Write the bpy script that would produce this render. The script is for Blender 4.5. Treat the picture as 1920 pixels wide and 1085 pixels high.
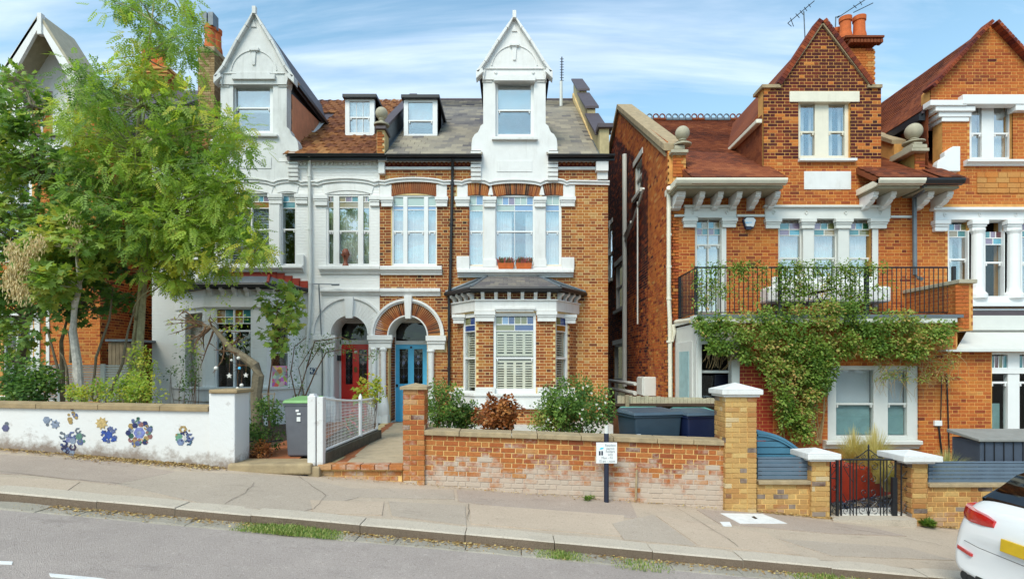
import bpy, math, random
from mathutils import Vector, Matrix
random.seed(11)
for _o in list(bpy.data.objects): bpy.data.objects.remove(_o)
C = bpy.context.scene.collection
S = bpy.context.scene
# ---------------------------------------------------------------- camera, world, sun, exposure
F, CX, HY, EZ = 1050.0, 960.0, 688.0, 1.85      # focal length in photo pixels, principal column, horizon row, eye height
cam = bpy.data.objects.new('camera', bpy.data.cameras.new('camera')); C.objects.link(cam)
cam.location = (0, 0, EZ); cam.rotation_euler = (math.pi/2, 0, 0)
cam.data.sensor_width = 36; cam.data.lens = 36*F/1920; cam.data.shift_y = (HY-542.5)/1920
cam.data.clip_start = .05; cam.data.clip_end = 4000
S.camera = cam
SUN_EL, SUN_AZ = math.radians(48), math.radians(206)   # azimuth clockwise from +Y: behind the camera, to the left
w = bpy.data.worlds.new("World"); S.world = w; w.use_nodes = True
nt = w.node_tree; nt.nodes.clear()
def N(t, **k):
    n = nt.nodes.new(t)
    for a, b in k.items(): setattr(n, a, b)
    return n
def setup_world():
    L = nt.links.new
    out = N('ShaderNodeOutputWorld'); bg = N('ShaderNodeBackground')
    sky = N('ShaderNodeTexSky'); sky.sky_type = 'NISHITA'; sky.sun_disc = False
    sky.sun_elevation = SUN_EL; sky.sun_rotation = SUN_AZ; sky.air_density = 1.0; sky.dust_density = 1.2; sky.ozone_density = 1.4
    tc = N('ShaderNodeTexCoord'); sep = N('ShaderNodeSeparateXYZ'); L(tc.outputs['Generated'], sep.inputs[0])
    # project the view direction on a flat cloud layer so streaks compress towards the horizon
    add = N('ShaderNodeMath', operation='ADD'); add.inputs[1].default_value = .22; 
    ab = N('ShaderNodeMath', operation='ABSOLUTE'); L(sep.outputs['Z'], ab.inputs[0]); L(ab.outputs[0], add.inputs[0])
    dx = N('ShaderNodeMath', operation='DIVIDE'); L(sep.outputs['X'], dx.inputs[0]); L(add.outputs[0], dx.inputs[1])
    dy = N('ShaderNodeMath', operation='DIVIDE'); L(sep.outputs['Y'], dy.inputs[0]); L(add.outputs[0], dy.inputs[1])
    cmb = N('ShaderNodeCombineXYZ'); L(dx.outputs[0], cmb.inputs[0]); L(dy.outputs[0], cmb.inputs[1])
    mp = N('ShaderNodeMapping'); mp.inputs['Scale'].default_value = (.7, 4.2, 1); mp.inputs['Location'].default_value = (3.1, .7, 0); mp.inputs['Rotation'].default_value = (0, 0, .06)
    L(cmb.outputs[0], mp.inputs[0])
    n1 = N('ShaderNodeTexNoise'); n1.inputs['Scale'].default_value = 1.25; n1.inputs['Detail'].default_value = 9; n1.inputs['Roughness'].default_value = .58; n1.inputs['Distortion'].default_value = .5
    L(mp.outputs[0], n1.inputs[0])
    r1 = N('ShaderNodeValToRGB'); r1.color_ramp.elements[0].position = .42; r1.color_ramp.elements[1].position = .62
    L(n1.outputs[0], r1.inputs[0])
    n2 = N('ShaderNodeTexNoise'); n2.inputs['Scale'].default_value = 3.5; n2.inputs['Detail'].default_value = 6; L(mp.outputs[0], n2.inputs[0])
    r2 = N('ShaderNodeValToRGB'); r2.color_ramp.elements[0].position = .35; r2.color_ramp.elements[1].position = .7
    r2.color_ramp.elements[0].color = (3.3, 4.1, 5.3, 1); r2.color_ramp.elements[1].color = (5.6, 6.2, 7.0, 1)
    L(n2.outputs[0], r2.inputs[0])
    tint = N('ShaderNodeMix', data_type='RGBA', blend_type='MULTIPLY'); tint.inputs[0].default_value = 1
    tint.inputs[7].default_value = (.90, 1.30, 1.20, 1)
    L(sky.outputs[0], tint.inputs[6])
    mul = N('ShaderNodeMath', operation='MULTIPLY'); mul.inputs[1].default_value = .62; L(r1.outputs[0], mul.inputs[0])
    mx = N('ShaderNodeMix', data_type='RGBA'); L(mul.outputs[0], mx.inputs[0]); L(tint.outputs[2], mx.inputs[6]); L(r2.outputs[0], mx.inputs[7])
    # thin veil that thickens towards the horizon all the way round
    hz = N('ShaderNodeMapRange'); hz.inputs[1].default_value = 0; hz.inputs[2].default_value = .55; hz.inputs[3].default_value = .6; hz.inputs[4].default_value = .05
    L(ab.outputs[0], hz.inputs[0])
    mx2 = N('ShaderNodeMix', data_type='RGBA'); L(hz.outputs[0], mx2.inputs[0]); L(mx.outputs[2], mx2.inputs[6]); mx2.inputs[7].default_value = (5.1, 6.0, 6.9, 1)
    L(mx2.outputs[2], bg.inputs[0]); bg.inputs[1].default_value = .152
    L(bg.outputs[0], out.inputs[0])
setup_world()
sun = bpy.data.objects.new('sun', bpy.data.lights.new('sun', 'SUN')); C.objects.link(sun)
sun.data.energy = 2.1; sun.data.angle = math.radians(28); sun.data.color = (1, .925, .80)
sd = Vector((math.sin(SUN_AZ)*math.cos(SUN_EL), math.cos(SUN_AZ)*math.cos(SUN_EL), math.sin(SUN_EL)))
sun.rotation_euler = (-sd).to_track_quat('-Z', 'Y').to_euler(); sun.location = sd*50
S.view_settings.view_transform = 'Standard'; S.view_settings.look = 'None'
S.view_settings.exposure = .46; S.view_settings.gamma = 1; S.view_settings.use_curve_mapping = False
S.render.engine = 'CYCLES'; S.cycles.max_bounces = 7; S.cycles.transparent_max_bounces = 16; S.cycles.caustics_reflective = False; S.cycles.caustics_refractive = False
# ---------------------------------------------------------------- helpers
def X(px, d): return (px-CX)*d/F
def Z(py, d): return EZ+(HY-py)*d/F
def P(px, py, d): return Vector((X(px, d), d, Z(py, d)))
class MB:
    def __init__(s): s.v = []; s.f = []; s.t = []; s.c = []
    def add(s, vs, fs, tone=.5):
        b = len(s.v); s.c.append((b, len(vs), len(s.f), len(fs))); s.v += [tuple(v) for v in vs]; s.f += [tuple(b+i for i in f) for f in fs]; s.t += [tone]*len(vs); return s
    def box(s, x0, x1, y0, y1, z0, z1, tone=.5):
        if x0 > x1: x0, x1 = x1, x0
        if z0 > z1: z0, z1 = z1, z0
        return s.add([(x0,y0,z0),(x1,y0,z0),(x1,y1,z0),(x0,y1,z0),(x0,y0,z1),(x1,y0,z1),(x1,y1,z1),(x0,y1,z1)],
            [(0,1,5,4),(1,2,6,5),(2,3,7,6),(3,0,4,7),(4,5,6,7),(3,2,1,0)], tone)
    def fr(s, px0, px1, py0, py1, d, th=.1, tone=.5):      # box whose front face covers those photo pixels at depth d
        return s.box(X(px0,d), X(px1,d), d, d+th, Z(py1,d), Z(py0,d), tone)
    def prism(s, pts, y0, y1, tone=.5):                     # (x,z) outline extruded in depth
        n = len(pts)
        return s.add([(x,y0,z) for x,z in pts]+[(x,y1,z) for x,z in pts], [tuple(range(n)), tuple(range(2*n-1,n-1,-1))]+[(i,i+n,(i+1)%n+n,(i+1)%n) for i in range(n)], tone)
    def prismx(s, pts, x0, x1, tone=.5):                    # (y,z) outline extruded along x
        n = len(pts)
        return s.add([(x0,y,z) for y,z in pts]+[(x1,y,z) for y,z in pts], [tuple(range(n)), tuple(range(2*n-1,n-1,-1))]+[(i,i+n,(i+1)%n+n,(i+1)%n) for i in range(n)], tone)
    def prismz(s, pts, z0, z1, tone=.5):
        n = len(pts)
        return s.add([(x,y,z0) for x,y in pts]+[(x,y,z1) for x,y in pts], [tuple(range(n-1,-1,-1)), tuple(range(n,2*n))]+[(i,(i+1)%n,(i+1)%n+n,i+n) for i in range(n)], tone)
    def tube(s, path, r, n=8, tone=.5, cap=True):
        path = [Vector(p) for p in path]; m = len(path)
        rs = r if isinstance(r, (list, tuple)) else [r]*m
        vs = []; ref = Vector((0,0,1))
        for i, p in enumerate(path):
            t = (path[min(i+1,m-1)]-path[max(i-1,0)]).normalized()
            a = t.cross(ref)
            if a.length < .15: a = t.cross(Vector((0,1,0)))
            a.normalize(); b = t.cross(a)
            for k in range(n):
                q = 2*math.pi*k/n; vs.append(p+(a*math.cos(q)+b*math.sin(q))*rs[i])
        fs = [(i*n+k, i*n+(k+1)%n, (i+1)*n+(k+1)%n, (i+1)*n+k) for i in range(m-1) for k in range(n)]
        if cap: fs += [tuple(range(n-1,-1,-1)), tuple(range((m-1)*n, m*n))]
        return s.add(vs, fs, tone)
    def lathe(s, cx, cy, prof, n=20, tone=.5):
        m = len(prof)
        vs = [(cx+r*math.cos(2*math.pi*k/n), cy+r*math.sin(2*math.pi*k/n), z) for r,z in prof for k in range(n)]
        fs = [(i*n+k, i*n+(k+1)%n, (i+1)*n+(k+1)%n, (i+1)*n+k) for i in range(m-1) for k in range(n)]
        return s.add(vs, fs+[tuple(range(n-1,-1,-1)), tuple(range((m-1)*n, m*n))], tone)
    def sphere(s, c, r, n=14, tone=.5, sz=1):
        pr = [(max(r*math.sin(math.pi*i/n),1e-4), c[2]-r*sz*math.cos(math.pi*i/n)) for i in range(n+1)]
        return s.lathe(c[0], c[1], pr, n+4, tone)
    def arc(s, cx, cz, r0, r1, a0, a1, y0, y1, n=24, tone=.5):   # ring segment in the facade plane
        out = [(cx+r1*math.cos(a0+(a1-a0)*i/n), cz+r1*math.sin(a0+(a1-a0)*i/n)) for i in range(n+1)]
        inn = [(cx+r0*math.cos(a0+(a1-a0)*i/n), cz+r0*math.sin(a0+(a1-a0)*i/n)) for i in range(n+1)]
        vs = [(x,y,z) for q in (inn, out) for y in (y0, y1) for x, z in q]; m = n+1; A, B, D, E = 0, m, 2*m, 3*m   # inner front, inner back, outer front, outer back
        fs = []
        for i in range(n): fs += [(A+i,A+i+1,D+i+1,D+i),(B+i+1,B+i,E+i,E+i+1),(A+i+1,A+i,B+i,B+i+1),(D+i,D+i+1,E+i+1,E+i)]
        return s.add(vs, fs+[(A,D,E,B),(A+n,B+n,E+n,D+n)], tone)
WP = {}
def mesh_of(mb, name, smooth=False):
    me = bpy.data.meshes.new(name); me.from_pydata(mb.v, [], mb.f)
    a = me.attributes.new('tone', 'FLOAT', 'POINT'); a.data.foreach_set('value', mb.t)
    if smooth:
        me.polygons.foreach_set('use_smooth', [True]*len(me.polygons)); me.set_sharp_from_angle(angle=math.radians(38))
    me.update(); return me
SPLIT = {'window_dressing','gutter','eaves_bracket','bay_corbel','impost','bay_capital','eaves_string','corbel_stack','sill_band','dormer_cheek','gable_ornament','bay_moulding','dressing','lead_apron','service_pipe','wall_cable','soil_pipe','gable_corbel','door_panel','door_number','door_knocker','frosted_film','louvred_shutter_','antenna_','arch_moulding','eaves_course','rib','bay_flashing','curtain','blind','porch_frame','rear_seat'}
def clusters(mb):       # shapes whose boxes touch stay together, the others become pieces of their own
    bx = []
    for v0, nv, f0, nf in mb.c:
        q = mb.v[v0:v0+nv]; bx.append([min(p[k] for p in q)-.004 for k in range(3)]+[max(p[k] for p in q)+.004 for k in range(3)] if q else [9e9]*3+[-9e9]*3)
    n = len(bx); par = list(range(n))
    def fd(i):
        while par[i] != i: par[i] = par[par[i]]; i = par[i]
        return i
    for i in range(n):
        for j in range(i): 
            if all(bx[i][k] <= bx[j][k+3] and bx[j][k] <= bx[i][k+3] for k in range(3)): par[fd(i)] = fd(j)
    g = {}
    for i in range(n): g.setdefault(fd(i), []).append(i)
    out = []
    for ids in g.values():
        m = MB()
        for i in ids:
            v0, nv, f0, nf = mb.c[i]
            if nv: m.add(mb.v[v0:v0+nv], [tuple(a-v0 for a in f) for f in mb.f[f0:f0+nf]], mb.t[v0])
        if m.v: out.append(m)
    return out
def obj(name, mb, mat, parent=None, smooth=False, bevel=0, kind=None, label=None, recalc=True):
    if name in SPLIT and parent is not None and isinstance(mb, MB) and len(mb.c) > 1:
        cs = clusters(mb)
        if len(cs) > 1:
            r = [obj(name+' ', m, mat, parent, smooth, bevel, kind, label) for m in cs]
            return r[0]
    name = name.strip()
    me = mesh_of(mb, name, smooth) if isinstance(mb, MB) else mb
    if isinstance(mb, MB): me.materials.append(mat)
    o = bpy.data.objects.new(name, me); C.objects.link(o)
    if parent is not None:
        o.parent = parent; o.location = -WP.get(parent.name, Vector((0,0,0)))
    WP[o.name] = Vector((0,0,0))
    if kind: o['kind'] = kind
    if label: o['label'] = label
    if bevel:
        b = o.modifiers.new('bevel', 'BEVEL'); b.width = bevel; b.segments = 2; b.limit_method = 'ANGLE'
    return o
def thing(name, label, cat, base, group=None):
    o = bpy.data.objects.new(name, None); C.objects.link(o); o.location = base; o.empty_display_size = .2
    WP[o.name] = Vector(base); o['label'] = label; o['category'] = cat
    if group: o['group'] = group
    return o
def tag(o, label, cat, group=None):
    o['label'] = label; o['category'] = cat
    if group: o['group'] = group
    return o
# ---------------------------------------------------------------- materials
def lin(h, k=1.0):
    h = h.lstrip('#'); c = [int(h[i:i+2], 16)/255 for i in (0, 2, 4)]
    return tuple(k*(v/12.92 if v <= .04045 else ((v+.055)/1.055)**2.4) for v in c)+(1,)
def sc(c, k): return (c[0]*k, c[1]*k, c[2]*k, 1)
MATS = {}
class NB:
    def __init__(s, name):
        s.m = bpy.data.materials.new(name); s.m.use_nodes = True; s.t = s.m.node_tree; s.b = s.t.nodes['Principled BSDF']; s.out = s.t.nodes['Material Output']
    def n(s, t, **k):
        x = s.t.nodes.new(t)
        for a, b in k.items():
            if a.startswith('i_'): x.inputs[a[2:].replace('_', ' ')].default_value = b
            else: setattr(x, a, b)
        return x
    def l(s, a, b): s.t.links.new(a, b)
    def pos(s, scale=(1,1,1)):
        g = s.n('ShaderNodeNewGeometry'); m = s.n('ShaderNodeMapping'); m.inputs['Scale'].default_value = scale; s.l(g.outputs['Position'], m.inputs[0]); return m.outputs[0]
    def noise(s, scale, detail=5, rough=.6, vec=None):
        x = s.n('ShaderNodeTexNoise'); x.inputs['Scale'].default_value = scale; x.inputs['Detail'].default_value = detail; x.inputs['Roughness'].default_value = rough
        s.l(vec if vec is not None else s.pos(), x.inputs['Vector']); return x.outputs[0]
    def ramp(s, fac, stops, interp='LINEAR'):
        x = s.n('ShaderNodeValToRGB'); e = x.color_ramp; e.interpolation = interp
        while len(e.elements) < len(stops): e.elements.new(.5)
        for el, (p, c) in zip(e.elements, stops): el.position = p; el.color = c if len(c) == 4 else tuple(c)+(1,)
        s.l(fac, x.inputs[0]); return x.outputs[0]
    def mix(s, fac, a, b, mode='MIX'):
        x = s.n('ShaderNodeMix', data_type='RGBA', blend_type=mode)
        for v, i in ((fac, 0), (a, 6), (b, 7)):
            if hasattr(v, 'is_linked') or hasattr(v, 'links'): s.l(v, x.inputs[i])
            else: x.inputs[i].default_value = v
        return x.outputs[2]
    def math(s, op, a, b=0.0, clamp=False):
        x = s.n('ShaderNodeMath', operation=op); x.use_clamp = clamp
        for v, i in ((a, 0), (b, 1)):
            if hasattr(v, 'links'): s.l(v, x.inputs[i])
            else: x.inputs[i].default_value = v
        return x.outputs[0]
    def bump(s, h, dist=.01, strength=1):
        x = s.n('ShaderNodeBump'); x.inputs['Distance'].default_value = dist; x.inputs['Strength'].default_value = strength; s.l(h, x.inputs['Height']); s.l(x.outputs[0], s.b.inputs['Normal'])
    def tone(s):
        x = s.n('ShaderNodeAttribute'); x.attribute_name = 'tone'; return x.outputs['Fac']
W1 = (1,1,1,1); B0 = (0,0,0,1)
def plain(name, c, rough=.6, var=.12, scale=6, bump=.0, bscale=60, metal=0, dirt=0, dirtc=(.12,.1,.07,1), spec=.5, coat=0):
    if name in MATS: return MATS[name]
    b = NB(name); n = b.noise(scale, 6)
    col = b.mix(b.ramp(n, [(.3, B0), (.7, W1)]), sc(c, 1-var), sc(c, min(1+var, 1.25)))
    if dirt:
        dn = b.noise(2.3, 8, .7, b.pos((1, 1, .35)))
        col = b.mix(b.ramp(dn, [(.52, B0), (.78, (dirt,)*3+(1,))]), col, dirtc)
        col = b.mix(b.ramp(b.noise(1.0, 5, .6, b.pos((9, 9, .7))), [(.56, B0), (.72, (dirt*.55,)*3+(1,))]), col, dirtc)
    b.l(col, b.b.inputs['Base Color']); b.b.inputs['Roughness'].default_value = rough; b.b.inputs['Metallic'].default_value = metal
    b.b.inputs['Specular IOR Level'].default_value = spec; b.b.inputs['Coat Weight'].default_value = coat
    if bump: b.bump(b.noise(bscale, 4), bump)
    MATS[name] = b.m; return b.m
def brick_mat(name, stops, var=.25, white=0, white_z=None, soot=0):
    b = NB(name); col = b.ramp(b.math('ADD', b.tone(), b.math('MULTIPLY', b.math('SUBTRACT', b.noise(.75, 4), .5), .55)), stops)
    n = b.noise(38, 4); col = b.mix(b.ramp(n, [(.3, B0), (.75, W1)]), b.mix(1.0, col, (1-var, 1-var, 1-var, 1), 'MULTIPLY'), col)
    if soot:
        dn = b.noise(1.6, 7, .65, b.pos((1, 1, .5))); col = b.mix(b.ramp(dn, [(.5, B0), (.75, (soot,)*3+(1,))]), col, (.09, .06, .04, 1))
    if white:   # lime bloom and old paint clinging to the low courses
        g = b.n('ShaderNodeNewGeometry'); sp = b.n('ShaderNodeSeparateXYZ'); b.l(g.outputs['Position'], sp.inputs[0])
        zz = b.math('ADD', sp.outputs['Z'], b.math('MULTIPLY', sp.outputs['X'], .035))
        hm = b.n('ShaderNodeMapRange'); hm.inputs[1].default_value = white_z[0]; hm.inputs[2].default_value = white_z[1]; hm.inputs[3].default_value = .42; hm.inputs[4].default_value = 0; b.l(zz, hm.inputs[0])
        wn = b.noise(3.2, 8, .72); f = b.math('ADD', b.math('ADD', wn, hm.outputs[0]), b.math('MULTIPLY', b.math('SUBTRACT', b.tone(), .5), -.45))
        col = b.mix(b.ramp(f, [(.60, B0), (.80, (white,)*3+(1,))]), col, lin('#d2c2b0', .85))
    b.l(col, b.b.inputs['Base Color']); b.b.inputs['Roughness'].default_value = .88; b.b.inputs['Specular IOR Level'].default_value = .25
    b.bump(b.noise(110, 3), .004)
    return b.m
K = .78
BRICKS = [(0, lin('#4a3430', .8)), (.18, lin('#744434', .8)), (.38, lin('#a45c38', .85)), (.6, lin('#bf7440', .9)), (.8, lin('#cc8c4a', .9)), (1, lin('#cba672', .9))]
m_brick2 = brick_mat('brick_stock', BRICKS, .3, soot=.4)
m_brickR = brick_mat('brick_orange', [(0, lin('#46262a', .7)), (.2, lin('#6c2f28', .8)), (.4, lin('#a85230', .9)), (.65, lin('#c86e36', .95)), (.85, lin('#d2803c', .95)), (1, lin('#d89e5c', .9))], .25, soot=.42)
m_brickG = brick_mat('brick_garden', [(0, lin('#74483c', .8)), (.3, lin('#a85a38', .85)), (.6, lin('#c2713e', .9)), (.85, lin('#cc8a50', .9)), (1, lin('#cda880', .9))], .3, white=.85, white_z=(-.1, .62))
m_brickY = brick_mat('brick_yellow', [(0, lin('#5c4440', .8)), (.12, lin('#7a5a48', .9)), (.3, lin('#b97c48', .9)), (.6, lin('#c69a60', .95)), (.85, lin('#d6b070', .95)), (1, lin('#d8c098', .9))], .25, white=.4, white_z=(-.6, .1))
m_brickO = brick_mat('brick_sooty_stock', [(0, lin('#4a3c30', .8)), (.4, lin('#a08258', .9)), (.8, lin('#c0a478', .9)), (1, lin('#c4a878', .9))], .35, soot=.35)
m_mort2 = plain('mortar_house', lin('#dcc08c', .95), .9, .2, 5, .003, 90, spec=.2)
m_mortR = plain('mortar_right', lin('#d49c5a', .95), .9, .2, 5, .003, 90, spec=.2)
m_mortG = plain('mortar_garden', lin('#e4bc78', .95), .9, .25, 4, .003, 90, spec=.2)
m_white = plain('white_paint', (.74,.73,.71,1), .55, .05, 3, .002, 40, dirt=.42, dirtc=(.44,.41,.36,1)); m_oldwhite = plain('aged_white_paint', (.62,.62,.60,1), .65, .08, 3, .003, 30, dirt=.7, dirtc=(.36,.35,.32,1))
m_gloss = plain('white_gloss', (.78,.78,.77,1), .35, .03, 4)
def bloom_mortar():
    b = NB('mortar_garden_bloom'); g = b.n('ShaderNodeNewGeometry'); sp = b.n('ShaderNodeSeparateXYZ'); b.l(g.outputs['Position'], sp.inputs[0])
    hm = b.n('ShaderNodeMapRange'); hm.inputs[1].default_value = -.1; hm.inputs[2].default_value = .62; hm.inputs[3].default_value = .42; hm.inputs[4].default_value = 0; b.l(b.math('ADD', sp.outputs['Z'], b.math('MULTIPLY', sp.outputs['X'], .035)), hm.inputs[0])
    col = b.mix(b.ramp(b.math('ADD', b.noise(3.2, 8, .72), hm.outputs[0]), [(.55, B0), (.75, W1)]), lin('#e4bc78', .95), lin('#d2c0b0', .85)); b.l(col, b.b.inputs['Base Color']); b.b.inputs['Roughness'].default_value = .9; return b.m
m_mortG2 = bloom_mortar()
m_stone = plain('stone_cream', lin('#bdb49c', .8), .8, .12, 9, .003, 60, dirt=.4, dirtc=(.2,.18,.14,1))
m_cope = plain('coping_stone', lin('#b09a78', .85), .9, .2, 7, .006, 50, dirt=.5, dirtc=(.2,.16,.11,1))
m_frame = plain('frame_grey', lin('#dadad4', .92), .45, .04, 4)
m_cream = plain('cream_paint', lin('#e6dfcb', .95), .5, .05, 5, dirt=.2, dirtc=(.3,.27,.2,1))
m_black = plain('black_iron', (.012,.013,.016,1), .4, .2, 20)
m_lead = plain('lead_sheet', lin('#7c868e', .7), .5, .2, 6, metal=.3)
m_brown = plain('brown_capping', lin('#5c5056', .7), .6, .15, 5)
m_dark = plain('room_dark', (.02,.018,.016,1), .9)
m_terra = plain('terracotta', lin('#d0672c', .85), .8, .2, 10, .002)
m_red = plain('red_paint', lin('#dc2a1e', 1.0), .35, .06, 4, coat=.2)
m_redbrick = plain('red_masonry_paint', lin('#9c2f18', .9), .6, .15, 6, .003)
m_blue = plain('blue_paint', lin('#58c2f2', 1.0), .4, .05, 4, coat=.15)
m_navy = plain('navy_paint', lin('#1d2440', .9), .4)
m_concrete = plain('concrete', lin('#c0ab8c', .8), .9, .2, 6, .004, 45, dirt=.5, dirtc=(.22,.17,.12,1))
m_wood = plain('weathered_timber', lin('#a08c70', .8), .85, .3, 4, .004, 30, dirt=.5, dirtc=(.12,.08,.05,1))
def painted_brick(name, c):
    b = NB(name)
    g = b.n('ShaderNodeNewGeometry'); sp = b.n('ShaderNodeSeparateXYZ'); b.l(g.outputs['Position'], sp.inputs[0])
    cm = b.n('ShaderNodeCombineXYZ'); b.l(b.math('ADD', sp.outputs['X'], sp.outputs['Y']), cm.inputs[0]); b.l(sp.outputs['Z'], cm.inputs[1])
    br = b.n('ShaderNodeTexBrick'); b.l(cm.outputs[0], br.inputs['Vector']); br.inputs['Scale'].default_value = 1
    br.inputs['Brick Width'].default_value = .225; br.inputs['Row Height'].default_value = .075; br.inputs['Mortar Size'].default_value = .006; br.inputs['Mortar Smooth'].default_value = .6
    dn = b.noise(1.7, 9, .7, b.pos((1,1,.3)))
    col = b.mix(b.ramp(dn, [(.5, B0), (.85, (.3,.3,.3,1))]), c, (.45,.42,.37,1))
    b.l(col, b.b.inputs['Base Color']); b.b.inputs['Roughness'].default_value = .6
    h = b.math('ADD', b.math('MULTIPLY', br.outputs['Fac'], -1), b.math('MULTIPLY', b.noise(14, 4), .8)); b.bump(h, .004)
    return b.m
m_wbrick = painted_brick('white_painted_brick', (.80,.785,.76,1))
def render_mat():
    b = NB('white_render_wall'); g = b.n('ShaderNodeNewGeometry'); sp = b.n('ShaderNodeSeparateXYZ'); b.l(g.outputs['Position'], sp.inputs[0])
    zz = b.math('ADD', sp.outputs['Z'], b.math('MULTIPLY', sp.outputs['X'], .083))
    hm = b.n('ShaderNodeMapRange'); hm.inputs[1].default_value = 0.0; hm.inputs[2].default_value = .32; hm.inputs[3].default_value = .34; hm.inputs[4].default_value = 0; b.l(zz, hm.inputs[0])
    f = b.math('ADD', b.noise(3.5, 9, .72), hm.outputs[0])
    col = b.mix(b.ramp(f, [(.60, B0), (.82, W1)]), (.70,.685,.67,1), lin('#8d7c70', .9))
    col = b.mix(b.ramp(b.noise(1.1, 6), [(.4, B0), (.8, (.25,.25,.25,1))]), col, lin('#d8c8b8', .9))
    b.l(col, b.b.inputs['Base Color']); b.b.inputs['Roughness'].default_value = .75; b.bump(b.noise(9, 6), .006)
    return b.m
m_render = render_mat()
def glass_mat(name, refl, tint, rough=.015):
    b = NB(name); t = b.n('ShaderNodeBsdfTransparent'); t.inputs[0].default_value = tint
    g = b.n('ShaderNodeBsdfGlossy'); g.inputs['Roughness'].default_value = rough; g.inputs['Color'].default_value = (.95,.98,1,1)
    lw = b.n('ShaderNodeLayerWeight'); lw.inputs[0].default_value = .5
    f = b.math('ADD', b.math('MULTIPLY', b.math('POWER', lw.outputs['Facing'], 4.0), .75), refl+.02, True)
    bp = b.n('ShaderNodeBump'); bp.inputs['Distance'].default_value = .004; b.l(b.noise(1.6, 2), bp.inputs['Height']); b.l(bp.outputs[0], g.inputs['Normal'])
    mx = b.n('ShaderNodeMixShader'); b.l(f, mx.inputs[0]); b.l(t.outputs[0], mx.inputs[1]); b.l(g.outputs[0], mx.inputs[2]); b.l(mx.outputs[0], b.out.inputs[0]); return b.m
m_glassU = glass_mat('window_glass_sky', .22, (.95,.97,.97,1)); m_glassL = glass_mat('window_glass', .03, (.92,.94,.94,1)); m_glassC = glass_mat('car_glass', .05, (.03,.045,.04,1), .04); m_glassD = glass_mat('door_glass_dark', .03, (.22,.22,.24,1))
def stained(name, c):
    b = NB(name); t = b.n('ShaderNodeBsdfTransparent'); t.inputs[0].default_value = c; d = b.n('ShaderNodeBsdfDiffuse'); d.inputs[0].default_value = c
    g = b.n('ShaderNodeBsdfGlossy'); g.inputs['Roughness'].default_value = .08
    m1 = b.n('ShaderNodeMixShader'); m1.inputs[0].default_value = .75; b.l(t.outputs[0], m1.inputs[1]); b.l(d.outputs[0], m1.inputs[2])
    m2 = b.n('ShaderNodeMixShader'); m2.inputs[0].default_value = .16; b.l(m1.outputs[0], m2.inputs[1]); b.l(g.outputs[0], m2.inputs[2]); b.l(m2.outputs[0], b.out.inputs[0]); return b.m
ST = {k: stained('stained_'+k, lin(h, .9)) for k, h in dict(teal='#4f9aa0', cyan='#6fc0d8', blue='#2f4f96', mauve='#a08ca8', olive='#8a8a58', sand='#b8a888', pale='#c8dcd0', yellow='#dcd890', wine='#6a2c38', green='#2f6a48', amber='#b07830', sky='#8fb4e0').items()}
m_curtain = plain('net_curtain', (.84,.83,.80,1), .9, .08, 12)
m_blind = plain('window_blind', lin('#d5dade', .9), .8, .03)
def leaf_mat(name, stops, trans=.35, rough=.5):
    b = NB(name); col = b.ramp(b.tone(), stops); b.l(col, b.b.inputs['Base Color']); b.b.inputs['Roughness'].default_value = rough; b.b.inputs['Specular IOR Level'].default_value = .35
    tr = b.n('ShaderNodeBsdfTranslucent'); b.l(b.mix(1.0, col, (1.25,1.3,.7,1), 'MULTIPLY'), tr.inputs[0]); mx = b.n('ShaderNodeMixShader'); mx.inputs[0].default_value = trans
    b.l(b.b.outputs[0], mx.inputs[1]); b.l(tr.outputs[0], mx.inputs[2]); b.l(mx.outputs[0], b.out.inputs[0]); return b.m
m_ash = leaf_mat('ash_leaves', [(0, (.09,.17,.035,1)), (.4, (.22,.35,.06,1)), (.8, (.41,.52,.085,1)), (1, (.56,.50,.08,1))], .5)
m_syc = leaf_mat('sycamore_leaves', [(0, (.05,.12,.035,1)), (.5, (.15,.27,.055,1)), (.9, (.34,.44,.08,1)), (1, (.46,.44,.09,1))], .42)
m_shrub = leaf_mat('shrub_leaves', [(0, (.03,.075,.02,1)), (.5, (.10,.20,.035,1)), (1, (.28,.38,.07,1))])
m_creeper = leaf_mat('creeper_leaves', [(0, (.05,.10,.018,1)), (.45, (.15,.26,.035,1)), (.85, (.31,.39,.08,1)), (1, (.52,.34,.12,1))])
m_hyd = leaf_mat('brown_leaves', [(0, (.12,.035,.012,1)), (.5, (.30,.09,.022,1)), (1, (.46,.19,.05,1))], .2)
m_straw = leaf_mat('straw', [(0, (.50,.40,.14,1)), (1, (.80,.70,.34,1))], .35)
m_seed = leaf_mat('winged_seeds', [(0, (.45,.32,.14,1)), (1, (.75,.62,.36,1))], .3)
m_flower = leaf_mat('white_petals', [(0, (.7,.66,.6,1)), (1, (.82,.8,.75,1))], .3)
m_bark = plain('bark', lin('#8a7c64', .7), .9, .35, 14, .01, 30); m_pbark = plain('pale_bark', lin('#cfc6ba', .8), .9, .3, 14, .012, 25, dirt=.5); m_twig = plain('twig', lin('#7a5a40', .8), .9, .3, 20)
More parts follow.
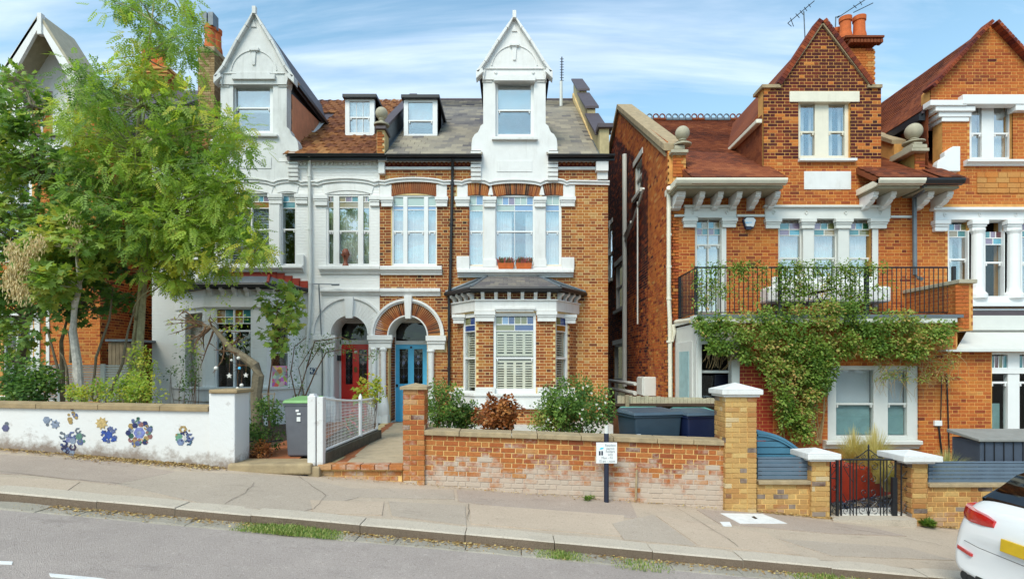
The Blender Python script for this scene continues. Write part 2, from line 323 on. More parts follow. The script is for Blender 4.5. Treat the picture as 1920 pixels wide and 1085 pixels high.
# ---------------------------------------------------------------- polygons, walls, bricks
def scan(poly, w):
    xs = []; n = len(poly)
    for i in range(n):
        (u0, w0), (u1, w1) = poly[i], poly[(i+1) % n]
        if (w0 <= w) != (w1 <= w): xs.append(u0+(w-w0)*(u1-u0)/(w1-w0))
    xs.sort(); return [(xs[i], xs[i+1]) for i in range(0, len(xs)-1, 2)]
def intervals(outer, holes, w):
    iv = scan(outer, w)
    for h in holes:
        for a, b in scan(h, w):
            nv = []
            for c, d in iv:
                if b <= c or a >= d: nv.append((c, d)); continue
                if a > c: nv.append((c, a))
                if b < d: nv.append((b, d))
            iv = nv
    return iv
def R4(x0, x1, z0, z1): return [(x0, z0), (x1, z0), (x1, z1), (x0, z1)]
def HR(px0, px1, py0, py1, d): return R4(X(px0,d), X(px1,d), Z(py1,d), Z(py0,d))     # rectangle hole from pixels
def arch_poly(cx, z0, zs, r, n=16): return [(cx-r, z0), (cx+r, z0)]+[(cx+r*math.cos(math.pi*i/n), zs+r*math.sin(math.pi*i/n)) for i in range(n+1)]
class Plane:      # facade plane: point = O + u*U + w*(0,0,1) - t*Nn ; Nn faces the street
    def __init__(s, O, U, Nn, W=(0,0,1)): s.O = Vector(O); s.U = Vector(U).normalized(); s.N = Vector(Nn).normalized(); s.W = Vector(W).normalized()
    def p(s, u, w, t=0): return s.O+s.U*u+s.W*w-s.N*t
def front(d): return Plane((0, d, 0), (1,0,0), (0,-1,0))
def wall(mb, pl, outer, holes, th):
    lv = sorted(set([round(w, 4) for q in [outer]+holes for _, w in q]))
    for a, b in zip(lv[:-1], lv[1:]):
        if b-a < 1e-3: continue
        e = (b-a)*.001; lo, hi = intervals(outer, holes, a+e), intervals(outer, holes, b-e)
        if len(lo) != len(hi): lo = hi = intervals(outer, holes, (a+b)/2)
        for (c, d), (e0, f0) in zip(lo, hi):
            q = [(c,a,0),(d,a,0),(f0,b,0),(e0,b,0),(c,a,th),(d,a,th),(f0,b,th),(e0,b,th)]
            mb.add([pl.p(*v) for v in q], [(0,1,2,3),(5,4,7,6),(1,5,6,2),(4,0,3,7),(3,2,6,7),(4,5,1,0)])
    return mb
def bricks(out, pl, outer, holes, tonef, g=.075, L=.215, H=.1025, J=.011, proud=.005, thick=.03, slope=0, jit=.0015, w0=0):
    ws = [w for _, w in outer]; us = [u for u, _ in outer]; k0 = int((min(ws)-w0)/g)-1; k1 = int((max(ws)-w0)/g)+2
    sl = abs(slope)*(max(us)-min(us)); k0 -= int(sl/g)+1; k1 += int(sl/g)+1
    per = L+H+2*J if H else L+J
    for k in range(k0, k1):
        wc = w0+(k+.5)*g
        off = (per/2 if k % 2 else 0)
        for a, b in (intervals(outer, holes, wc) if not slope else [(min(us), max(us))]):
            u = math.floor((a-off)/per)*per+off
            while u < b:
                for ln in ((L, H) if H else (L,)):
                    s0, s1 = max(u, a), min(u+ln, b)
                    if s0-a < .05: s0 = a
                    if b-s1 < .05: s1 = b
                    if s1-s0 > .05:
                        uc = (s0+s1)/2; w = wc+slope*uc
                        if not slope or any(p0 <= uc <= p1 for p0, p1 in intervals(outer, holes, w)):
                            t = max(0, min(1, tonef(uc, w)))
                            out.append((pl.p(uc, w, -(proud-thick/2)+random.uniform(-jit, jit)), pl.U, pl.N, pl.W+pl.U*(0), (s1-s0, thick, g-J), t))
                    u += ln+J
def tiles(out, pl, outer, holes, tonef, g, L, thick=.014, over=1.25, tilt=.09):
    ws = [w for _, w in outer]; k0 = int(min(ws)/g); k1 = int(max(ws)/g)+1
    N2 = (pl.N+pl.W*(-tilt)).normalized(); W2 = (pl.W+pl.N*(-tilt)*1).normalized()
    for k in range(k0, k1):
        wc = (k+.5)*g; off = (L/2 if k % 2 else 0)
        for a, b in intervals(outer, holes, wc):
            u = math.floor((a-off)/L)*L+off
            while u < b:
                s0, s1 = max(u, a), min(u+L, b)
                if s1-s0 > .03:
                    t = max(0, min(1, tonef((s0+s1)/2, wc)))
                    out.append((pl.p((s0+s1)/2, wc, -thick*1.1-random.uniform(0, .003)), pl.U, N2, W2, (s1-s0-.005, thick, g*over), t))
                u += L
BOXF = [(0,1,5,4),(1,2,6,5),(3,0,4,7),(4,5,6,7),(3,2,1,0)]
def box_vs(l, shape):
    a, b, c = l[0]/2, l[1]/2, l[2]/2
    if shape == 'roman':
        vs = []; n = 7
        for z in (-c, c):
            for i in range(n):
                x = -a+2*a*i/(n-1); h = .028*max(0, math.sin(math.pi*2*i/(n-1)))
                vs += [(x, -b-h, z), (x, b-h, z)]
        m = 2*n; fs = [(2*i, 2*i+2, m+2*i+2, m+2*i) for i in range(n-1)]+[(2*i+1, 2*i+3, 2*i+2, 2*i) for i in range(n-1)]
        return vs, fs
    if shape == 'brick' and l[0] > .06:   # arrises knocked off the front face
        e = .004
        vs = [(-a,-b+e,-c),(a,-b+e,-c),(a,b,-c),(-a,b,-c),(-a,-b+e,c),(a,-b+e,c),(a,b,c),(-a,b,c),(-a+e,-b,-c+e),(a-e,-b,-c+e),(a-e,-b,c-e),(-a+e,-b,c-e)]
        return vs, [(8,9,10,11),(0,1,9,8),(1,5,10,9),(5,4,11,10),(4,0,8,11),(1,2,6,5),(3,0,4,7),(4,5,6,7),(3,2,1,0)]
    return [(-a,-b,-c),(a,-b,-c),(a,b,-c),(-a,b,-c),(-a,-b,c),(a,-b,c),(a,b,c),(-a,b,c)], BOXF
CACHE = {}
def flush(root, name, pl, mat, limit=300, shape='box', part=None):
    eye = Vector((0, 0, EZ)); sc_ = []
    for i, (c, U, Nn, Wv, l, t) in enumerate(pl):
        v = c-eye; px = CX+F*v.x/max(v.y, .1); py = HY-F*v.z/max(v.y, .1)
        inn = -10 < px < 1930 and -10 < py < 1095
        sc_.append((-(l[0]*l[2]*abs(Nn.dot(v.normalized()))/v.length_squared)*(1 if inn else .001), i))
    sc_.sort(); rest = MB(); par = part or root; base = WP.get(par.name, Vector((0,0,0)))
    for r, (s_, i) in enumerate(sc_):
        c, U, Nn, Wv, l, t = pl[i]; Y = -Nn
        if r < limit:
            ti = int(t*15.99); key = (name, round(l[0], 2), round(l[1], 3), round(l[2], 3), ti, mat.name, shape)
            me = CACHE.get(key)
            if me is None:
                mb = MB(); vs, fs = box_vs((key[1] if l[0] > .1 else l[0], l[1], l[2]), shape); mb.add(vs, fs, (ti+.5)/16); me = mesh_of(mb, name); me.materials.append(mat); CACHE[key] = me
            o = bpy.data.objects.new(name, me); C.objects.link(o); o.parent = par
            m = Matrix((U, Y, Wv)).transposed().to_4x4(); m.translation = c-base; o.matrix_basis = m
        else:
            vs, fs = box_vs(l, shape)
            rest.add([c+U*a+Y*b+Wv*d for a, b, d in vs], fs, t)
    if rest.v: obj(name+'_courses', rest, mat, par, kind='stuff')
def rt(m, s=.14): return lambda u, w: m+random.gauss(0, s)
def voussoirs(out, pl, cx, cz, r0, r1, a0, a1, n, tonef, proud=.012):
    for i in range(n):
        a = a0+(a1-a0)*(i+.5)/n; rm = (r0+r1)/2; wd = abs(a1-a0)/n*(r0*.55+r1*.45)-.008
        Wd = pl.U*math.cos(a)+pl.W*math.sin(a); Ud = pl.U*math.sin(a)-pl.W*math.cos(a)
        out.append((pl.p(cx+rm*math.cos(a), cz+rm*math.sin(a), -(proud-.02)), Ud, pl.N, Wd, (wd, .04, r1-r0), max(0, min(1, tonef(a, 0)))))
# ---------------------------------------------------------------- windows, mouldings
def window(root, px0, px1, py0, py1, d, lights, meet=None, st=(), mat=None, glass=None, inner=None, fw=.05, bars=(), label=None, depth=.11, room=True, name='window', n_in=None):
    """px0..py1 outer frame pixels at depth d; lights: list of (pxa,pxb); st: list of (pya,pyb,[colours]) rows repeated per light"""
    mat = mat or m_gloss; glass = glass or m_glassU
    x0, x1, z0, z1 = X(px0,d), X(px1,d), Z(py1,d), Z(py0,d); mb = MB()
    Ls = [(X(a,d), X(b,d)) for a, b in lights]
    edges = [x0]+[v for L in Ls for v in L]+[x1]
    for i in range(0, len(edges), 2): mb.box(edges[i], edges[i+1], d, d+depth, z0, z1)
    zt, zb = z1-fw, z0+fw*1.3
    panes = []
    for a, b in Ls:
        mb.box(a, b, d, d+depth, zt, z1); mb.box(a, b, d, d+depth, z0, zb)
        top = zt
        for pa, pb, cols in st:
            s1, s0 = min(Z(pa,d), zt), Z(pb,d); n = len(cols); wd = (b-a)/n
            for i, cc in enumerate(cols):
                panes.append((a+i*wd, a+(i+1)*wd, s0, s1, d+.035, ST[cc]))
                if i: mb.box(a+i*wd-.009, a+i*wd+.009, d+.022, d+.05, s0, s1)
            mb.box(a, b, d+.02, d+.052, s0-.012, s0+.012); top = s0
        if meet is not None:
            zm = Z(meet, d); mb.box(a, b, d+.018, d+.075, zm-.022, zm+.022)
            panes += [(a, b, zm, top, d+.035, glass), (a, b, zb, zm, d+.06, glass)]
            mb.box(a+.02, a+.05, d+.014, d+.06, zm-.075, zm-.0225); mb.box(b-.05, b-.02, d+.014, d+.06, zm-.075, zm-.0225)
        else: panes.append((a, b, zb, top, d+.045, glass))
        for f in bars: mb.box(a+(b-a)*f-.009, a+(b-a)*f+.009, d+.025, d+.07, zb, top)
    o = obj(name, mb, mat, root, bevel=.006, label=label)
    for a, b, c, e, y, g in panes:
        if e-c > .01: obj('pane', MB().box(a, b, y, y+.006, c, e), g, o)
    if room:
        r = MB(); e = .9
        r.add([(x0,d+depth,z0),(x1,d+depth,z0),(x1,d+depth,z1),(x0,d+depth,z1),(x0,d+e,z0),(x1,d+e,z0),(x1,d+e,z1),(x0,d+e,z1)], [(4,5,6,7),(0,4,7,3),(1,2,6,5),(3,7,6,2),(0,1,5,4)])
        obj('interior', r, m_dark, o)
    if inner == 'net' or inner == 'half':
        c = MB()
        for a, b in Ls:
            n = 26; fr_ = .42 if inner == 'half' else 1
            pts = [(a+(b-a)*i/n*fr_, d+.16+.018*math.sin(i*1.9)+.01*math.sin(i*.7)) for i in range(n+1)]
            c.prismz(pts+[(x, y+.004) for x, y in reversed(pts)], z0, z1)
            if inner == 'half':
                pts = [(b-(b-a)*i/n*.2, d+.16+.018*math.sin(i*1.9)) for i in range(n+1)][::-1]
                c.prismz(pts+[(x, y+.004) for x, y in reversed(pts)], z0, z1)
        obj('curtain', c, m_curtain, o)
    elif inner == 'blind':
        c = MB()
        for a, b in Ls: c.box(a, b, d+.13, d+.135, z0+(z1-z0)*(n_in if n_in is not None else .55), z1)
        obj('blind', c, m_blind, o)
    elif inner == 'slats':
        c = MB(); z = z0
        for a, b in Ls:
            z = z0+.02
            while z < z1-.05:
                c.add([(a,d+.13,z),(b,d+.13,z),(b,d+.165,z+.018),(a,d+.165,z+.018),(a,d+.13,z+.003),(b,d+.13,z+.003),(b,d+.165,z+.021),(a,d+.165,z+.021)], [(0,1,2,3),(7,6,5,4),(0,4,5,1),(2,6,7,3)]); z += .042
        obj('blind', c, m_blind, o)
    return o
def mould(mb, x0, x1, z0, z1, d, proj=.1, ends=True):       # cornice-like strip: stepped profile
    h = z1-z0
    pr = [(d,z0),(d-proj*.35,z0),(d-proj*.35,z0+h*.18),(d-proj*.55,z0+h*.30),(d-proj*.62,z0+h*.45),(d-proj,z0+h*.55),(d-proj,z0+h*.92),(d-proj*.9,z1),(d,z1)]
    mb.prismx(pr, x0, x1); return mb
def pmould(mb, px0, px1, py0, py1, d, proj=.1):
    df = d-proj; return mould(mb, X(px0,df), X(px1,df), Z(py1,df), Z(py0,df), d, proj)
def capital(mb, px0, px1, py0, py1, d, proj=.12):           # impost block: wide top slab, hollow, necking
    df = d-proj; x0, x1, z1, z0 = X(px0,df), X(px1,df), Z(py0,df), Z(py1,df); h = z1-z0; xc = .25*proj
    mb.box(x0, x1, df, d+.02, z0+h*.62, z1); mb.box(x0+xc*.6, x1-xc*.6, df+proj*.2, d+.02, z0+h*.42, z0+h*.62); mb.box(x0+xc, x1-xc, df+proj*.38, d+.02, z0, z0+h*.42)
def ball_finial(root, px, py_ball, rpx, py_base, d, mat):
    r = rpx*d/F; zc = Z(py_ball, d); zb = Z(py_base, d); x = X(px, d); h = zc-r-zb
    mb = MB(); mb.sphere((x, d, zc), r, 18)
    mb.lathe(x, d, [(r*1.25, zb-.002), (r*1.25, zb+h*.25), (r*.9, zb+h*.4), (r*.45, zb+h*.6), (r*.38, zb+h*.8), (r*.55, zb+h*.98), (r*.4, zb+h+.06)], 18)
    return obj('ball_finial', mb, mat, root, smooth=True)
def bracket(mb, xc, wd, d, proj, z1, h):                    # scrolled eaves bracket, seen in side profile
    pr = [(d+.01,z1),(d-proj,z1),(d-proj,z1-h*.22),(d-proj*.93,z1-h*.30),(d-proj*.98,z1-h*.38),(d-proj*.86,z1-h*.50),(d-proj*.74,z1-h*.52),(d-proj*.76,z1-h*.6),(d-proj*.6,z1-h*.75),(d-proj*.36,z1-h*.84),(d-proj*.38,z1-h*.92),(d-proj*.22,z1-h),(d+.01,z1-h)]
    mb.prismx(pr, xc-wd/2, xc+wd/2)
def seg_arch(out, pl, px0, px1, pyb, pyt, d, n, tonef):     # flat segmental brick arch from voussoirs
    x0, x1 = X(px0,d), X(px1,d); zb, zt = Z(pyb,d), Z(pyt,d); hw = (x1-x0)/2; rise = hw*.16; r = (hw*hw+rise*rise)/(2*rise)
    a = math.asin(min(1, hw/r)); zb -= rise*.75; voussoirs(out, pl, (x0+x1)/2, zb+rise-r, r, r+(zt-zb-rise*.6), math.pi/2+a, math.pi/2-a, n, tonef)
# ---------------------------------------------------------------- ground, road, pavement
WY, KY, D2, DR = 8.35, 6.2, 14.8, 13.0      # depth of the garden walls, of the kerb, of the semi-detached fronts, of the right-hand fronts
def zpav(x, y):
    a, b = -.004-.083*x, -.05-.0905*x; t = (WY-y)/(WY-KY); return a+(b-a)*t
def zroad(x, y): return -.15-.0905*x-.01*max(0, 4.5-y)*0
def G(px, py, f=zpav):      # photo pixel -> point on a ground surface
    lo, hi = 2.0, 30.0; vx, vz = (px-CX)/F, (HY-py)/F
    for _ in range(50):
        m = (lo+hi)/2
        if EZ+vz*m > f(vx*m, m): lo = m
        else: hi = m
    return Vector((vx*lo, lo, f(vx*lo, lo)))
def asphalt(name, c1, c2, c3, bump=.004, big=.5):
    b = NB(name); n = b.noise(90, 3, .7); v = b.n('ShaderNodeTexVoronoi'); v.inputs['Scale'].default_value = 130; b.l(b.pos(), v.inputs['Vector'])
    col = b.mix(b.ramp(n, [(.3, B0), (.7, W1)]), c1, c2); col = b.mix(b.ramp(v.outputs['Distance'], [(.1, (.5,.5,.5,1)), (.45, B0)]), col, c3)
    col = b.mix(b.ramp(b.noise(.9, 8, .65), [(.35, B0), (.75, (big,)*3+(1,))]), col, sc(c1, .6))
    col = b.mix(b.ramp(b.noise(4.5, 8, .75), [(.55, B0), (.8, (.35,)*3+(1,))]), col, c3)
    col = b.mix(b.ramp(b.noise(1.7, 9, .8, b.pos((.6,1.6,1))), [(.56, B0), (.70, (.45,)*3+(1,))]), col, sc(c1, .45))
    col = b.mix(b.ramp(b.noise(34, 2, .5), [(.62, B0), (.75, (.3,)*3+(1,))]), col, sc(c3, 1.1)); col = b.mix(b.ramp(b.noise(41, 2, .5), [(.60, B0), (.72, (.5,)*3+(1,))]), col, sc(c1, .55))
    b.l(col, b.b.inputs['Base Color']); b.b.inputs['Roughness'].default_value = .92; b.b.inputs['Specular IOR Level'].default_value = .25
    b.bump(b.math('ADD', v.outputs['Distance'], n), bump); return b.m
m_road = asphalt('road_asphalt', lin('#a2948c', .95), lin('#baaca4', 1.0), lin('#dccec6', 1.03), .006, .35)
m_pave = asphalt('pavement_asphalt', lin('#b09e8c', 1.0), lin('#c0ae9a', 1.04), lin('#d8c8b4', 1.05), .003, .3)
m_pave2 = asphalt('pavement_grey', lin('#aa9a8a', 1.0), lin('#baaa9a', 1.04), lin('#d0c2b4', 1.05), .004, .3)
m_pave3 = asphalt('pavement_dark', lin('#a49284', 1.0), lin('#b6a496', 1.04), lin('#ccbcb0', 1.05), .004, .3)
m_pave4 = asphalt('pavement_sandy', lin('#b4a08c', 1.02), lin('#c4b09c', 1.05), lin('#dac8b4', 1.06), .003, .3)
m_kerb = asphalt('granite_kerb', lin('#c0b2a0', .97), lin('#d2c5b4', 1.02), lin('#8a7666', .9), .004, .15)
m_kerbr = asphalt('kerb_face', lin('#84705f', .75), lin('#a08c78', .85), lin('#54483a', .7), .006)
m_sett = asphalt('channel_sett', lin('#a89e90', .95), lin('#bcb2a2', 1), lin('#8a8070', .9), .006)
m_earth = plain('earth', lin('#5a4630', .7), .95, .3, 6, .02, 20)
m_thermo = plain('road_marking_paint', (.75,.74,.72,1), .7, .1, 10, .002, dirt=.5, dirtc=(.3,.28,.26,1))
def sheet(name, f, xs, ys, mat, kind='structure', parent=None, dz=0, skirt=0):
    mb = MB(); nx, ny = len(xs), len(ys)
    mb.add([(x, y, f(x, y)+dz) for y in ys for x in xs], [(j*nx+i, j*nx+i+1, (j+1)*nx+i+1, (j+1)*nx+i) for j in range(ny-1) for i in range(nx-1)])
    return obj(name, mb, mat, parent, kind=kind, smooth=False)
def lins(a, b, n): return [a+(b-a)*i/n for i in range(n+1)]
def cl(x, a=60): return max(-a, min(a, x))
sheet('ground', lambda x, y: -.75-.083*cl(x), [-1500,-300,-60]+lins(-50, 50, 10)+[60,300,1500], [-1500,-300,-60,0,30,60,300,1500], m_earth)
sheet('road', lambda x, y: -.15-.0905*x, lins(-60, 60, 30), [-6, -2, 1, 3, 4.5, 6.0], m_road)
sheet('pavement', lambda x, y: zpav(x, y), lins(-60, 60, 30), [6.45, 7, 7.6, 8.5, 8.9], m_pave, dz=-.004)
# kerb: granite stones with recessed joints
kerb = thing('kerb', '', '', (0, KY, 0)); del kerb['label'], kerb['category']; kerb['kind'] = 'structure'
def kerb_line(row_px, y0, y1, top, name, mat, h, jig=.006, f=None):
    for a, b in zip(row_px[:-1], row_px[1:]):
        a2, b2 = a+.004, b-.006; mb = MB(); dz = random.uniform(-jig, jig); n = 3; e = .02
        prof = [(y0+e, 0), (y0, -e*.8), (y0-.006, -h), (y1, -h), (y1, 0)]
        vs = []
        for i in range(n+1):
            x = a2+(b2-a2)*i/n; ch = .008 if i in (0, n) else 0
            for yy, zz in prof: vs.append((x, yy+random.uniform(-.003, .003)*1, top(x)+zz+dz-ch*(zz > -.01)))
        m = len(prof); fs = [(i*m+k, (i+1)*m+k, (i+1)*m+(k+1) % m, i*m+(k+1) % m) for i in range(n) for k in range(m)]+[tuple(range(m)), tuple(range((n+1)*m-1, n*m-1, -1))]
        mb.add(vs, fs); o = obj(name, mb, mat, kerb)
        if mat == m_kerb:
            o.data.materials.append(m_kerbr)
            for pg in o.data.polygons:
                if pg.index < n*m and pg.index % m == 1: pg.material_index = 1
jx = [X(p, KY) for p in (-420, -240, -60, 181, 328, 470, 675, 872, 1040, 1224, 1393, 1560, 1740, 1900, 2060, 2240)]
kerb_line(jx, KY, KY+.29, lambda x: zpav(x, KY)+.012, 'kerb_stone', m_kerb, .2)
mb = MB()
for s in (-1,): mb.add([(-60, KY+.02, zpav(-60, KY)-.012), (60, KY+.02, zpav(60, KY)-.012), (60, KY+.27, zpav(60, KY)-.012), (-60, KY+.27, zpav(-60, KY)-.012)], [(0,1,2,3)])
obj('joint_mortar', mb, m_earth, kerb)
xx = jx[0]; sx = [xx]
while xx < jx[-1]: xx += random.choice((.3, .42, .6, .75)); sx.append(xx)
kerb_line(sx, KY-.27, KY-.01, lambda x: -.15-.0905*x+.014, 'channel_stone', m_sett, .06, .004)
# tarmac patches laid over the pavement: real thin sheets a few millimetres thick
patches = thing('pavement_patches', '', '', (0, 7, 0)); del patches['label'], patches['category']; patches['kind'] = 'structure'
def patch(pts, mat, lift, name='patch'):
    g = [G(px, py) for px, py in pts]; mb = MB(); n = len(g)
    mb.add([(v.x, v.y, zpav(v.x, v.y)+lift) for v in g]+[(v.x, v.y, zpav(v.x, v.y)-.01) for v in g], [tuple(range(n))]+[(i, (i+1) % n, (i+1) % n+n, i+n) for i in range(n)])
    return obj(name, mb, mat, patches)
patch([(0,852),(190,862),(330,884),(215,908),(60,890),(0,888)], m_pave3, .004)
patch([(0,893),(150,903),(110,930),(0,920)], m_pave4, .004)
patch([(205,905),(300,882),(560,893),(700,925),(560,960),(400,948)], m_pave2, .003)
patch([(582,938),(720,941),(716,966),(588,962)], m_pave4, .008)
patch([(728,940),(872,948),(874,985),(735,968)], m_pave2, .009)
patch([(620,915),(850,918),(852,936),(640,932)], m_pave2, .007)
patch([(856,918),(1180,935),(1196,972),(1040,962),(860,940)], m_pave3, .005)
patch([(880,945),(1170,966),(1168,1005),(884,982)], m_pave4, .006)
patch([(1148,982),(1225,965),(1306,1024),(1170,1012)], m_pave2, .010)
patch([(1230,966),(1440,1000),(1500,1040),(1310,1022)], m_pave4, .004)
patch([(1306,955),(1420,960),(1640,990),(1700,1005),(1560,1000),(1350,982)], m_pave3, .007)
patch([(1460,1010),(1700,1026),(1790,1050),(1560,1042)], m_pave2, .006)
cover = patch([(1351,963),(1430,964),(1476,982),(1388,982)], m_thermo, .013, 'inspection_cover')
patch([(1350,979),(1368,979),(1372,986),(1356,986)], m_thermo, .012)
patch([(1409,970),(1414,969),(1420,973),(1416,974)], m_black, .018, 'cover_keyhole')
# cracks and seams
mb = MB()
def crack(pts, wd=.0035):
    g = []
    for (a, b), (c, d) in zip(pts[:-1], pts[1:]):
        for i in range(6): t = i/6; g.append(G(a+(c-a)*t+random.uniform(-2, 2), b+(d-b)*t+random.uniform(-1, 1)))
    for p, q in zip(g[:-1], g[1:]):
        t = (q-p).normalized(); s = Vector((-t.y, t.x, 0))*wd*random.uniform(.5, 1.3); up = Vector((0, 0, .012))
        mb.add([p-s+up, p+s+up, q+s+up, q-s+up], [(0,1,2,3)])
crack([(0,884),(150,900),(260,910)]); crack([(420,945),(460,925),(480,900)]); crack([(880,945),(876,985)], .003); crack([(1245,940),(1350,1000),(1390,1030)], .003); crack([(1560,985),(1700,1010),(1800,1030)], .003); crack([(560,893),(610,930),(585,960)], .003)
obj('tarmac_cracks', mb, plain('crack_dirt', lin('#6c6052', .8), .95), patches)
# bay markings on the road
def road_mark(pts):
    g = [G(px, py, zroad) for px, py in pts]; mb = MB(); n = len(g)
    mb.add([v+Vector((0,0,.006)) for v in g]+[v-Vector((0,0,.01)) for v in g], [tuple(range(n))]+[(i, (i+1) % n, (i+1) % n+n, i+n) for i in range(n)])
    o = obj('parking_bay_dash', mb, m_thermo); o['kind'] = 'structure'
road_mark([(-60,1050),(24,1053),(22,1058),(-60,1055)]); road_mark([(92,1075),(190,1084),(230,1092),(95,1081)]); road_mark([(1790,1052),(1812,1058),(1812,1064),(1790,1057)])
# garden levels and the front path
ZG = EZ-1.45
def slab(name, pts, z1, mat, z0=-1.8, parent=None):
    o = obj(name, MB().prismz(pts, z0, z1), mat, parent); 
    if parent is None: o['kind'] = 'structure'
    return o
slab('garden_soil', [(-16,8.6),(-6.9,8.6),(-3.4,8.6),(-3.0,8.6),(-3.45,14.9),(-16,14.9)], EZ-1.46, m_earth)
m_tilepath = plain('red_tile_path', lin('#b5683a', .8), .8, .2, 8, .003, 30, dirt=.5)
slab('tiled_path', [(X(455,8.7),8.62),(X(560,8.7),8.62),(X(640,14),14.7),(X(600,14),14.7)], EZ-1.43, m_tilepath, EZ-1.6)
slab('front_garden_bed', [(-1.28,8.5),(2.0,8.5),(2.5,14.9),(-1.6,14.9)], ZG-.02, m_earth)
slab('bay_paving', [(-1.55,11.6),(2.45,11.6),(2.5,14.9),(-1.9,14.9)], ZG+.03, plain('pale_paving', lin('#d8d4cc', .8), .8, .12, 5), ZG-.2)
slab('side_passage', [(1.75,8.5),(3.9,8.5),(3.9,24),(2.5,24),(2.5,11)], .06, m_concrete)
slab('right_garden', [(3.75,8.42),(16,8.42),(16,13.1),(3.6,13.1)], EZ-2.24, m_concrete)
# path: border bricks and pale flags
path = thing('front_path', '', '', (-2.2, 8.4, ZG)); del path['label'], path['category']; path['kind'] = 'structure'
def pathx(t): return (-2.86+t*(-3.42+2.86), -1.28+t*(-1.75+1.28))
obj('path_bed', MB().prismz([(-2.86,8.42),(-1.28,8.42),(-1.75,14.75),(-3.42,14.75)], -.6, ZG-.012), m_mort2, path)
ny = 9; m_flag = plain('path_flag', lin('#bfab8e', .85), .85, .14, 5, .004, 40, dirt=.35)
for i in range(ny):
    t0, t1 = i/ny, (i+1)/ny; y0, y1 = 8.5+6.2*t0, 8.5+6.2*t1-.02
    (a0, b0), (a1, b1) = pathx(t0), pathx(t1)
    obj('path_flag', MB().prismz([(a0+.34,y0),(b0-.22,y0),(b1-.22,y1),(a1+.34,y1)], ZG-.03, ZG+random.uniform(-.002,.003)), m_flag, path, bevel=.006)
    for k in range(3):
        u0, u1 = y0+(y1-y0)*k/3, y0+(y1-y0)*(k+1)/3-.012
        obj('border_tile', MB().prismz([(a0+.17,u0),(a0+.325,u0),(a0+.325,u1),(a0+.17,u1)], ZG-.03, ZG+random.uniform(-.002,.004)), m_tilepath, path)
        obj('border_tile', MB().prismz([(b0-.205,u0),(b0-.06,u0),(b0-.06,u1),(b0-.205,u1)], ZG-.03, ZG+random.uniform(-.002,.004)), m_tilepath, path)
# entrance step of brick on edge in front of the path
step = thing('brick_step', '', '', (-2.1, 8.35, 0)); step['label'] = 'worn step of red bricks on edge between white post and brick pier'; step['category'] = 'step'
out = []
x = X(597, WY)
while x < X(752, WY)-.05:
    out.append((Vector((x+.105, WY+.07+random.uniform(-.006,.006), ZG-.035+random.uniform(-.006,.004))), Vector((1,0,0)), Vector((0,-1,0)), Vector((0,0,1)), (.2, .22, .075), random.uniform(.4, .95))); x += .212
flush(step, 'brick', out, m_brickG, shape='brick')
out = []; bricks(out, front(WY+.03), HR(597,752,879,908,WY), [], rt(.7, .15), slope=0); flush(step, 'brick', out, m_brickG, shape='brick')
obj('mortar_core', MB().box(X(596,WY), X(753,WY), WY+.035, WY+.3, -.5, ZG-.06), m_mortG, step)
m_slabstone = plain('worn_sill_stone', lin('#b39c78', .8), .9, .2, 5, .008, 30, dirt=.6, dirtc=(.2,.15,.09,1))
o = obj('threshold_slab', MB().box(X(430,WY-.05), X(586,WY-.05), WY-.12, WY+.4, ZG-.13, ZG+.03), m_slabstone, bevel=.03)
tag(o, 'long worn stone slab at the gateway between white pier and white post', 'step')
o = obj('loose_slab', MB().box(X(578,WY-.05), X(600,WY-.05), WY-.08, WY+.3, ZG-.2, ZG-.02), m_slabstone, bevel=.02); tag(o, 'short stone block wedged at the foot of the white gate post', 'stone')

# ---------------------------------------------------------------- brick house with the blue door
H2 = thing('brick_house', 'brick Victorian semi with blue door, slate roof and white gabled attic bay', 'house', (-.5, D2, 0))
pl = front(D2)
def tone2(u, w):
    px = CX+u*F/D2; py = HY-(w-EZ)*F/D2
    m = .55
    if px > 1070: m = .66 if py > 330 else .5
    if 340 < py < 520 and px < 900: m = .42
    return m+random.gauss(0, .16)
AX, AZ, AR = X(764.5, D2), Z(629, D2), 37.5*D2/F
outer = [(X(712,D2), .1), (X(1140,D2), .1), (X(1140,D2), Z(320,D2)), (X(712,D2), Z(320,D2))]
bayhole = HR(866, 1064, 540, 900, D2)
holes_w = [arch_poly(AX, 0.0, AZ, AR-.02), HR(735,819,366,500,D2), HR(877,907,364,497,D2), HR(926,1003,364,497,D2), HR(1021,1053,364,497,D2), HR(880,1050,560,770,D2)]
obj('wall', wall(MB(), pl, outer, holes_w, .3), m_mort2, H2)
holes_b = [arch_poly(AX, AZ-.001, AZ, 64*D2/F), R4(AX-AR, AX+AR, 0, AZ), HR(730,822,343,367,D2), HR(733,819.5,366,513,D2), HR(722,738,345,386,D2), HR(815,838,345,386,D2), HR(880,1053,343,515,D2), HR(855,882,343,386,D2), HR(1050,1079,343,386,D2), HR(712,838,629,660,D2), HR(898,1034,320,345,D2), HR(868,1062,545,830,D2)]
out = []; bricks(out, pl, outer, holes_b, tone2)
voussoirs(out, pl, AX, AZ, 38.5*D2/F, 63*D2/F, .02, math.pi-.02, 46, rt(.45, .15))
for a, b, n, m in ((872,915,12,.5), (921,1011,26,.4), (1017,1060,12,.4)): seg_arch(out, pl, a, b, 366, 345, D2, n, rt(m, .2))
seg_arch(out, pl, 730, 822, 364, 343, D2, 27, rt(.36, .05))
# jambs of the porch recess
bricks(out, Plane((X(727,D2)+.006, D2, 0), (0,1,0), (1,0,0)), [(0,.4),(.9,.4),(.9,AZ),(0,AZ)], [], rt(.4))
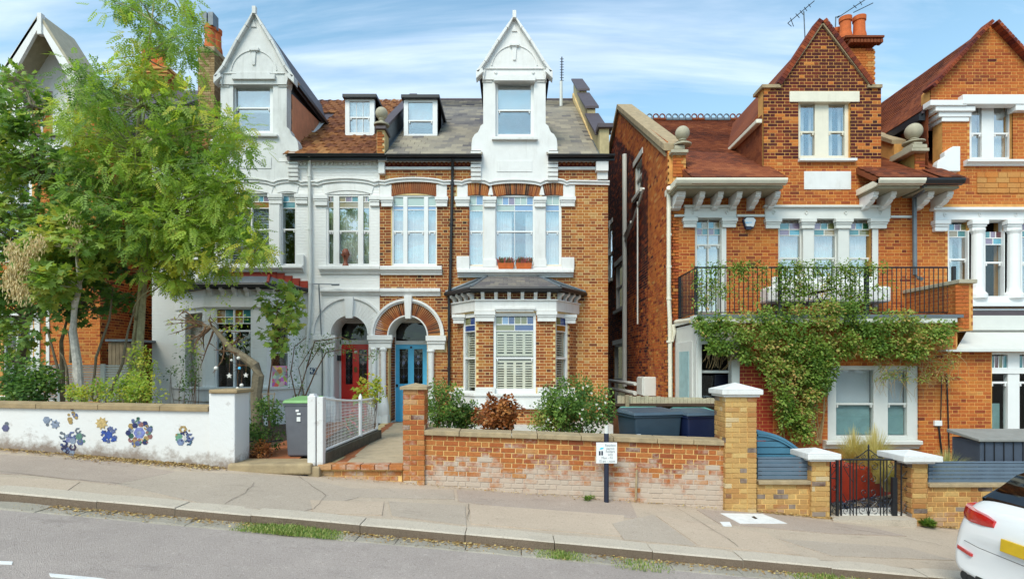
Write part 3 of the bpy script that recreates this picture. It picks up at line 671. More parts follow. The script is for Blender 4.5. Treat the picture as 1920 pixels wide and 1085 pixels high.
# right flank and the gable end
flank = Plane((X(1140,D2), D2, 0), (0,1,0), (1,0,0))
zE = Z(292, 14.6); YR = 21.0; zR = Z(190, YR); RS = (zR-zE)/(YR-14.6)
bricks(out, flank, [(0,-.2),(9.5,-.2),(9.5,zE+1),(YR-D2,zR+.3),(0,zE+.1)], [], rt(.3))
flush(H2, 'brick', out, m_brick2, 300, 'brick')
obj('side_wall', wall(MB(), Plane((X(1140,D2)-.02, D2+.0, 0), (0,1,0), (1,0,0)), [(.31,-.2),(12.5,-.2),(12.5,zE+1),(YR-D2,zR+.3),(.31,zE+.3)], [], .25), m_mort2, H2)
obj('back_wall', MB().box(X(712,D2), X(1140,D2)-.3, 27.0, 27.2, -.2, zE+.2), m_mort2, H2)
# white dressings
t = MB(); d = D2
t.arc(AX, AZ, 64.2*d/F, 68.8*d/F, 0, math.pi, d-.09, d+.02, 40); t.arc(AX, AZ, 61.5*d/F, 64.1*d/F, 0, math.pi, d-.05, d+.02, 40)
t.arc(AX, AZ, 35.8*d/F, 38.4*d/F, 0, math.pi, d-.03, d+.8, 36)
k = d-.14; t.prism([(X(759.5,k),Z(597,k)),(X(769.5,k),Z(597,k)),(X(772,k),Z(553,k)),(X(757,k),Z(553,k))], k, d)
obj('arch_moulding', t, m_white, H2, bevel=.008)
t = MB()
capital(t, 688, 735, 628, 652, d, .16); capital(t, 798, 836, 629, 655, d, .16)
obj('impost', t, m_white, H2, bevel=.008)
def column(root, px, wpx, d, zt, zb, mat=None, name='column'):
    x, r = X(px, d), wpx*d/F/2; mb = MB()
    z0, z1 = Z(zb,d), Z(zt,d); b = z0+.72
    mb.lathe(x, d, [(r*1.0, z1), (r*1.3, z1-.02), (r*1.3, z1-.06), (r, z1-.08), (r, z1-.12), (r*.94, (z1+b)/2), (r, b+.10), (r*1.35, b+.08), (r*1.5, b+.02), (r*1.9, b-.15), (r*2.1, b-.38), (r*1.7, b-.46)], 20)
    mb.box(x-r*1.9, x+r*1.9, d-r*1.9, d+r*1.9, z0, b-.40)
    return obj(name, mb, mat or m_white, root, smooth=True)
column(H2, 718.5, 11, D2-.05, 652, 801); column(H2, 808, 12, D2-.05, 655, 801)
t = MB(); pmould(t, 712, 828, 498, 514, D2, .14); pmould(t, 712, 825, 540, 554, D2, .12)
obj('sill_band', t, m_white, H2, bevel=.006)
t = MB()     # hood string with humps over the windows
def string(mb, pts, d, th=.09, hh=7.5):
    z = lambda p: Z(p, d)
    for (a, pa), (b, pb) in zip(pts[:-1], pts[1:]):
        mb.prism([(X(a,d), z(pa+hh)), (X(b,d), z(pb+hh)), (X(b,d), z(pb+2)), (X(a,d), z(pa+2))], d-th*.6, d+.01); mb.prism([(X(a,d), z(pa+2.5)), (X(b,d), z(pb+2.5)), (X(b,d), z(pb)), (X(a,d), z(pa))], d-th, d+.01)
def hump(a, b, y0, y1, n=10): return [(a+(b-a)*i/n, y0-(y0-y1)*math.sin(math.pi*i/n)**.6) for i in range(n+1)]
string(t, [(712,339)]+hump(722, 832, 340, 334)+[(845,339.5),(862,340)]+hump(866, 916, 341, 336)+hump(918, 1013, 342, 337)+hump(1015, 1062, 341, 336)+[(1068,339),(1142,340.5)], D2)
obj('hood_string', t, m_white, H2)
t = MB()
for a, b in ((712,734),(818,838),(857,877),(1056,1078)): t.fr(a, b, 346, 369, D2-.017, .03)
for a, b in ((912,926),(1008,1022)): t.prism([(X(a+3,D2),Z(366,D2)),(X(b-1,D2),Z(366,D2)),(X(b-5,D2),Z(345,D2)),(X(a+8,D2),Z(345,D2))], D2-.017, D2+.02)
for a, b in ((700+12,737),(815,840),(852,881),(1050,1080)): capital(t, a, b, 368, 386, D2, .11)
for a, b in ((906,930),(1002,1024)):
    t.fr(a+1, b-1, 386, 500, D2-.03, .12); capital(t, a-1, b+1, 368, 387, D2-.03, .10); t.fr(a-1, b+1, 486, 500, D2-.07, .1)
t.fr(856, 880, 480, 505, D2-.10, .12); t.fr(1053, 1077, 482, 505, D2-.10, .12); t.fr(874, 1056, 498, 505, D2-.06, .1)
pmould(t, 857, 1076, 504, 518, D2, .2)
obj('window_dressing', t, m_white, H2, bevel=.008)
# eaves: black gutter, white strings, red dentils
t = MB(); t.fr(712, 903, 299, 304, D2-.06, .08); t.fr(712, 903, 312.5, 317.5, D2-.05, .07); t.fr(1029, 1136, 299, 304, D2-.06, .08); t.fr(1029, 1136, 312.5, 318, D2-.05, .07)
t.fr(1118, 1141, 302, 320, D2-.2, .2); t.fr(1120, 1140, 320, 336, D2-.12, .12)
obj('eaves_string', t, m_white, H2, bevel=.006)
out = []
xx = X(723, D2)
while xx < X(1122, D2):
    if not (X(898,D2) < xx < X(1030,D2)): out.append((Vector((xx, D2-.03, Z(308,D2))), Vector((.75,0,.66)).normalized(), Vector((0,-1,0)), Vector((-.66,0,.75)).normalized(), (.075,.06,.075), .32+random.gauss(0,.03)))
    xx += .115
flush(H2, 'dentil_brick', out, m_brick2, 100)
obj('eaves_course', MB().fr(712, 903, 304, 312, D2-.005, .05).fr(1029,1122,304,312,D2-.005,.05), plain('red_band', lin('#6e2418',.9), .8), H2)
t = MB()
def gutter(mb, a, b, d, py, r=.06, dy=0):
    z = Z(py, d); n = 8
    pr = [(d+r*math.cos(math.pi+math.pi*i/n), z+r*math.sin(math.pi+math.pi*i/n)) for i in range(n+1)]
    mb.prismx(pr, X(a,d), X(b,d)); mb.box(X(a,d), X(b,d), d+r*1.05, d+r*1.05+.04, z-r*1.9, z+.01)
gutter(t, 724, 903, D2-.28, 290, .065); gutter(t, 1028, 1153, D2-.28, 290, .065)
t.box(X(724,D2), X(903,D2), D2-.2, D2, Z(300,D2), Z(299,D2)); t.box(X(1029,D2), X(1150,D2), D2-.2, D2, Z(300,D2), Z(299,D2))
obj('gutter', t, m_black, H2)
t = MB(); zz = [296, 330, 380, 440, 520, 545]
t.tube([P(849,296,D2-.24), P(848.5,312,D2-.09), P(848,345,D2-.08), P(846,440,D2-.08), P(844,530,D2-.08), P(842,548,D2-.08), P(842,600,D2-.08), P(842,725,D2-.08)], .038, 10)
for py, px in ((345,848),(420,846.5),(490,845),(548,842.5),(620,842),(690,842)): t.tube([P(px,py-2,D2-.08), P(px,py+2,D2-.08)], .05, 10)
obj('drainpipe', t, m_black, H2, smooth=True)
# first-floor windows
window(H2, 733, 820, 366, 499, D2+.02, [(738,756),(764,795),(803,817)], meet=434, st=[(366,386,['pale']),(386,393,['sky'])], inner='net')
window(H2, 877, 907, 364, 500, D2+.03, [(881,905)], meet=434, st=[(364,384,['pale','sky']),(384,395,['pale'])], inner='net')
window(H2, 926, 1003, 366, 500, D2+.03, [(931,999)], meet=434, st=[(366,384,['pale','sky','mauve','pale','pale','sky']),(384,395,['pale','sky'])], inner='half', bars=(.5,))
window(H2, 1021, 1053, 364, 500, D2+.03, [(1024,1048)], meet=434, st=[(364,384,['pale','pale']),(384,395,['sky'])], inner='net')
# roof slates with dormer cut-outs
rl = Plane((0, 14.6, zE), (1,0,0), Vector((0,-RS,1)), Vector((0,1,RS))); SL = math.hypot(YR-14.6, zR-zE)
def roof_slab(mb, x0, x1, th=.12, y0=14.6, y1=YR, z0=None, z1=None):
    z0 = zE if z0 is None else z0; z1 = zR if z1 is None else z1
    mb.prismx([(y0,z0),(y1,z1),(y1,z1-th),(y0,z0-th)], x0, x1)
def roof_mb(x0, x1, gaps, y0, z0, yr, zr, y2, z2, rs):
    t = MB(); cuts = [x0]+[v for g in gaps for v in g[:2]]+[x1]; cuts = [max(x0, min(x1, c)) for c in cuts]
    for i in range(len(cuts)-1):
        a, b_ = cuts[i], cuts[i+1]
        if b_-a < .01: continue
        ys = y0 if i % 2 == 0 else gaps[i//2][2]; zs_ = z0+rs*(ys-y0)
        t.prismx([(ys,zs_),(yr,zr),(y2,z2),(y2,z2-.12),(yr,zr-.12),(ys,zs_-.12)], a, b_)
    return t
roof = obj('roof', roof_mb(X(712,D2), X(1140,D2)-.1, [(X(903,D2),X(1029,D2),D2+.28)], 14.6, zE, YR, zR, 27.4, zE, RS), m_lead, H2)
def u_at(px, d): return X(px, d)
out = []; dz_ = lambda d: (d-14.6)/math.cos(math.atan(RS))
hole_d = [R4(X(757,16.25), X(820,16.25), dz_(16.2), dz_(18.3)), R4(X(905,D2), X(1024,D2), -1, dz_(19.4))]
def tslate(u, w): 
    m = .55+.10*math.sin(u*1.7)*math.sin(w*.9)-(.25 if (w > 3.4 and u < -.9) else 0)
    return m+random.gauss(0, .13)
tiles(out, rl, R4(X(712,D2)+.2, X(1140,D2)-.28, 0, SL), hole_d, tslate, .25, .30, .028)
m_slate = brick_mat('slate', [(0, lin('#56525a', .95)), (.3, lin('#7c7672', .95)), (.6, lin('#9e9484', .95)), (1, lin('#bcb098', .95))], .3)
flush(H2, 'slate', out, m_slate, 300, part=roof)
t = MB()
for i in range(22):
    x0 = X(712,D2)+(X(1140,D2)-X(712,D2))*i/22; t.tube([(x0,YR,zR+.02),(x0+.27,YR,zR+.02)], .09, 8)
obj('ridge_tiles', t, m_brown, roof)
# gabled attic bays in front of both roofs
def attic(root, cx, hw, gw, top, eave, sh_top, sh_out, base_lo, base_bot, win, white, blind, d=D2-.06, rib=True, cheek=None):
    t = MB(); Xp = lambda p: X(p, d); Zp = lambda p: Z(p, d)
    l, r = cx-hw, cx+hw
    wl, wr, wt, wb = win
    def side(s):
        e = [(hw, sh_top), (hw+5, sh_top+4), (hw+7.5, sh_top+11), (hw+10, sh_top+16), (hw+16, sh_top+20), (hw+20.5, sh_top+28), (hw+22, sh_top+38), (hw+22, base_lo)]
        return [(Xp(cx+s*a), Zp(b)) for a, b in e]
    rs = side(1); ls = side(-1)
    outer = [(Xp(l), Zp(eave-8)), (Xp(l), Zp(sh_top))]+ls[1:]+[(Xp(cx-hw-4), Zp(base_lo+.1)), (Xp(cx-hw-4), Zp(base_bot)), (Xp(cx+hw+6), Zp(base_bot)), (Xp(cx+hw+6), Zp(base_lo+.1))]+rs[::-1][:-1]+[(Xp(r), Zp(sh_top)), (Xp(r), Zp(eave-8))]
    wall(t, front(d), outer, [R4(Xp(wl), Xp(wr), Zp(wb), Zp(wt))], .32)
    obj('attic_front', t, white, root)
    t = MB(); g = d-.16
    gl, gr = cx-gw, cx+gw
    q = [(X(cx-hw-1,d), Z(eave+18,d)), (X(cx+hw+1,d), Z(eave+18,d)), (X(gr-9,d), Z(eave-1,d)), (X(cx,d), Z(top+5,d)), (X(gl+9,d), Z(eave-1,d))]
    t.prism(q, d-.05, d+.3)
    obj('gable', t, white, root)
    t = MB()   # raking verge with bell-cast feet
    for s in (-1, 1):
        k = [(gw, eave), (gw*.80, eave-20), (gw*.46, eave-(eave-top)*.545), (gw*.23, eave-(eave-top)*.77), (0, top+2)]
        for (a, b), (c, e) in zip(k[:-1], k[1:]):
            t.prism([(X(cx+s*a,g),Z(b,g)),(X(cx+s*c,g),Z(e,g)),(X(cx+s*max(c-3.6,0),g),Z(e+2.6,g)),(X(cx+s*(a-4.6),g),Z(b+2.2,g))], g, d+.32)
        t.prism([(X(cx+s*gw,g),Z(eave,g)),(X(cx+s*gw,g),Z(eave+14,g)),(X(cx+s*(gw-6),g),Z(eave+8,g)),(X(cx+s*(gw-14),g),Z(eave+1,g)),(X(cx+s*(gw-12),g),Z(eave-6,g))], g, d+.1)
        for i in range(5):
            a0, a1 = i/5*math.pi/2, (i+1)/5*math.pi/2; rr = 13
            c0 = (cx+s*(gw-4-rr*math.sin(a0)*1.0), eave+14-rr*(math.sin(a0)) ) 
        t.prism([(X(cx+s*(hw-1),d-.1),Z(eave+18,d-.1)),(X(cx+s*(hw+2),d-.1),Z(eave+6,d-.1)),(X(cx+s*(gw-7),d-.1),Z(eave+1,d-.1)),(X(cx+s*(hw-4),d-.1),Z(eave-3,d-.1))], d-.1, d+.05)
    t.fr(cx-3.5, cx+3.5, top-6, top+8, g-.02, .1)
    obj('gable_verge', t, white, root, bevel=.006)
    t = MB(); e = d-.07
    t.fr(cx-9, cx+9, eave-53, eave-48, e-.05, .1); t.fr(cx-7, cx+7, eave-47, eave-45, e-.02, .08); t.prism([(X(cx-2.5,e),Z(eave-20,e)),(X(cx+2.5,e),Z(eave-20,e)),(X(cx+4.5,e),Z(eave-45,e)),(X(cx-4.5,e),Z(eave-45,e))], e-.01, d)
    t.arc(X(cx,e), Z(eave-5,e), 42*e/F, 44*e/F, .12, math.pi-.12, e, d, 20); t.fr(cx-58, cx+58, eave-5.5, eave-4, e-.01, .05)
    t.prism([(X(cx-5,e),Z(top+34,e)),(X(cx+5,e),Z(top+34,e)),(X(cx,e),Z(top+21,e))], e-.01, d)
    for s in (-1, 1): t.prism([(X(cx+s*35-3,e),Z(eave+3,e)),(X(cx+s*35,e),Z(eave+6,e)),(X(cx+s*35+3,e),Z(eave+3,e)),(X(cx+s*35,e),Z(eave-.5,e))], e-.01, d)
    f = d-.12; t.fr(wl-3, wr+3, wt-11, wt-2, f, .14); t.fr(wl+6, wr-6, wt-15, wt-11, f+.03, .1)
    t.fr(wl-7, wr+7, wb+1, wb+5, d-.1, .14); t.fr(cx-33, cx+33, wb+45, wb+66, d-.015, .05)
    for s in (-1, 1): t.fr(cx+s*(hw-7)-9, cx+s*(hw-7)+9, eave+19, eave+20.5, d-.03, .05)
    obj('gable_ornament', t, white, root, bevel=.004)
    if rib:
        t = MB()
        for s in (-1, 1):
            a, b = cx+s*(hw+4), cx+s*(hw+23)
            for i in range(7): t.box(X(a,d), X(b,d), d-.10+.008*i, d+.1, Z(base_lo+4+(base_bot-base_lo-4)*(i+.8)/7,d), Z(base_lo+4+(base_bot-base_lo-4)*i/7,d))
        obj('corbel_stack', t, white, root, bevel=.008)
    # dormer body behind: cheeks and steep roof
    zr, ze = Z(top+4,d), Z(eave+2,d)
    yb = 14.6+(ze-zE)/RS+.3; yr = 14.6+(zr-zE)/RS+.1
    t = MB(); xl, xr = X(cx-hw,d), X(cx+hw,d)
    for s, xx in ((-1, xl+.0), (1, xr-.1)): t.box(xx, xx+.1, d+.3, yb, zE-.1, ze)
    obj('dormer_cheek', t, cheek or m_lead, root)
    t = MB()
    for s, xx in ((-1, X(cx-gw+6,d)), (1, X(cx+gw-6,d))):
        xc = X(cx,d); t.add([(xx,d+.28,ze),(xc,d+.28,zr),(xc,yr,zr),(xx,yb,ze),(xx,d+.28,ze-.12),(xc,d+.28,zr-.12),(xc,yr,zr-.12),(xx,yb,ze-.12)], [(0,1,2,3),(7,6,5,4),(0,4,5,1),(0,3,7,4),(3,2,6,7)])
    obj('dormer_roof', t, m_brown, root)
    window(root, wl, wr, wt, wb, d+.1, [(wl+5, wr-6)], meet=(wt+wb)/2+2, inner='blind', n_in=blind)
attic(H2, 964.5, 58.5, 72, 25, 133, 232, 0, 282, 341, (929,1001,153,256), m_white, .5)
# small flat-roofed dormer
def small_dormer(root, a, b, yt, yb, d, rows, cap, depth=2.2, sash=None):
    t = MB(); w_ = (b-a)*.11
    zt, zb = Z(yt,d), Z(yb,d)
    for s in (0, 1): x = X(a,d) if s == 0 else X(b,d)-.06; t.prismx([(d+.13,zt),(d+.13,zb),(d+.13+(zt-zb)/RS,zt)], x, x+.06)
    t.box(X(a,d)+.06, X(b,d)-.06, d+.1+(zt-zb)/RS-.05, d+.13+(zt-zb)/RS, zt-.1, zt)
    obj('dormer_cheek', t, m_lead, root)
    obj('dormer_flat_roof', MB().box(X(a-5,d-.1), X(b+4,d-.1), d-.12, d+.2+(zt-zb)/RS, zt, zt+.10), m_black, root, bevel=.01)
    window(root, a, b, yt, yb, d, [(a+8.5, b-9)], meet=sash or (yt+yb)/2+4, inner='blind' if rows is None else 'net', n_in=.5, bars=rows or (), fw=.07)
small_dormer(H2, 757, 820, 187, 257, 16.25, None, None)
# party and gable parapets
t = MB(); cp = MB(); brk = []
x0, x1 = X(1122,D2), X(1146,D2)
ys = [(14.5,15.3,240),(15.3,17.6,None),(17.6,19.6,None),(19.6,21.2,None)]
def rz(y): return zE+RS*(y-14.6)
t.box(x0+.03, x1-.06, D2-.02, 15.1, Z(300,D2), Z(242,D2)); cp.box(x0-.03, x1+.03, D2-.12, 15.2, Z(242,D2), Z(234,D2))
for y0, y1, ex in ((15.1,17.2,.40),(17.2,19.2,.62),(19.2,21.1,.75)):
    t.prismx([(y0,rz(y0)-.2),(y1,rz(y1)-.2),(y1,rz(y1)+ex),(y0,rz(y0)+ex)], x0+.03, x1-.06)
    cp.prismx([(y0-.05,rz(y0)+ex-.02),(y1+.02,rz(y1)+ex+.02),(y1+.02,rz(y1)+ex+.09),(y0-.05,rz(y0)+ex+.06)], x0-.05, x1+.04)
obj('gable_parapet', t, plain('parapet_render', lin('#c9b78a',.8), .9, .2, 5, dirt=.4), H2); obj('parapet_capping', cp, m_brown, H2, bevel=.01)
t = MB(); t.prismx([(14.9,rz(14.9)-.2),(19.6,rz(19.6)-.2),(19.6,rz(19.6)+.5),(14.9,rz(14.9)+.62)], X(708,D2), X(720,D2)); obj('party_wall_upstand', t, m_lead, H2)
obj('party_capping', MB().prismx([(14.8,rz(14.8)+.60),(19.7,rz(19.7)+.48),(19.7,rz(19.7)+.56),(14.8,rz(14.8)+.70)], X(705,D2), X(723,D2)), m_brown, H2)
out = []; bricks(out, front(D2-.12), HR(707,720,244,288,D2-.12), [], rt(.6)); flush(H2, 'pier_brick', out, m_brick2, 40)
obj('party_pier', MB().fr(706.5, 721, 240, 300, D2-.10, .5), m_mort2, H2); obj('pier_cap', MB().fr(704, 723, 236, 241, D2-.2, .6), m_brown, H2)
t = MB(); t.fr(707, 723, 288, 300, D2-.2, .2); t.fr(709, 721, 300, 325, D2-.12, .13); obj('kneeler_stone', t, m_white, H2, bevel=.01)
ball_finial(H2, 715.5, 213, 11.5, 236, D2-.05, m_stone)
# aerial with its pole standing on the roof
ae = thing('roof_aerial', 'tall thin vertical aerial on a white pole at the right end of the slate roof', 'aerial', (X(1052,20), 20, rz(20)))
obj('pole', MB().tube([P(1052,200,20), P(1052,153,20)], .055, 8), m_frame, ae); t = MB(); t.tube([P(1053,156,20), P(1053.5,107,20)], .02, 6)
for i in range(9): t.tube([P(1050,111+i*5,20), P(1057,111+i*5,20)], .012, 4)
obj('antenna', t, m_black, ae)
# ground-floor bay
DB = 13.95
A_, B_, C_, D_ = (X(850,D2), D2), (X(893,DB), DB), (X(1041,DB), DB), (X(1082,D2), D2)
def facet(p, q): U = Vector((q[0]-p[0], q[1]-p[1], 0)); L = U.length; U.normalize(); return Plane((p[0],p[1],0), U, Vector((U.y,-U.x,0))), L
facets = [facet(A_, B_), facet(B_, C_), facet(C_, D_)]
bw = MB(); out = []; zt, zsill = Z(583,DB), Z(727,DB)
wh = [R4(.36, 1.05, Z(738,DB), Z(586,DB)), HR(925,1005,586,738,DB), None]
wh[1] = R4(X(925,DB)-B_[0], X(1005,DB)-B_[0], Z(738,DB), Z(586,DB)); L0 = facets[0][1]
wh[0] = R4(L0*.42, L0*.97, Z(738,DB), Z(586,DB)); wh[2] = R4(L0*.03, L0*.58, Z(738,DB), Z(586,DB))
for (p_, L_), h in zip(facets, wh):
    wall(bw, p_, R4(0, L_, .1, Z(545,DB)), [h], .16)
    bricks(out, p_, R4(0, L_, Z(820,DB), Z(584,DB)), [h, R4(-1, L_+1, Z(764,DB), Z(726,DB))], rt(.5))
    bricks(out, p_, R4(0, L_, Z(563,DB), Z(546,DB)), [], rt(.22, .05))
bay = obj('bay_wall', bw, m_mort2, H2)
flush(H2, 'bay_brick', out, m_brick2, 200, 'brick')
t = MB()
def ring(mb, z0, z1, proj, pts=(A_, B_, C_, D_), inner=.02):
    ext = 1+proj*1.1
    a, b, c, e = pts; cx = (a[0]+e[0])/2
    o_ = [(a[0]-proj*1.2, D2), (b[0]-proj*.55, b[1]-proj), (c[0]+proj*.55, c[1]-proj), (e[0]+proj*1.2, D2)]
    mb.prismz([(a[0]+inner, D2), o_[0], o_[1], o_[2], o_[3], (e[0]-inner, D2), (c[0]-inner*.5, c[1]+inner), (b[0]+inner*.5, b[1]+inner)], z0, z1)
ring(t, Z(583,DB), Z(562,DB), .05); ring(t, Z(564,DB), Z(561.5,DB), .09)
obj('bay_frieze', t, m_white, H2, bevel=.006)
t = MB(); ring(t, Z(762,DB), Z(742,DB), .06); ring(t, Z(742,DB), Z(737,DB), .10); ring(t, Z(766,DB), Z(762,DB), .09); obj('bay_sill', t, m_white, H2, bevel=.006)
t = MB()
for a, b in ((889,929),(1006,1045)): capital(t, a, b, 583, 602, DB-.02, .11); t.fr(a+2, b-1, 726, 742, DB-.09, .1)
capital(t, 847, 872, 589, 606, D2-.35, .12); capital(t, 1058, 1082, 589, 606, D2-.35, .12); t.fr(852, 872, 727, 745, D2-.42, .2); t.fr(1060, 1078, 727, 745, D2-.42, .2)
t.fr(927, 1004, 575, 580, DB-.13, .14); t.fr(930, 1001, 580, 584, DB-.10, .12)
obj('bay_capital', t, m_white, H2, bevel=.008)
t = MB()
def corbels(mb, z1, h, proj, wd, a, b, n):
    for i in range(n):
        f = (i+.5)/n; x, y = a[0]+(b[0]-a[0])*f, a[1]+(b[1]-a[1])*f; U = Vector((b[0]-a[0], b[1]-a[1], 0)).normalized(); Nn = Vector((U.y, -U.x, 0))
        pr = [(0,0),(proj,0),(proj,-h*.35),(proj*.5,-h*.6),(proj*.35,-h),(0,-h)]
        vs = [Vector((x,y,z1))+U*s*wd/2+Nn*p_+Vector((0,0,q)) for s in (-1,1) for p_, q in pr]; m = len(pr)
        mb.add(vs, [tuple(range(m)), tuple(range(2*m-1,m-1,-1))]+[(k,k+m,(k+1)%m+m,(k+1)%m) for k in range(m)])
zc1 = Z(545.5,DB); corbels(t, zc1, .24, .17, .085, B_, C_, 6); corbels(t, zc1, .24, .17, .085, A_, B_, 4); corbels(t, zc1, .24, .17, .085, C_, D_, 4)
obj('bay_corbel', t, m_white, H2)
t = MB(); pr_ = .24; oA, oB, oC, oD = (A_[0]-.2, D2-.05), (B_[0]-.12, DB-pr_), (C_[0]+.12, DB-pr_), (D_[0]+.22, D2-.05); gz = Z(541,DB-pr_)
t.tube([(oA[0],oA[1],gz),(oB[0],oB[1],gz),(oC[0],oC[1],gz),(oD[0],oD[1],gz)], .055, 8)
t.prismz([(oA[0]+.03,D2),(oB[0]+.03,oB[1]+.06),(oC[0]-.03,oC[1]+.06),(oD[0]-.03,D2)], gz-.075, gz-.02)
obj('bay_gutter', t, m_black, H2)
t = MB(); zt_ = Z(518,D2); rA, rB = (X(915,D2), D2), (X(1007,D2), D2)
t.add([(oA[0],oA[1],gz+.03),(oB[0],oB[1],gz+.03),(oC[0],oC[1],gz+.03),(oD[0],oD[1],gz+.03),(rA[0],D2,zt_),(rB[0],D2,zt_),(oA[0],D2,gz+.03),(oD[0],D2,gz+.03)], [(1,2,5,4),(0,1,4),(2,3,5),(6,0,4),(3,7,5)])
br_ = obj('bay_roof', t, m_lead, H2)
out = []
bp = Plane((0, oB[1], gz+.03), (1,0,0), Vector((0,-(zt_-gz),(D2-oB[1]))), Vector((0,D2-oB[1],zt_-gz-.03))); bl = math.hypot(D2-oB[1], zt_-gz-.03)
tiles(out, bp, [(oB[0],0),(oC[0],0),(rB[0],bl),(rA[0],bl)], [], rt(.25, .1), .16, .22, .01); flush(H2, 'slate', out, m_slate, 60, part=br_)
t = MB(); t.tube([(oB[0],oB[1],gz+.05),(rA[0],D2,zt_+.02)], .035, 6); t.tube([(oC[0],oC[1],gz+.05),(rB[0],D2,zt_+.02)], .035, 6); t.tube([(oA[0],D2-.02,gz+.06),(rA[0],D2-.02,zt_+.02),(rB[0],D2-.02,zt_+.02),(oD[0],D2-.02,gz+.06)], .04, 6)
obj('bay_flashing', t, m_lead, br_)
window(H2, 925, 1005, 585, 738, DB+.02, [(930,1000)], meet=671, st=[(594,608,['olive','sky','navy' if 0 else 'blue','olive','olive','blue']),(608,620,['olive','blue'])], glass=m_glassL, fw=.1)
def shutters(root, x0, x1, z0, z1, y, n):
    t = MB(); w_ = (x1-x0)/n
    for i in range(n):
        a, b = x0+i*w_, x0+(i+1)*w_
        t.box(a, a+.035, y, y+.03, z0, z1); t.box(b-.035, b, y, y+.03, z0, z1); t.box(a+.035, b-.035, y, y+.03, z1-.06, z1); t.box(a+.035, b-.035, y, y+.03, z0, z0+.06)
        z = z0+.10
        while z < z1-.10:
            t.add([(a+.035,y+.0,z),(b-.035,y+.0,z),(b-.035,y+.03,z+.024),(a+.035,y+.03,z+.024),(a+.035,y+.0,z+.014),(b-.035,y+.0,z+.014),(b-.035,y+.03,z+.038),(a+.035,y+.03,z+.038)], [(0,1,2,3),(7,6,5,4),(0,4,5,1),(2,6,7,3)]); z += .062
    return obj('louvred_shutter', t, m_cream, root)
shutters(H2, X(930,DB), X(1000,DB), Z(667,DB), Z(622,DB), DB+.062, 4); shutters(H2, X(930,DB), X(1000,DB), Z(735,DB), Z(675,DB), DB+.085, 4)
for k, (p_, L_) in enumerate((facets[0], facets[2])):
    h = wh[0] if k == 0 else wh[2]; u0, u1, z0, z1 = h[0][0], h[1][0], h[0][1], h[2][1]
    def q(mb, a, b, c, e, t0, t1): mb.add([p_.p(a,c,t0),p_.p(b,c,t0),p_.p(b,e,t0),p_.p(a,e,t0),p_.p(a,c,t1),p_.p(b,c,t1),p_.p(b,e,t1),p_.p(a,e,t1)], [(0,1,2,3),(5,4,7,6),(1,5,6,2),(4,0,3,7),(3,2,6,7),(4,5,1,0)])
    t = MB(); q(t,u0,u0+.06,z0,z1,.02,.12); q(t,u1-.06,u1,z0,z1,.02,.12); q(t,u0+.06,u1-.06,z1-.1,z1,.02,.12); q(t,u0+.06,u1-.06,z0,z0+.07,.02,.12); zm = Z(671,DB); q(t,u0+.06,u1-.06,zm-.025,zm+.025,.03,.11)
    for pz in (608, 620): q(t,u0+.06,u1-.06,Z(pz,DB)-.01,Z(pz,DB)+.01,.04,.1)
    w_ = obj('window', t, m_gloss, H2, bevel=.006)
    for a, b, mt in ((Z(620,DB), zm, m_glassL), (z0+.07, zm, m_glassL)):
        t = MB(); q(t,u0+.06,u1-.06,a,b,.06,.066); obj('pane', t, mt, w_)
    um = (u0+u1)/2
    for a, b, c, e, cc in ((u0+.06,um,608,594,'olive'),(um,u1-.06,608,594,'blue'),(u0+.06,u1-.06,620,608,'blue' if k == 0 else 'amber')):
        t = MB(); q(t,a,b,Z(c,DB),Z(e,DB),.05,.056); obj('pane', t, ST[cc], w_)
    t = MB(); z = z0+.15
    while z < zm-.1+ .75: q(t,u0+.09,u1-.09,z,z+.03,.13,.16); z += .06
    q(t,u0+.06,u0+.1,z0+.07,Z(620,DB),.13,.16); q(t,u1-.1,u1-.06,z0+.07,Z(620,DB),.13,.16); obj('louvred_shutter', t, m_cream, w_)
obj('bay_interior', MB().prismz([(A_[0]+.35,D2+.35),(B_[0]+.25,DB+.42),(C_[0]-.25,DB+.42),(D_[0]-.35,D2+.35)], Z(770,DB), Z(560,DB)), m_dark, H2)
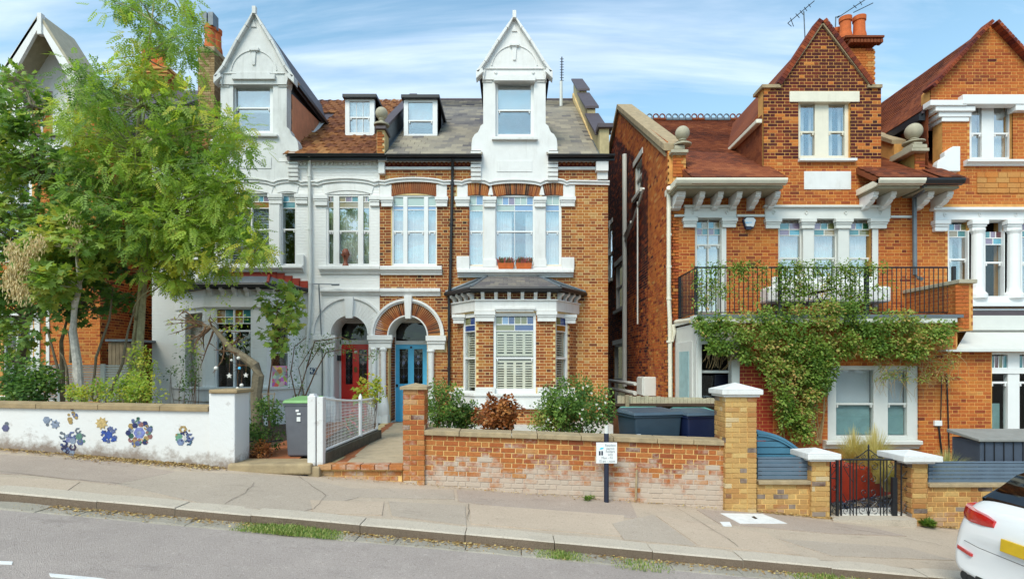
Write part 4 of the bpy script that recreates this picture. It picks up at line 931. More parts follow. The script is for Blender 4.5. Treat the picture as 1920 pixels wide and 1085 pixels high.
# porch and front door
DD = D2+.9
t = MB(); t.box(X(726,D2)-.02, X(802,D2)+.02, DD+.1, DD+.15, .2, Z(590,D2)); t.box(X(802,D2), X(802,D2)+.1, D2+.3, DD+.15, .2, AZ); t.box(X(726,D2)-.1, X(726,D2), D2+.3, DD+.15, .2, AZ)
t.fr(728, 803, 590, 605, DD, .1); t.fr(739, 803, 638.5, 645.5, DD-.03, .12); t.fr(729, 741.5, 605, 795, DD-.03, .12); t.fr(800.5, 806, 605, 795, DD-.03, .12)
obj('door_frame', t, m_gloss, H2, bevel=.006)
obj('fanlight', MB().fr(741, 801, 604, 639, DD+.04, .01), m_glassD, H2); 
def panel_door(root, a, b, yt, yb, d, mat, glz, cols, tint, label=None):
    t = MB(); fr_ = glz
    t.add([], [])
    p_ = front(d); wall(t, p_, R4(X(a,d), X(b,d), Z(yb,d), Z(yt,d)), [R4(X(g[0],d), X(g[1],d), Z(g[3],d), Z(g[2],d)) for g in fr_], .05)
    dr = obj('front_door', t, mat, root, bevel=.004, label=label)
    obj('door_back', MB().fr(a, b, yt, yb, d+.3, .02), m_dark, dr)
    for g in fr_:
        obj('door_glass', MB().fr(g[0], g[1], g[2], g[3], d+.02, .006), tint, dr)
        l = MB(); cx, y0, y1 = (g[0]+g[1])/2, g[2], g[3]; e = d+.014; r = .004
        def ln(pts): l.tube([P(x_, y_, e) for x_, y_ in pts], r, 4)
        ln([(cx,y0),(cx,y1)]); ln([(g[0],(y0*.45+y1*.55)),(g[1],(y0*.45+y1*.55))])
        for cy_, rr in ((y0+(y1-y0)*.22, 5), (y0+(y1-y0)*.40, 6), (y0+(y1-y0)*.8, 4.5)):
            ln([(cx-rr,cy_),(cx,cy_-rr*1.5),(cx+rr,cy_),(cx,cy_+rr*1.5),(cx-rr,cy_)]); ln([(g[0],cy_-8),(cx-rr,cy_)]); ln([(g[1],cy_-8),(cx+rr,cy_)])
            obj('stained_diamond', MB().prism([(X(cx-rr*.5,e),Z(cy_,e)),(X(cx,e),Z(cy_+rr*.8,e)),(X(cx+rr*.5,e),Z(cy_,e)),(X(cx,e),Z(cy_-rr*.8,e))], e+.001, e+.004), ST[cols], dr)
        obj('leading', l, m_lead, dr)
    return dr
bd = panel_door(H2, 741, 801, 645, 796, DD, m_blue, [(749,765,654,719),(776,792.5,654,719)], 'blue', m_glassD)
t = MB(); t.fr(749,765,727,755,DD-.012,.02); t.fr(776,792,727,755,DD-.012,.02); t.fr(749,765,764,788,DD-.012,.02); t.fr(776,792,764,788,DD-.012,.02); obj('door_panel', t, m_blue, bd, bevel=.006)
t = MB(); t.fr(769, 772.5, 649, 652.5, DD-.02, .03); t.fr(742.5, 746, 720, 725, DD-.03, .04); obj('door_number', t, m_navy, bd)
obj('entry_phone', MB().fr(732, 735.5, 676, 702, DD-.06, .04), m_black, H2, bevel=.004)
obj('porch_floor', MB().box(X(720,D2-.15), X(806,D2-.15), D2-.25, DD+.1, ZG-.1, Z(796,D2)), m_cope, H2, bevel=.01)
# ---------------------------------------------------------------- white house with the red door
H1 = thing('white_house', 'white painted Victorian semi with red door, brown tiled roof and house number 42', 'house', (-6.5, D2, 0))
d = D2; pl = front(d); PXL, PXR = 285, 712
BX, BZ, BR = X(655,d), Z(626,d), 36*d/F
outer = [(X(PXL,d), .1), (X(PXR,d)-.003, .1), (X(PXR,d)-.003, Z(300,d)), (X(PXL,d), Z(300,d))]
holes = [arch_poly(BX, 0, BZ, BR), HR(612,694,364,499,d), HR(527,555,362,499,d), HR(425,506,362,499,d), HR(375,404,362,499,d), HR(385,545,575,770,d)]
obj('wall', wall(MB(), pl, outer, holes, .3), m_wbrick, H1)
obj('side_wall', wall(MB(), Plane((X(PXL,d), D2+.31, 0), (0,1,0), (-1,0,0)), [(0,-.2),(12,-.2),(12,zE),(YR-D2,zR+.3),(0,zE+.1)], [], .25), m_mort2, H1)
obj('back_wall', MB().box(X(PXL,d)+.3, X(PXR,d)-.05, 27.0, 27.2, -.2, zE+.2), m_mort2, H1)
t = MB(); t.arc(BX, BZ, 66*d/F, 70*d/F, .62, math.pi, d-.05, d+.02, 40); t.arc(BX, BZ, 34.5*d/F, 37*d/F, 0, math.pi, d-.03, d+.8, 36)
k = d-.12; t.prism([(X(648,k),Z(596,k)),(X(660,k),Z(596,k)),(X(662,k),Z(556,k)),(X(645,k),Z(556,k))], k, d)
for i in range(26):
    a = math.pi*(i+.5)/26; t.arc(BX, BZ, 38*d/F, 65*d/F, a-.055, a+.055, d-.008, d+.01, 1)
obj('arch_moulding', t, m_white, H1)
t = MB(); capital(t, 586, 628, 628, 652, d, .14); obj('impost', t, m_white, H1, bevel=.008)
column(H1, 700.5, 11, d-.05, 652, 801, name='column'); column(H1, 611, 11, d-.05, 650, 801); column(H1, 622, 9, d+.05, 650, 801)
t = MB(); pmould(t, 597, 711.5, 498, 512, d, .14); pmould(t, 600, 711.5, 541, 552, d, .12); pmould(t, 375, 566, 497, 508, d, .18)
obj('sill_band', t, m_white, H1, bevel=.006)
t = MB(); string(t, [(PXL,340)]+hump(360, 418, 340, 335)+hump(420, 512, 341, 335)+hump(516, 566, 341, 336)+[(574,340),(592,340)]+hump(596, 702, 341, 334)+[(711,339)], d)
obj('hood_string', t, m_white, H1)
t = MB(); capital(t, 587, 614, 365, 384, d, .10); capital(t, 691, 712, 367, 385, d, .10); capital(t, 551, 577, 363, 381, d, .10); capital(t, 501, 529, 363, 381, d, .10); capital(t, 402, 428, 363, 381, d, .10)
t.fr(505, 524, 381, 498, d-.04, .1); t.fr(404, 423, 381, 498, d-.04, .1); t.fr(553, 569, 477, 498, d-.1, .12); t.fr(503, 526, 484, 498, d-.08, .1)
def seg_hood(mb, a, b, yb, yt, d, th):    # painted segmental arch proud of the wall
    x0, x1 = X(a,d), X(b,d); hw = (x1-x0)/2; rise = hw*.15; r = (hw*hw+rise*rise)/(2*rise); an = math.asin(hw/r); cz = Z(yb,d)+rise-r
    mb.arc((x0+x1)/2, cz, r, r+(Z(yt,d)-Z(yb,d))-rise*.6, math.pi/2-an, math.pi/2+an, d-th, d+.28, 14)
seg_hood(t, 609, 697, 364, 344, d, .02); seg_hood(t, 520, 557, 362, 345, d, .02); seg_hood(t, 422, 509, 364, 345, d, .02)
obj('window_dressing', t, m_white, H1, bevel=.005)
t = MB(); t.fr(523, 706, 297, 303, d-.07, .09); t.fr(537, 706, 312, 315, d-.03, .05); obj('eaves_string', t, m_white, H1)
out = []; xx = X(540, d)
while xx < X(704, d): out.append((Vector((xx, d-.03, Z(306.5,d))), Vector((.75,0,.66)).normalized(), Vector((0,-1,0)), Vector((-.66,0,.75)).normalized(), (.075,.06,.075), .5)); xx += .115
flush(H1, 'dentil_brick', out, m_white, 100)
t = MB(); gutter(t, 540, 722, d-.28, 289, .06); t.box(X(540,d), X(722,d), d-.2, d, Z(297,d), Z(296,d)); obj('gutter', t, m_black, H1)
t = MB(); t.tube([P(580,292,d-.2), P(580,306,d-.07), P(581,400,d-.07), P(582,520,d-.07), P(580,580,d-.07), P(572,690,d-.07), P(571,745,d-.07)], .045, 10)
for py, px in ((330,580.2),(430,581),(530,581.8),(620,577)): t.tube([P(px,py-2,d-.07), P(px,py+2,d-.07)], .057, 10)
obj('drainpipe', t, m_frame, H1, smooth=True)
t = MB(); t.tube([P(598,533,d-.1), P(598,537,d-.1), P(604,662,d-.05), P(604,745,d-.05)], .016, 6); t.tube([P(588,532,d-.08), P(634,533,d-.18)], .014, 6); t.tube([P(622,534,d-.16), P(636,533.5,d-.2)], .022, 6)
obj('service_pipe', t, m_lead, H1)
obj('number_tile', MB().fr(581, 593, 689, 701, d-.02, .03), plain('blue_tile', lin('#1d3a5c'), .3), H1)
def text(name, s, size, loc, mat, parent, align='CENTER', rot=(math.pi/2,0,0), ext=.001, sx=1):
    c = bpy.data.curves.new(name, 'FONT'); c.body = s; c.size = size; c.align_x = align; c.align_y = 'CENTER'; c.extrude = ext; c.materials.append(mat); c.offset = 0
    o = bpy.data.objects.new(name, c); C.objects.link(o); bpy.context.view_layer.update(); me = bpy.data.meshes.new_from_object(o.evaluated_get(bpy.context.evaluated_depsgraph_get())); bpy.data.objects.remove(o)
    if not me.materials: me.materials.append(mat)
    o = bpy.data.objects.new(name, me); C.objects.link(o); o.parent = parent; o.location = Vector(loc)-(WP.get(parent.name, Vector()) if parent else Vector()); o.rotation_euler = rot; o.scale = (sx,1,1); return o
text('house_number', '42', .20, P(587,695,d-.024), m_gloss, H1)
window(H1, 612, 694, 365, 499, d+.02, [(616,625),(636,671),(681,692)], meet=433, st=[(365,378,['sand','mauve','teal']),(378,389,['sand'])], inner='net', mat=m_white)
window(H1, 527, 555, 364, 499, d+.06, [(530,553)], meet=430, st=[(364,378,['cyan','sand']),(378,390,['teal'])], glass=m_glassL, mat=m_white)
window(H1, 425, 506, 364, 499, d+.06, [(430,470),(473,504)], meet=430, st=[(366,378,['olive','cyan','mauve']),(378,390,['amber'])], glass=m_glassL, inner='slats', mat=m_white)
window(H1, 375, 404, 364, 499, d+.06, [(379,401)], meet=430, st=[(364,378,['cyan','sand']),(378,390,['teal'])], glass=m_glassL, mat=m_white)
# roof of interlocking tiles
roof = obj('roof', roof_mb(X(PXL,d)+.1, X(PXR,d)-.005, [(X(409,d),X(544,d),D2+.28)], 14.6, zE, YR, zR, 27.4, zE, RS), m_brown, H1)
out = []; tiles(out, rl, R4(X(PXL,d)+.1, X(708,d), 0, SL), [R4(X(646,16.25), X(700,16.25), dz_(16.2), dz_(18.3)), R4(X(413,d), X(537,d), -1, dz_(19.2))], lambda u, w: .55+.15*math.sin(u*2.1+w)+random.gauss(0,.13), .34, .30, .03, 1.12)
m_tileb = brick_mat('concrete_tile', [(0, lin('#4c3228', .8)), (.35, lin('#7c4a30', .85)), (.65, lin('#a0683c', .85)), (1, lin('#b88450', .9))], .3)
flush(H1, 'roof_tile', out, m_tileb, 300, 'roman', part=roof)
attic(H1, 475.5, 62, 75.5, 17, 142, 238, 0, 284, 341, (437,512,150,250), m_oldwhite, .42, cheek=m_black)
# tile-hung cheek courses
out = []; chk = Plane((X(537.5,d)+.012, D2+.25, 0), (0,1,0), (1,0,0))
yb_ = 17.2
tiles(out, chk, [(0,zE+.25),(2.4,zE+.25+2.4*RS),(2.4,Z(150,d-.06)),(0,Z(150,d-.06))], [], rt(.5,.08), .42, 5.0, .03, 1.06)
m_tiler = brick_mat('red_clay_tile', [(0, lin('#4e2c20', .85)), (.35, lin('#7a3e26', .9)), (.65, lin('#965230', .95)), (1, lin('#b07048', .95))], .25)
flush(H1, 'cladding_board', out, plain('salmon_cladding', lin('#d88e68', .95), .8, .12, 5), 20)
t = MB(); z0, z1 = Z(140,d-.06), Z(144,d-.06); t.box(X(539,d), X(552,d), d-.1, 17.9, z0-.12, z0-.02); obj('dormer_gutter', t, m_black, H1)
t = MB(); t.add([(X(539,d),d+.2,zE+.1),(X(548,d),d+.2,zE+.1),(X(548,d),17.4,zE+.16+2.8*RS),(X(539,d),17.4,zE+.26+2.8*RS)], [(0,1,2,3)]); obj('lead_flashing', t, m_white, H1)
small_dormer(H1, 647, 702, 186, 254, 16.25, (.33,.66), None, sash=220)
# bay
DBW = 14.0
A1, B1, C1, E1 = (X(332,d), d), (X(385,DBW), DBW), (X(500,DBW), DBW), (X(560,d), d)
bw = MB(); fc = [facet(A1, B1), facet(B1, C1), facet(C1, E1)]
hw = [R4(fc[0][1]*.3, fc[0][1]*.9, Z(730,DBW), Z(585,DBW)), R4(X(402,DBW)-B1[0], X(474,DBW)-B1[0], Z(730,DBW), Z(575,DBW)), R4(fc[2][1]*.12, fc[2][1]*.72, Z(732,DBW), Z(585,DBW))]
for (p_, L_), h in zip(fc, hw): wall(bw, p_, R4(0, L_, .1, Z(540,DBW)), [h], .14)
obj('bay_wall', bw, m_wbrick, H1)
t = MB()
def ringw(mb, z0, z1, proj):
    o_ = [(A1[0]-proj*1.2, d), (B1[0]-proj*.55, B1[1]-proj), (C1[0]+proj*.55, C1[1]-proj), (E1[0]+proj*1.2, d)]
    mb.prismz([(A1[0]+.02, d)]+o_+[(E1[0]-.02, d), (C1[0]-.01, C1[1]+.02), (B1[0]+.01, B1[1]+.02)], z0, z1)
ringw(t, Z(576,DBW), Z(556,DBW), .05); ringw(t, Z(752,DBW), Z(728,DBW), .08); ringw(t, Z(730,DBW), Z(725,DBW), .14)
obj('bay_moulding', t, m_white, H1, bevel=.006)
t = MB(); corbels(t, Z(538,DBW), .24, .17, .085, B1, C1, 5); corbels(t, Z(538,DBW), .24, .17, .085, C1, E1, 4); obj('bay_corbel', t, m_white, H1)
t = MB(); gz1 = Z(534,DBW-.2); Q = [(A1[0]-.2,d-.05),(B1[0]-.12,DBW-.22),(C1[0]+.12,DBW-.22),(E1[0]+.25,d-.05)]
t.tube([(a,b,gz1) for a,b in Q], .06, 8); t.prismz([(Q[0][0]+.03,d),(Q[1][0]+.03,Q[1][1]+.06),(Q[2][0]-.03,Q[2][1]+.06),(Q[3][0]-.03,d)], gz1-.08, gz1-.02); obj('bay_gutter', t, m_black, H1)
zt1 = Z(517,d); t = MB(); ra, rb = X(405,d), X(505,d)
t.add([(Q[0][0],Q[0][1],gz1+.03),(Q[1][0],Q[1][1],gz1+.03),(Q[2][0],Q[2][1],gz1+.03),(Q[3][0],Q[3][1],gz1+.03),(ra,d,zt1),(rb,d,zt1),(Q[0][0],d,gz1+.03),(Q[3][0],d,gz1+.03)], [(1,2,5,4),(0,1,4),(2,3,5),(6,0,4),(3,7,5)])
obj('bay_roof', t, m_lead, H1)
t = MB()
for i in range(5): a = rb+i*(Q[3][0]-rb)/5; t.box(a-.02, a+(Q[3][0]-rb)/5, d-.03, d+.01, zt1-(i+1.3)*(zt1-gz1)/5.5, zt1+.14-i*(zt1-gz1)/5.5)
t.box(ra, rb, d-.03, d+.01, zt1-.03, zt1+.10); t.tube([(Q[2][0],Q[2][1],gz1+.05),(rb,d,zt1+.02)], .035, 6); obj('stepped_flashing', t, m_redbrick, H1)
window(H1, 402, 474, 576, 730, DBW+.02, [(406,437),(440,470)], meet=620, st=[(581,594,['amber','teal']),(594,606,['amber','green'])], glass=m_glassL)
p_, L_ = fc[2]; h = hw[2]; u0, u1, z0, z1 = h[0][0], h[1][0], h[0][1], h[2][1]
t = MB(); q(t,u0,u0+.05,z0,z1,.02,.12); q(t,u1-.05,u1,z0,z1,.02,.12); q(t,u0+.05,u1-.05,z1-.06,z1,.02,.12); q(t,u0+.05,u1-.05,z0,z0+.06,.02,.12); zm = Z(660,DBW); q(t,u0+.05,u1-.05,zm-.02,zm+.02,.03,.11)
w_ = obj('window', t, m_gloss, H1)
for a, b in ((zm, z1-.06), (z0+.06, zm)): t = MB(); q(t,u0+.05,u1-.05,a,b,.07,.076); obj('pane', t, m_glassL, w_)
pst = thing('window_poster', 'colourful dotted paper poster in the lower sash of the white bay', 'poster', tuple(p_.p((u0+u1)/2, z0+.06, .05)))
t = MB(); q(t,u0+.06,u1-.06,z0+.07,z0+.62,.05,.055); 
def poster_mat():
    b = NB('dotted_poster'); v = b.n('ShaderNodeTexVoronoi'); v.inputs['Scale'].default_value = 11; b.l(b.pos(), v.inputs['Vector'])
    hs = b.n('ShaderNodeHueSaturation'); hs.inputs['Saturation'].default_value = 1.1; hs.inputs['Value'].default_value = 1.1; b.l(v.outputs['Color'], hs.inputs['Color'])
    b.l(b.mix(.45, hs.outputs[0], lin('#f0a060')), b.b.inputs['Base Color']); return b.m
obj('sheet', t, poster_mat(), pst)
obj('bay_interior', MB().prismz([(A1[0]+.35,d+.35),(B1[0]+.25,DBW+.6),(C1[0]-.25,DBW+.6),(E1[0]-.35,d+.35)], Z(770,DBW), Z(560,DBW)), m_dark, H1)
# red door
t = MB(); t.fr(637, 694, 596, 606, DD, .1); t.fr(637, 695, 637, 645, DD-.03, .12); t.fr(630, 639.5, 606, 800, DD-.03, .12); t.box(X(619,d)-.12, X(619,d)-.02, d+.3, DD+.15, .2, BZ); t.box(X(691,d), X(691,d)+.1, d+.3, DD+.15, .2, BZ); t.box(X(615,d), X(695,d), DD+.1, DD+.15, .2, Z(590,d))
obj('door_frame', t, m_white, H1)
obj('fanlight', MB().fr(640, 690, 606, 637, DD+.04, .01), m_glassD, H1)
rd = panel_door(H1, 639.5, 693, 645, 790, DD, m_red, [(648,661,655,720),(673,688,655,720)], 'wine', m_glassD)
t = MB(); t.fr(662, 671, 728, 731.5, DD-.02, .03); t.fr(664, 669, 688, 697, DD-.03, .03); t.tube([P(666.5,686,DD-.05),P(664,692,DD-.06),P(666.5,698,DD-.05),P(669,692,DD-.06),P(666.5,686,DD-.05)], .006, 5); t.fr(665,668,675,677,DD-.01,.02); obj('door_knocker', t, plain('brass', lin('#8a7448',.8), .35, metal=.8), rd)
obj('door_number', MB().fr(664.5, 669.5, 657, 660.5, DD-.012, .02), m_gloss, rd)
obj('door_lantern', MB().fr(631, 637, 666, 676, DD-.25, .15), m_black, H1, bevel=.01)
# stock-brick chimney on the left gable
def chimney(root, a, b, y, y1, zt, zb, mat_b, mat_m, pots, tone=.5, cap=True, lim=60):
    ch = obj('chimney', MB().box(a+.01, b-.01, y+.01, y1, zb, zt), mat_m, root); out = []
    bricks(out, Plane((a, y, 0), (1,0,0), (0,-1,0)), R4(0, b-a, zb, zt), [], rt(tone)); bricks(out, Plane((b, y, 0), (0,1,0), (1,0,0)), R4(0, y1-y, zb, zt), [], rt(tone)); bricks(out, Plane((a, y1, 0), (0,-1,0), (-1,0,0)), R4(0, y1-y, zb, zt), [], rt(tone))
    flush(root, 'brick', out, mat_b, lim, part=ch)
    if cap:
        t = MB()
        for i, e in enumerate((.05,.10,.15)): t.box(a-e, b+e, y-e, y1+e, zt-.30+i*.1, zt-.2+i*.1)
        obj('chimney_cap', t, mat_m, ch, bevel=.01)
    for px, dd, yt, yb_, rp, cowl in pots:
        r = rp*dd/F; zt_, zb_ = Z(yt,dd), Z(yb_,dd); x = X(px,dd); t = MB()
        t.lathe(x, dd, [(r*1.15,zb_),(r*1.1,zb_+.1),(r*.95,zb_+.2),(r*.9,zt_-.14),(r*1.05,zt_-.12),(r*1.08,zt_),(r*.85,zt_),(r*.8,zt_-.3)], 18)
        po = obj('chimney_pot', t, m_terra, ch, smooth=True)
        if cowl: t = MB(); t.box(x-r*1.05, x-.02, dd-r, dd+r, zt_-.05, zt_+.35); t.box(x+.02, x+r*1.05, dd-r, dd+r, zt_-.05, zt_+.35); obj('metal_cowl', t, m_lead, po)
    return ch
chimney(H1, X(371,17), X(402,17), 17, 18.4, Z(92,17), zE+1, m_brickO, m_mort2, [(394,17.3,50,96,10,True),(405,18.0,57,100,10,False)], .55, cap=False)
obj('chimney_flaunching', MB().box(X(369,17), X(404,17), 16.95, 18.45, Z(98,17), Z(88,17)), m_cope, H1, bevel=.03)
t = MB(); t.prismx([(14.7,rz(14.7)-.2),(YR,zR-.2),(YR,zR+.35),(14.7,rz(14.7)+.35)], X(PXL,d)-.1, X(PXL,d)+.2); obj('gable_parapet', t, m_mort2, H1); obj('gable_coping', MB().prismx([(14.6,rz(14.6)+.34),(YR,zR+.34),(YR,zR+.42),(14.6,rz(14.6)+.42)], X(PXL,d)-.16, X(PXL,d)+.26), m_cope, H1)

# ---------------------------------------------------------------- left neighbour behind the trees
HL = thing('gabled_neighbour_house', 'orange brick house with white bargeboard gable half hidden behind the left trees', 'house', (-12.5, 14.4, 0))
dl = 14.4
wl_ = MB(); wall(wl_, front(dl), [(-17,.1),(X(188,dl),.1),(X(188,dl),Z(200,dl)),(-17,Z(200,dl))], [HR(5,62,600,740,dl), HR(-60,60,300,470,dl)], .3); wall(wl_, front(dl+1.2), R4(X(182,dl+1.2), X(262,dl+1.2), .1, Z(230,dl)), [], .3); wl_.box(X(188,dl)-.3, X(188,dl), dl+.3, dl+1.3, .1, Z(230,dl)); wl_.box(X(262,dl+1.2)-.3, X(262,dl+1.2), dl+1.5, 24, .1, Z(260,dl)); obj('wall', wl_, m_mortR, HL)
out = []; bricks(out, front(dl), R4(X(-40,dl), X(188,dl), .5, Z(200,dl)), [HR(0,66,595,745,dl), HR(-60,66,295,475,dl), R4(-20, X(66,dl), Z(475,dl), Z(290,dl))], rt(.7)); bricks(out, front(dl+1.2), R4(X(188,dl+1.2), X(262,dl+1.2), .5, Z(260,dl)), [], rt(.42)); bricks(out, Plane((X(262,dl+1.2), dl+1.2, 0), (0,1,0), (1,0,0)), R4(0, 5, .5, Z(300,dl)), [], rt(.25))
bricks(out, Plane((X(188,dl), dl, 0), (0,1,0), (1,0,0)), R4(0, 1.2, .5, Z(260,dl)), [], rt(.45))
flush(HL, 'brick', out, m_brickR, 200, 'brick')
window(HL, 4, 62, 600, 742, dl+.04, [(10,30),(34,56)], meet=664, glass=m_glassL, mat=m_white)
window(HL, -60, 60, 300, 470, dl+.04, [(-40,-5),(3,28),(34,54)], meet=380, glass=m_glassL, mat=m_white)
t = MB(); pmould(t, -60, 70, 742, 756, dl, .15); pmould(t, -60, 72, 470, 490, dl, .15); pmould(t, -60, 72, 585, 598, dl, .12); t.fr(64, 74, 598, 742, dl-.03, .05); t.fr(86, 92, 560, 742, dl-.03, .05); obj('dressing', t, m_white, HL)
obj('drainpipe', MB().tube([P(184,260,dl+1.1), P(184,700,dl+1.1)], .06, 8), m_black, HL)
# gable with deep white bargeboards
g = 13.6
t = MB(); wall(t, front(dl-.1), [(X(8,dl),Z(300,dl)),(X(138,dl),Z(300,dl)),(X(150,dl),Z(160,dl)),(X(77,dl),Z(58,dl)),(X(0,dl),Z(150,dl))], [HR(50,105,175,260,dl)], .3); obj('gable_wall', t, m_white, HL)
t = MB()
for s, far in ((-1, (4,128)), (1, (148,150))):
    ex, ey = far; t.prism([(X(73,g),Z(26,g)),(X(73,g),Z(50,g)),(X(ex+s*-16+ (2 if s<0 else 0),g),Z(ey+14,g)),(X(ex,g),Z(ey,g))] if s < 0 else [(X(73,g),Z(26,g)),(X(73,g),Z(50,g)),(X(ex-12,g),Z(ey+14,g)),(X(ex,g),Z(ey,g))], g+(.001 if s > 0 else 0), g+.08)
t.fr(69, 77, 24, 64, g-.04, .12)
obj('bargeboard', t, m_white, HL, bevel=.006)
t = MB(); zr_, ze_ = Z(26,g)+.03, Z(148,g)
xc = X(73,g)
for s in (-1, 1):
    xe = xc+s*1.02; t.add([(xe,g,ze_),(xc,g,zr_),(xc,14.7,zr_),(xe,14.7,ze_),(xe,g,ze_-.1),(xc,g,zr_-.13),(xc,14.7,zr_-.13),(xe,14.7,ze_-.1)], [(0,1,2,3),(7,6,5,4),(0,4,5,1),(0,3,7,4),(3,2,6,7)])
obj('gable_roof', t, m_stone, HL)
window(HL, 50, 105, 175, 260, dl-.02, [(55,76),(80,100)], meet=215, glass=m_glassL, mat=m_white)
t = MB(); t.prismx([(dl-.2,Z(260,dl)),(20,Z(260,dl)+4.0),(26,Z(260,dl))], -17, X(262,dl+1.2)); rf = obj('roof', t, m_brown, HL)
chimney(HL, X(262,20), X(312,20), 20, 21, Z(128,20), Z(300,20), m_brickR, m_mortR, [(274,20.3,92,128,8,False),(290,20.3,94,128,8,False),(303,20.3,96,128,8,False)], .5)
sh = thing('timber_shed', 'small weathered upright-board shed between the left house and white wall', 'shed', (X(228,14), 14, .5))
for i in range(7):
    a = 203+i*7; obj('board', MB().fr(a, a+6.4, 641+random.uniform(-1,1), 760, 14.0+random.uniform(0,.012), .03), m_wood, sh)
obj('shed_roof', MB().box(X(200,14), X(254,14), 13.95, 15.4, Z(640,14), Z(638,14)+.03), m_lead, sh)

# ---------------------------------------------------------------- orange brick house on the right
H3 = thing('balcony_house', 'orange brick house with creeper-covered balcony, stone lintels and tall brick gable', 'house', (6.5, DR, 0))
d = DR; s3 = F/DR; XC = 3.62; XE = 9.25
ze3 = Z(333,12.15); YR3 = 18.8; zr3 = Z(226,YR3); RS3 = (zr3-ze3)/(YR3-12.15)
pl = front(d)
GX0, GX1, GC = X(1432,d), X(1652,d), X(1540,d)
def tone3(u, w):
    px = CX+u*s3; py = HY-(w-EZ)*s3
    if py < 300 and 1430 < px < 1655:
        edge = (px < 1446 or px > 1640) and random.random() < .35
        if edge or random.random() < .10+.25*max(0, (py-200)/100): return .72+random.gauss(0,.06)
        return .17+random.gauss(0,.06)
    if 355 < py < 380 or py > 300: return .58+random.gauss(0,.13)
    return .68+random.gauss(0,.1)
outer = [(XC,-.6),(XE,-.6),(XE,Z(345,d)),(GX1,Z(345,d)),(GX1,Z(163,d)),(X(1630,d),Z(163,d)),(GC,Z(40,d)),(X(1462,d),Z(163,d)),(GX0,Z(163,d)),(GX0,Z(345,d)),(XC,Z(345,d))]
hol = [HR(1303,1353,410,590,d), HR(1459,1634,410,540,d), HR(1497,1595,191,298,d)]
obj('wall', wall(MB(), pl, outer, hol, .3), m_mortR, H3)
out = []; bricks(out, pl, outer, hol+[HR(1283,1382,383,425,d), HR(1434,1671,383,410,d), HR(1481,1612,171,191,d), HR(1508,1596,321,355,d)], tone3)
side = Plane((XC, d, 0), (0,1,0), (-1,0,0))
zs = lambda y: ze3+RS3*(y-12.15)
sho = [(0,-1.2),(10,-1.2),(10,zs(18.8)-1.6),(5.8,zs(18.8)+.45),(.02,zs(13.1)+.50),(0,Z(300,d))]
hs = [R4(15.9-d, 17.0-d, EZ+3.1, EZ+5.7), R4(17.8-d, 19.6-d, EZ+1.95, EZ+3.5), R4(17.9-d, 19.9-d, EZ-1.6, EZ+.78), R4(20.2-d, 21.4-d, EZ+3.2, EZ+5.2)]
hs[0] = R4(X(0,1)*0+XC*F/244-d, XC*F/230-d, Z(360,15.9), Z(298,15.9))
out2 = []; bricks(out2, side, sho, hs, lambda u, w: (.6 if (u < 1.9 or w > sho[4][1]+.62*u-1.2) else (.14 if w > 4 else .33))+random.gauss(0,.16))
obj('side_wall', wall(MB(), Plane((XC+.0, d, 0), (0,1,0), (-1,0,0)), sho, hs, .25), m_mortR, H3)
obj('wall_behind', MB().box(XC, XE, 25, 25.2, -1, 3), m_mortR, H3)
flush(H3, 'brick', out, m_brickR, 300, 'brick'); flush(H3, 'flank_brick', out2, m_brickR, 60)
for k, h in enumerate(hs):
    u0, u1, z0, z1 = h[0][0], h[1][0], h[0][1], h[2][1]; t = MB()
    def qs(a, b, c, e, t0, t1, mb=t): mb.box(XC+t0, XC+t1, d+a, d+b, c, e)
    qs(u0,u0+.1,z0,z1,.02,.12); qs(u1-.1,u1,z0,z1,.02,.12); qs(u0+.1,u1-.1,z1-.08,z1,.02,.12); qs(u0+.1,u1-.1,z0,z0+.08,.02,.12); qs(u0+.1,u1-.1,(z0+z1)/2-.03,(z0+z1)/2+.03,.03,.12); qs(u0-.08,u1+.08,z0-.1,z0,-.08,.05); qs(u0-.12,u1+.12,z1,z1+.16,-.03,.05)
    w_ = obj('window', t, m_frame if k != 1 else m_white, H3); t = MB(); t.box(XC+.08, XC+.086, d+u0+.1, d+u1-.1, z0+.08, z1-.08); obj('pane', t, m_glassU, w_)
    t = MB(); t.box(XC+.2, XC+.21, d+u0, d+u1, z0, z1); obj('blind', t, m_blind, w_)
# coping on the flank gable
t = MB(); y0, y1 = 13.0, 18.8; zc = lambda y: zs(y)+.50
t.prismx([(y0,zc(y0)-.12),(y1,zc(y1)-.12),(y1,zc(y1)+.05),(y0,zc(y0)+.05)], XC-.10, XC+.40); t.prismx([(y0+.1,zc(y0)-.22),(y1,zc(y1)-.22),(y1,zc(y1)-.121),(y0+.1,zc(y0)-.121)], XC-.05, XC+.34)
t.prismx([(y1,zc(y1)-.12),(23,zc(y1)-2.0),(23,zc(y1)-1.83),(y1,zc(y1)+.05)], XC-.1, XC+.4)
obj('gable_coping', t, m_cope, H3, bevel=.01)
out = []; bricks(out, front(d-.1), HR(1262,1286,290,334,d-.1), [], rt(.68)); flush(H3, 'pier_brick', out, m_brickR, 40)
obj('kneeler_pier', MB().fr(1262, 1286, 288, 345, d-.085, .5), m_mortR, H3)
t = MB(); e = d-.2; t.fr(1259, 1291, 280, 286, e, .8); t.fr(1262, 1288, 286, 290, e+.05, .6); t.fr(1265, 1284, 272, 280, e+.1, .4); obj('pier_cap', t, m_stone, H3, bevel=.012)
ball_finial(H3, 1279.5, 250, 13.2, 273, d, m_stone)
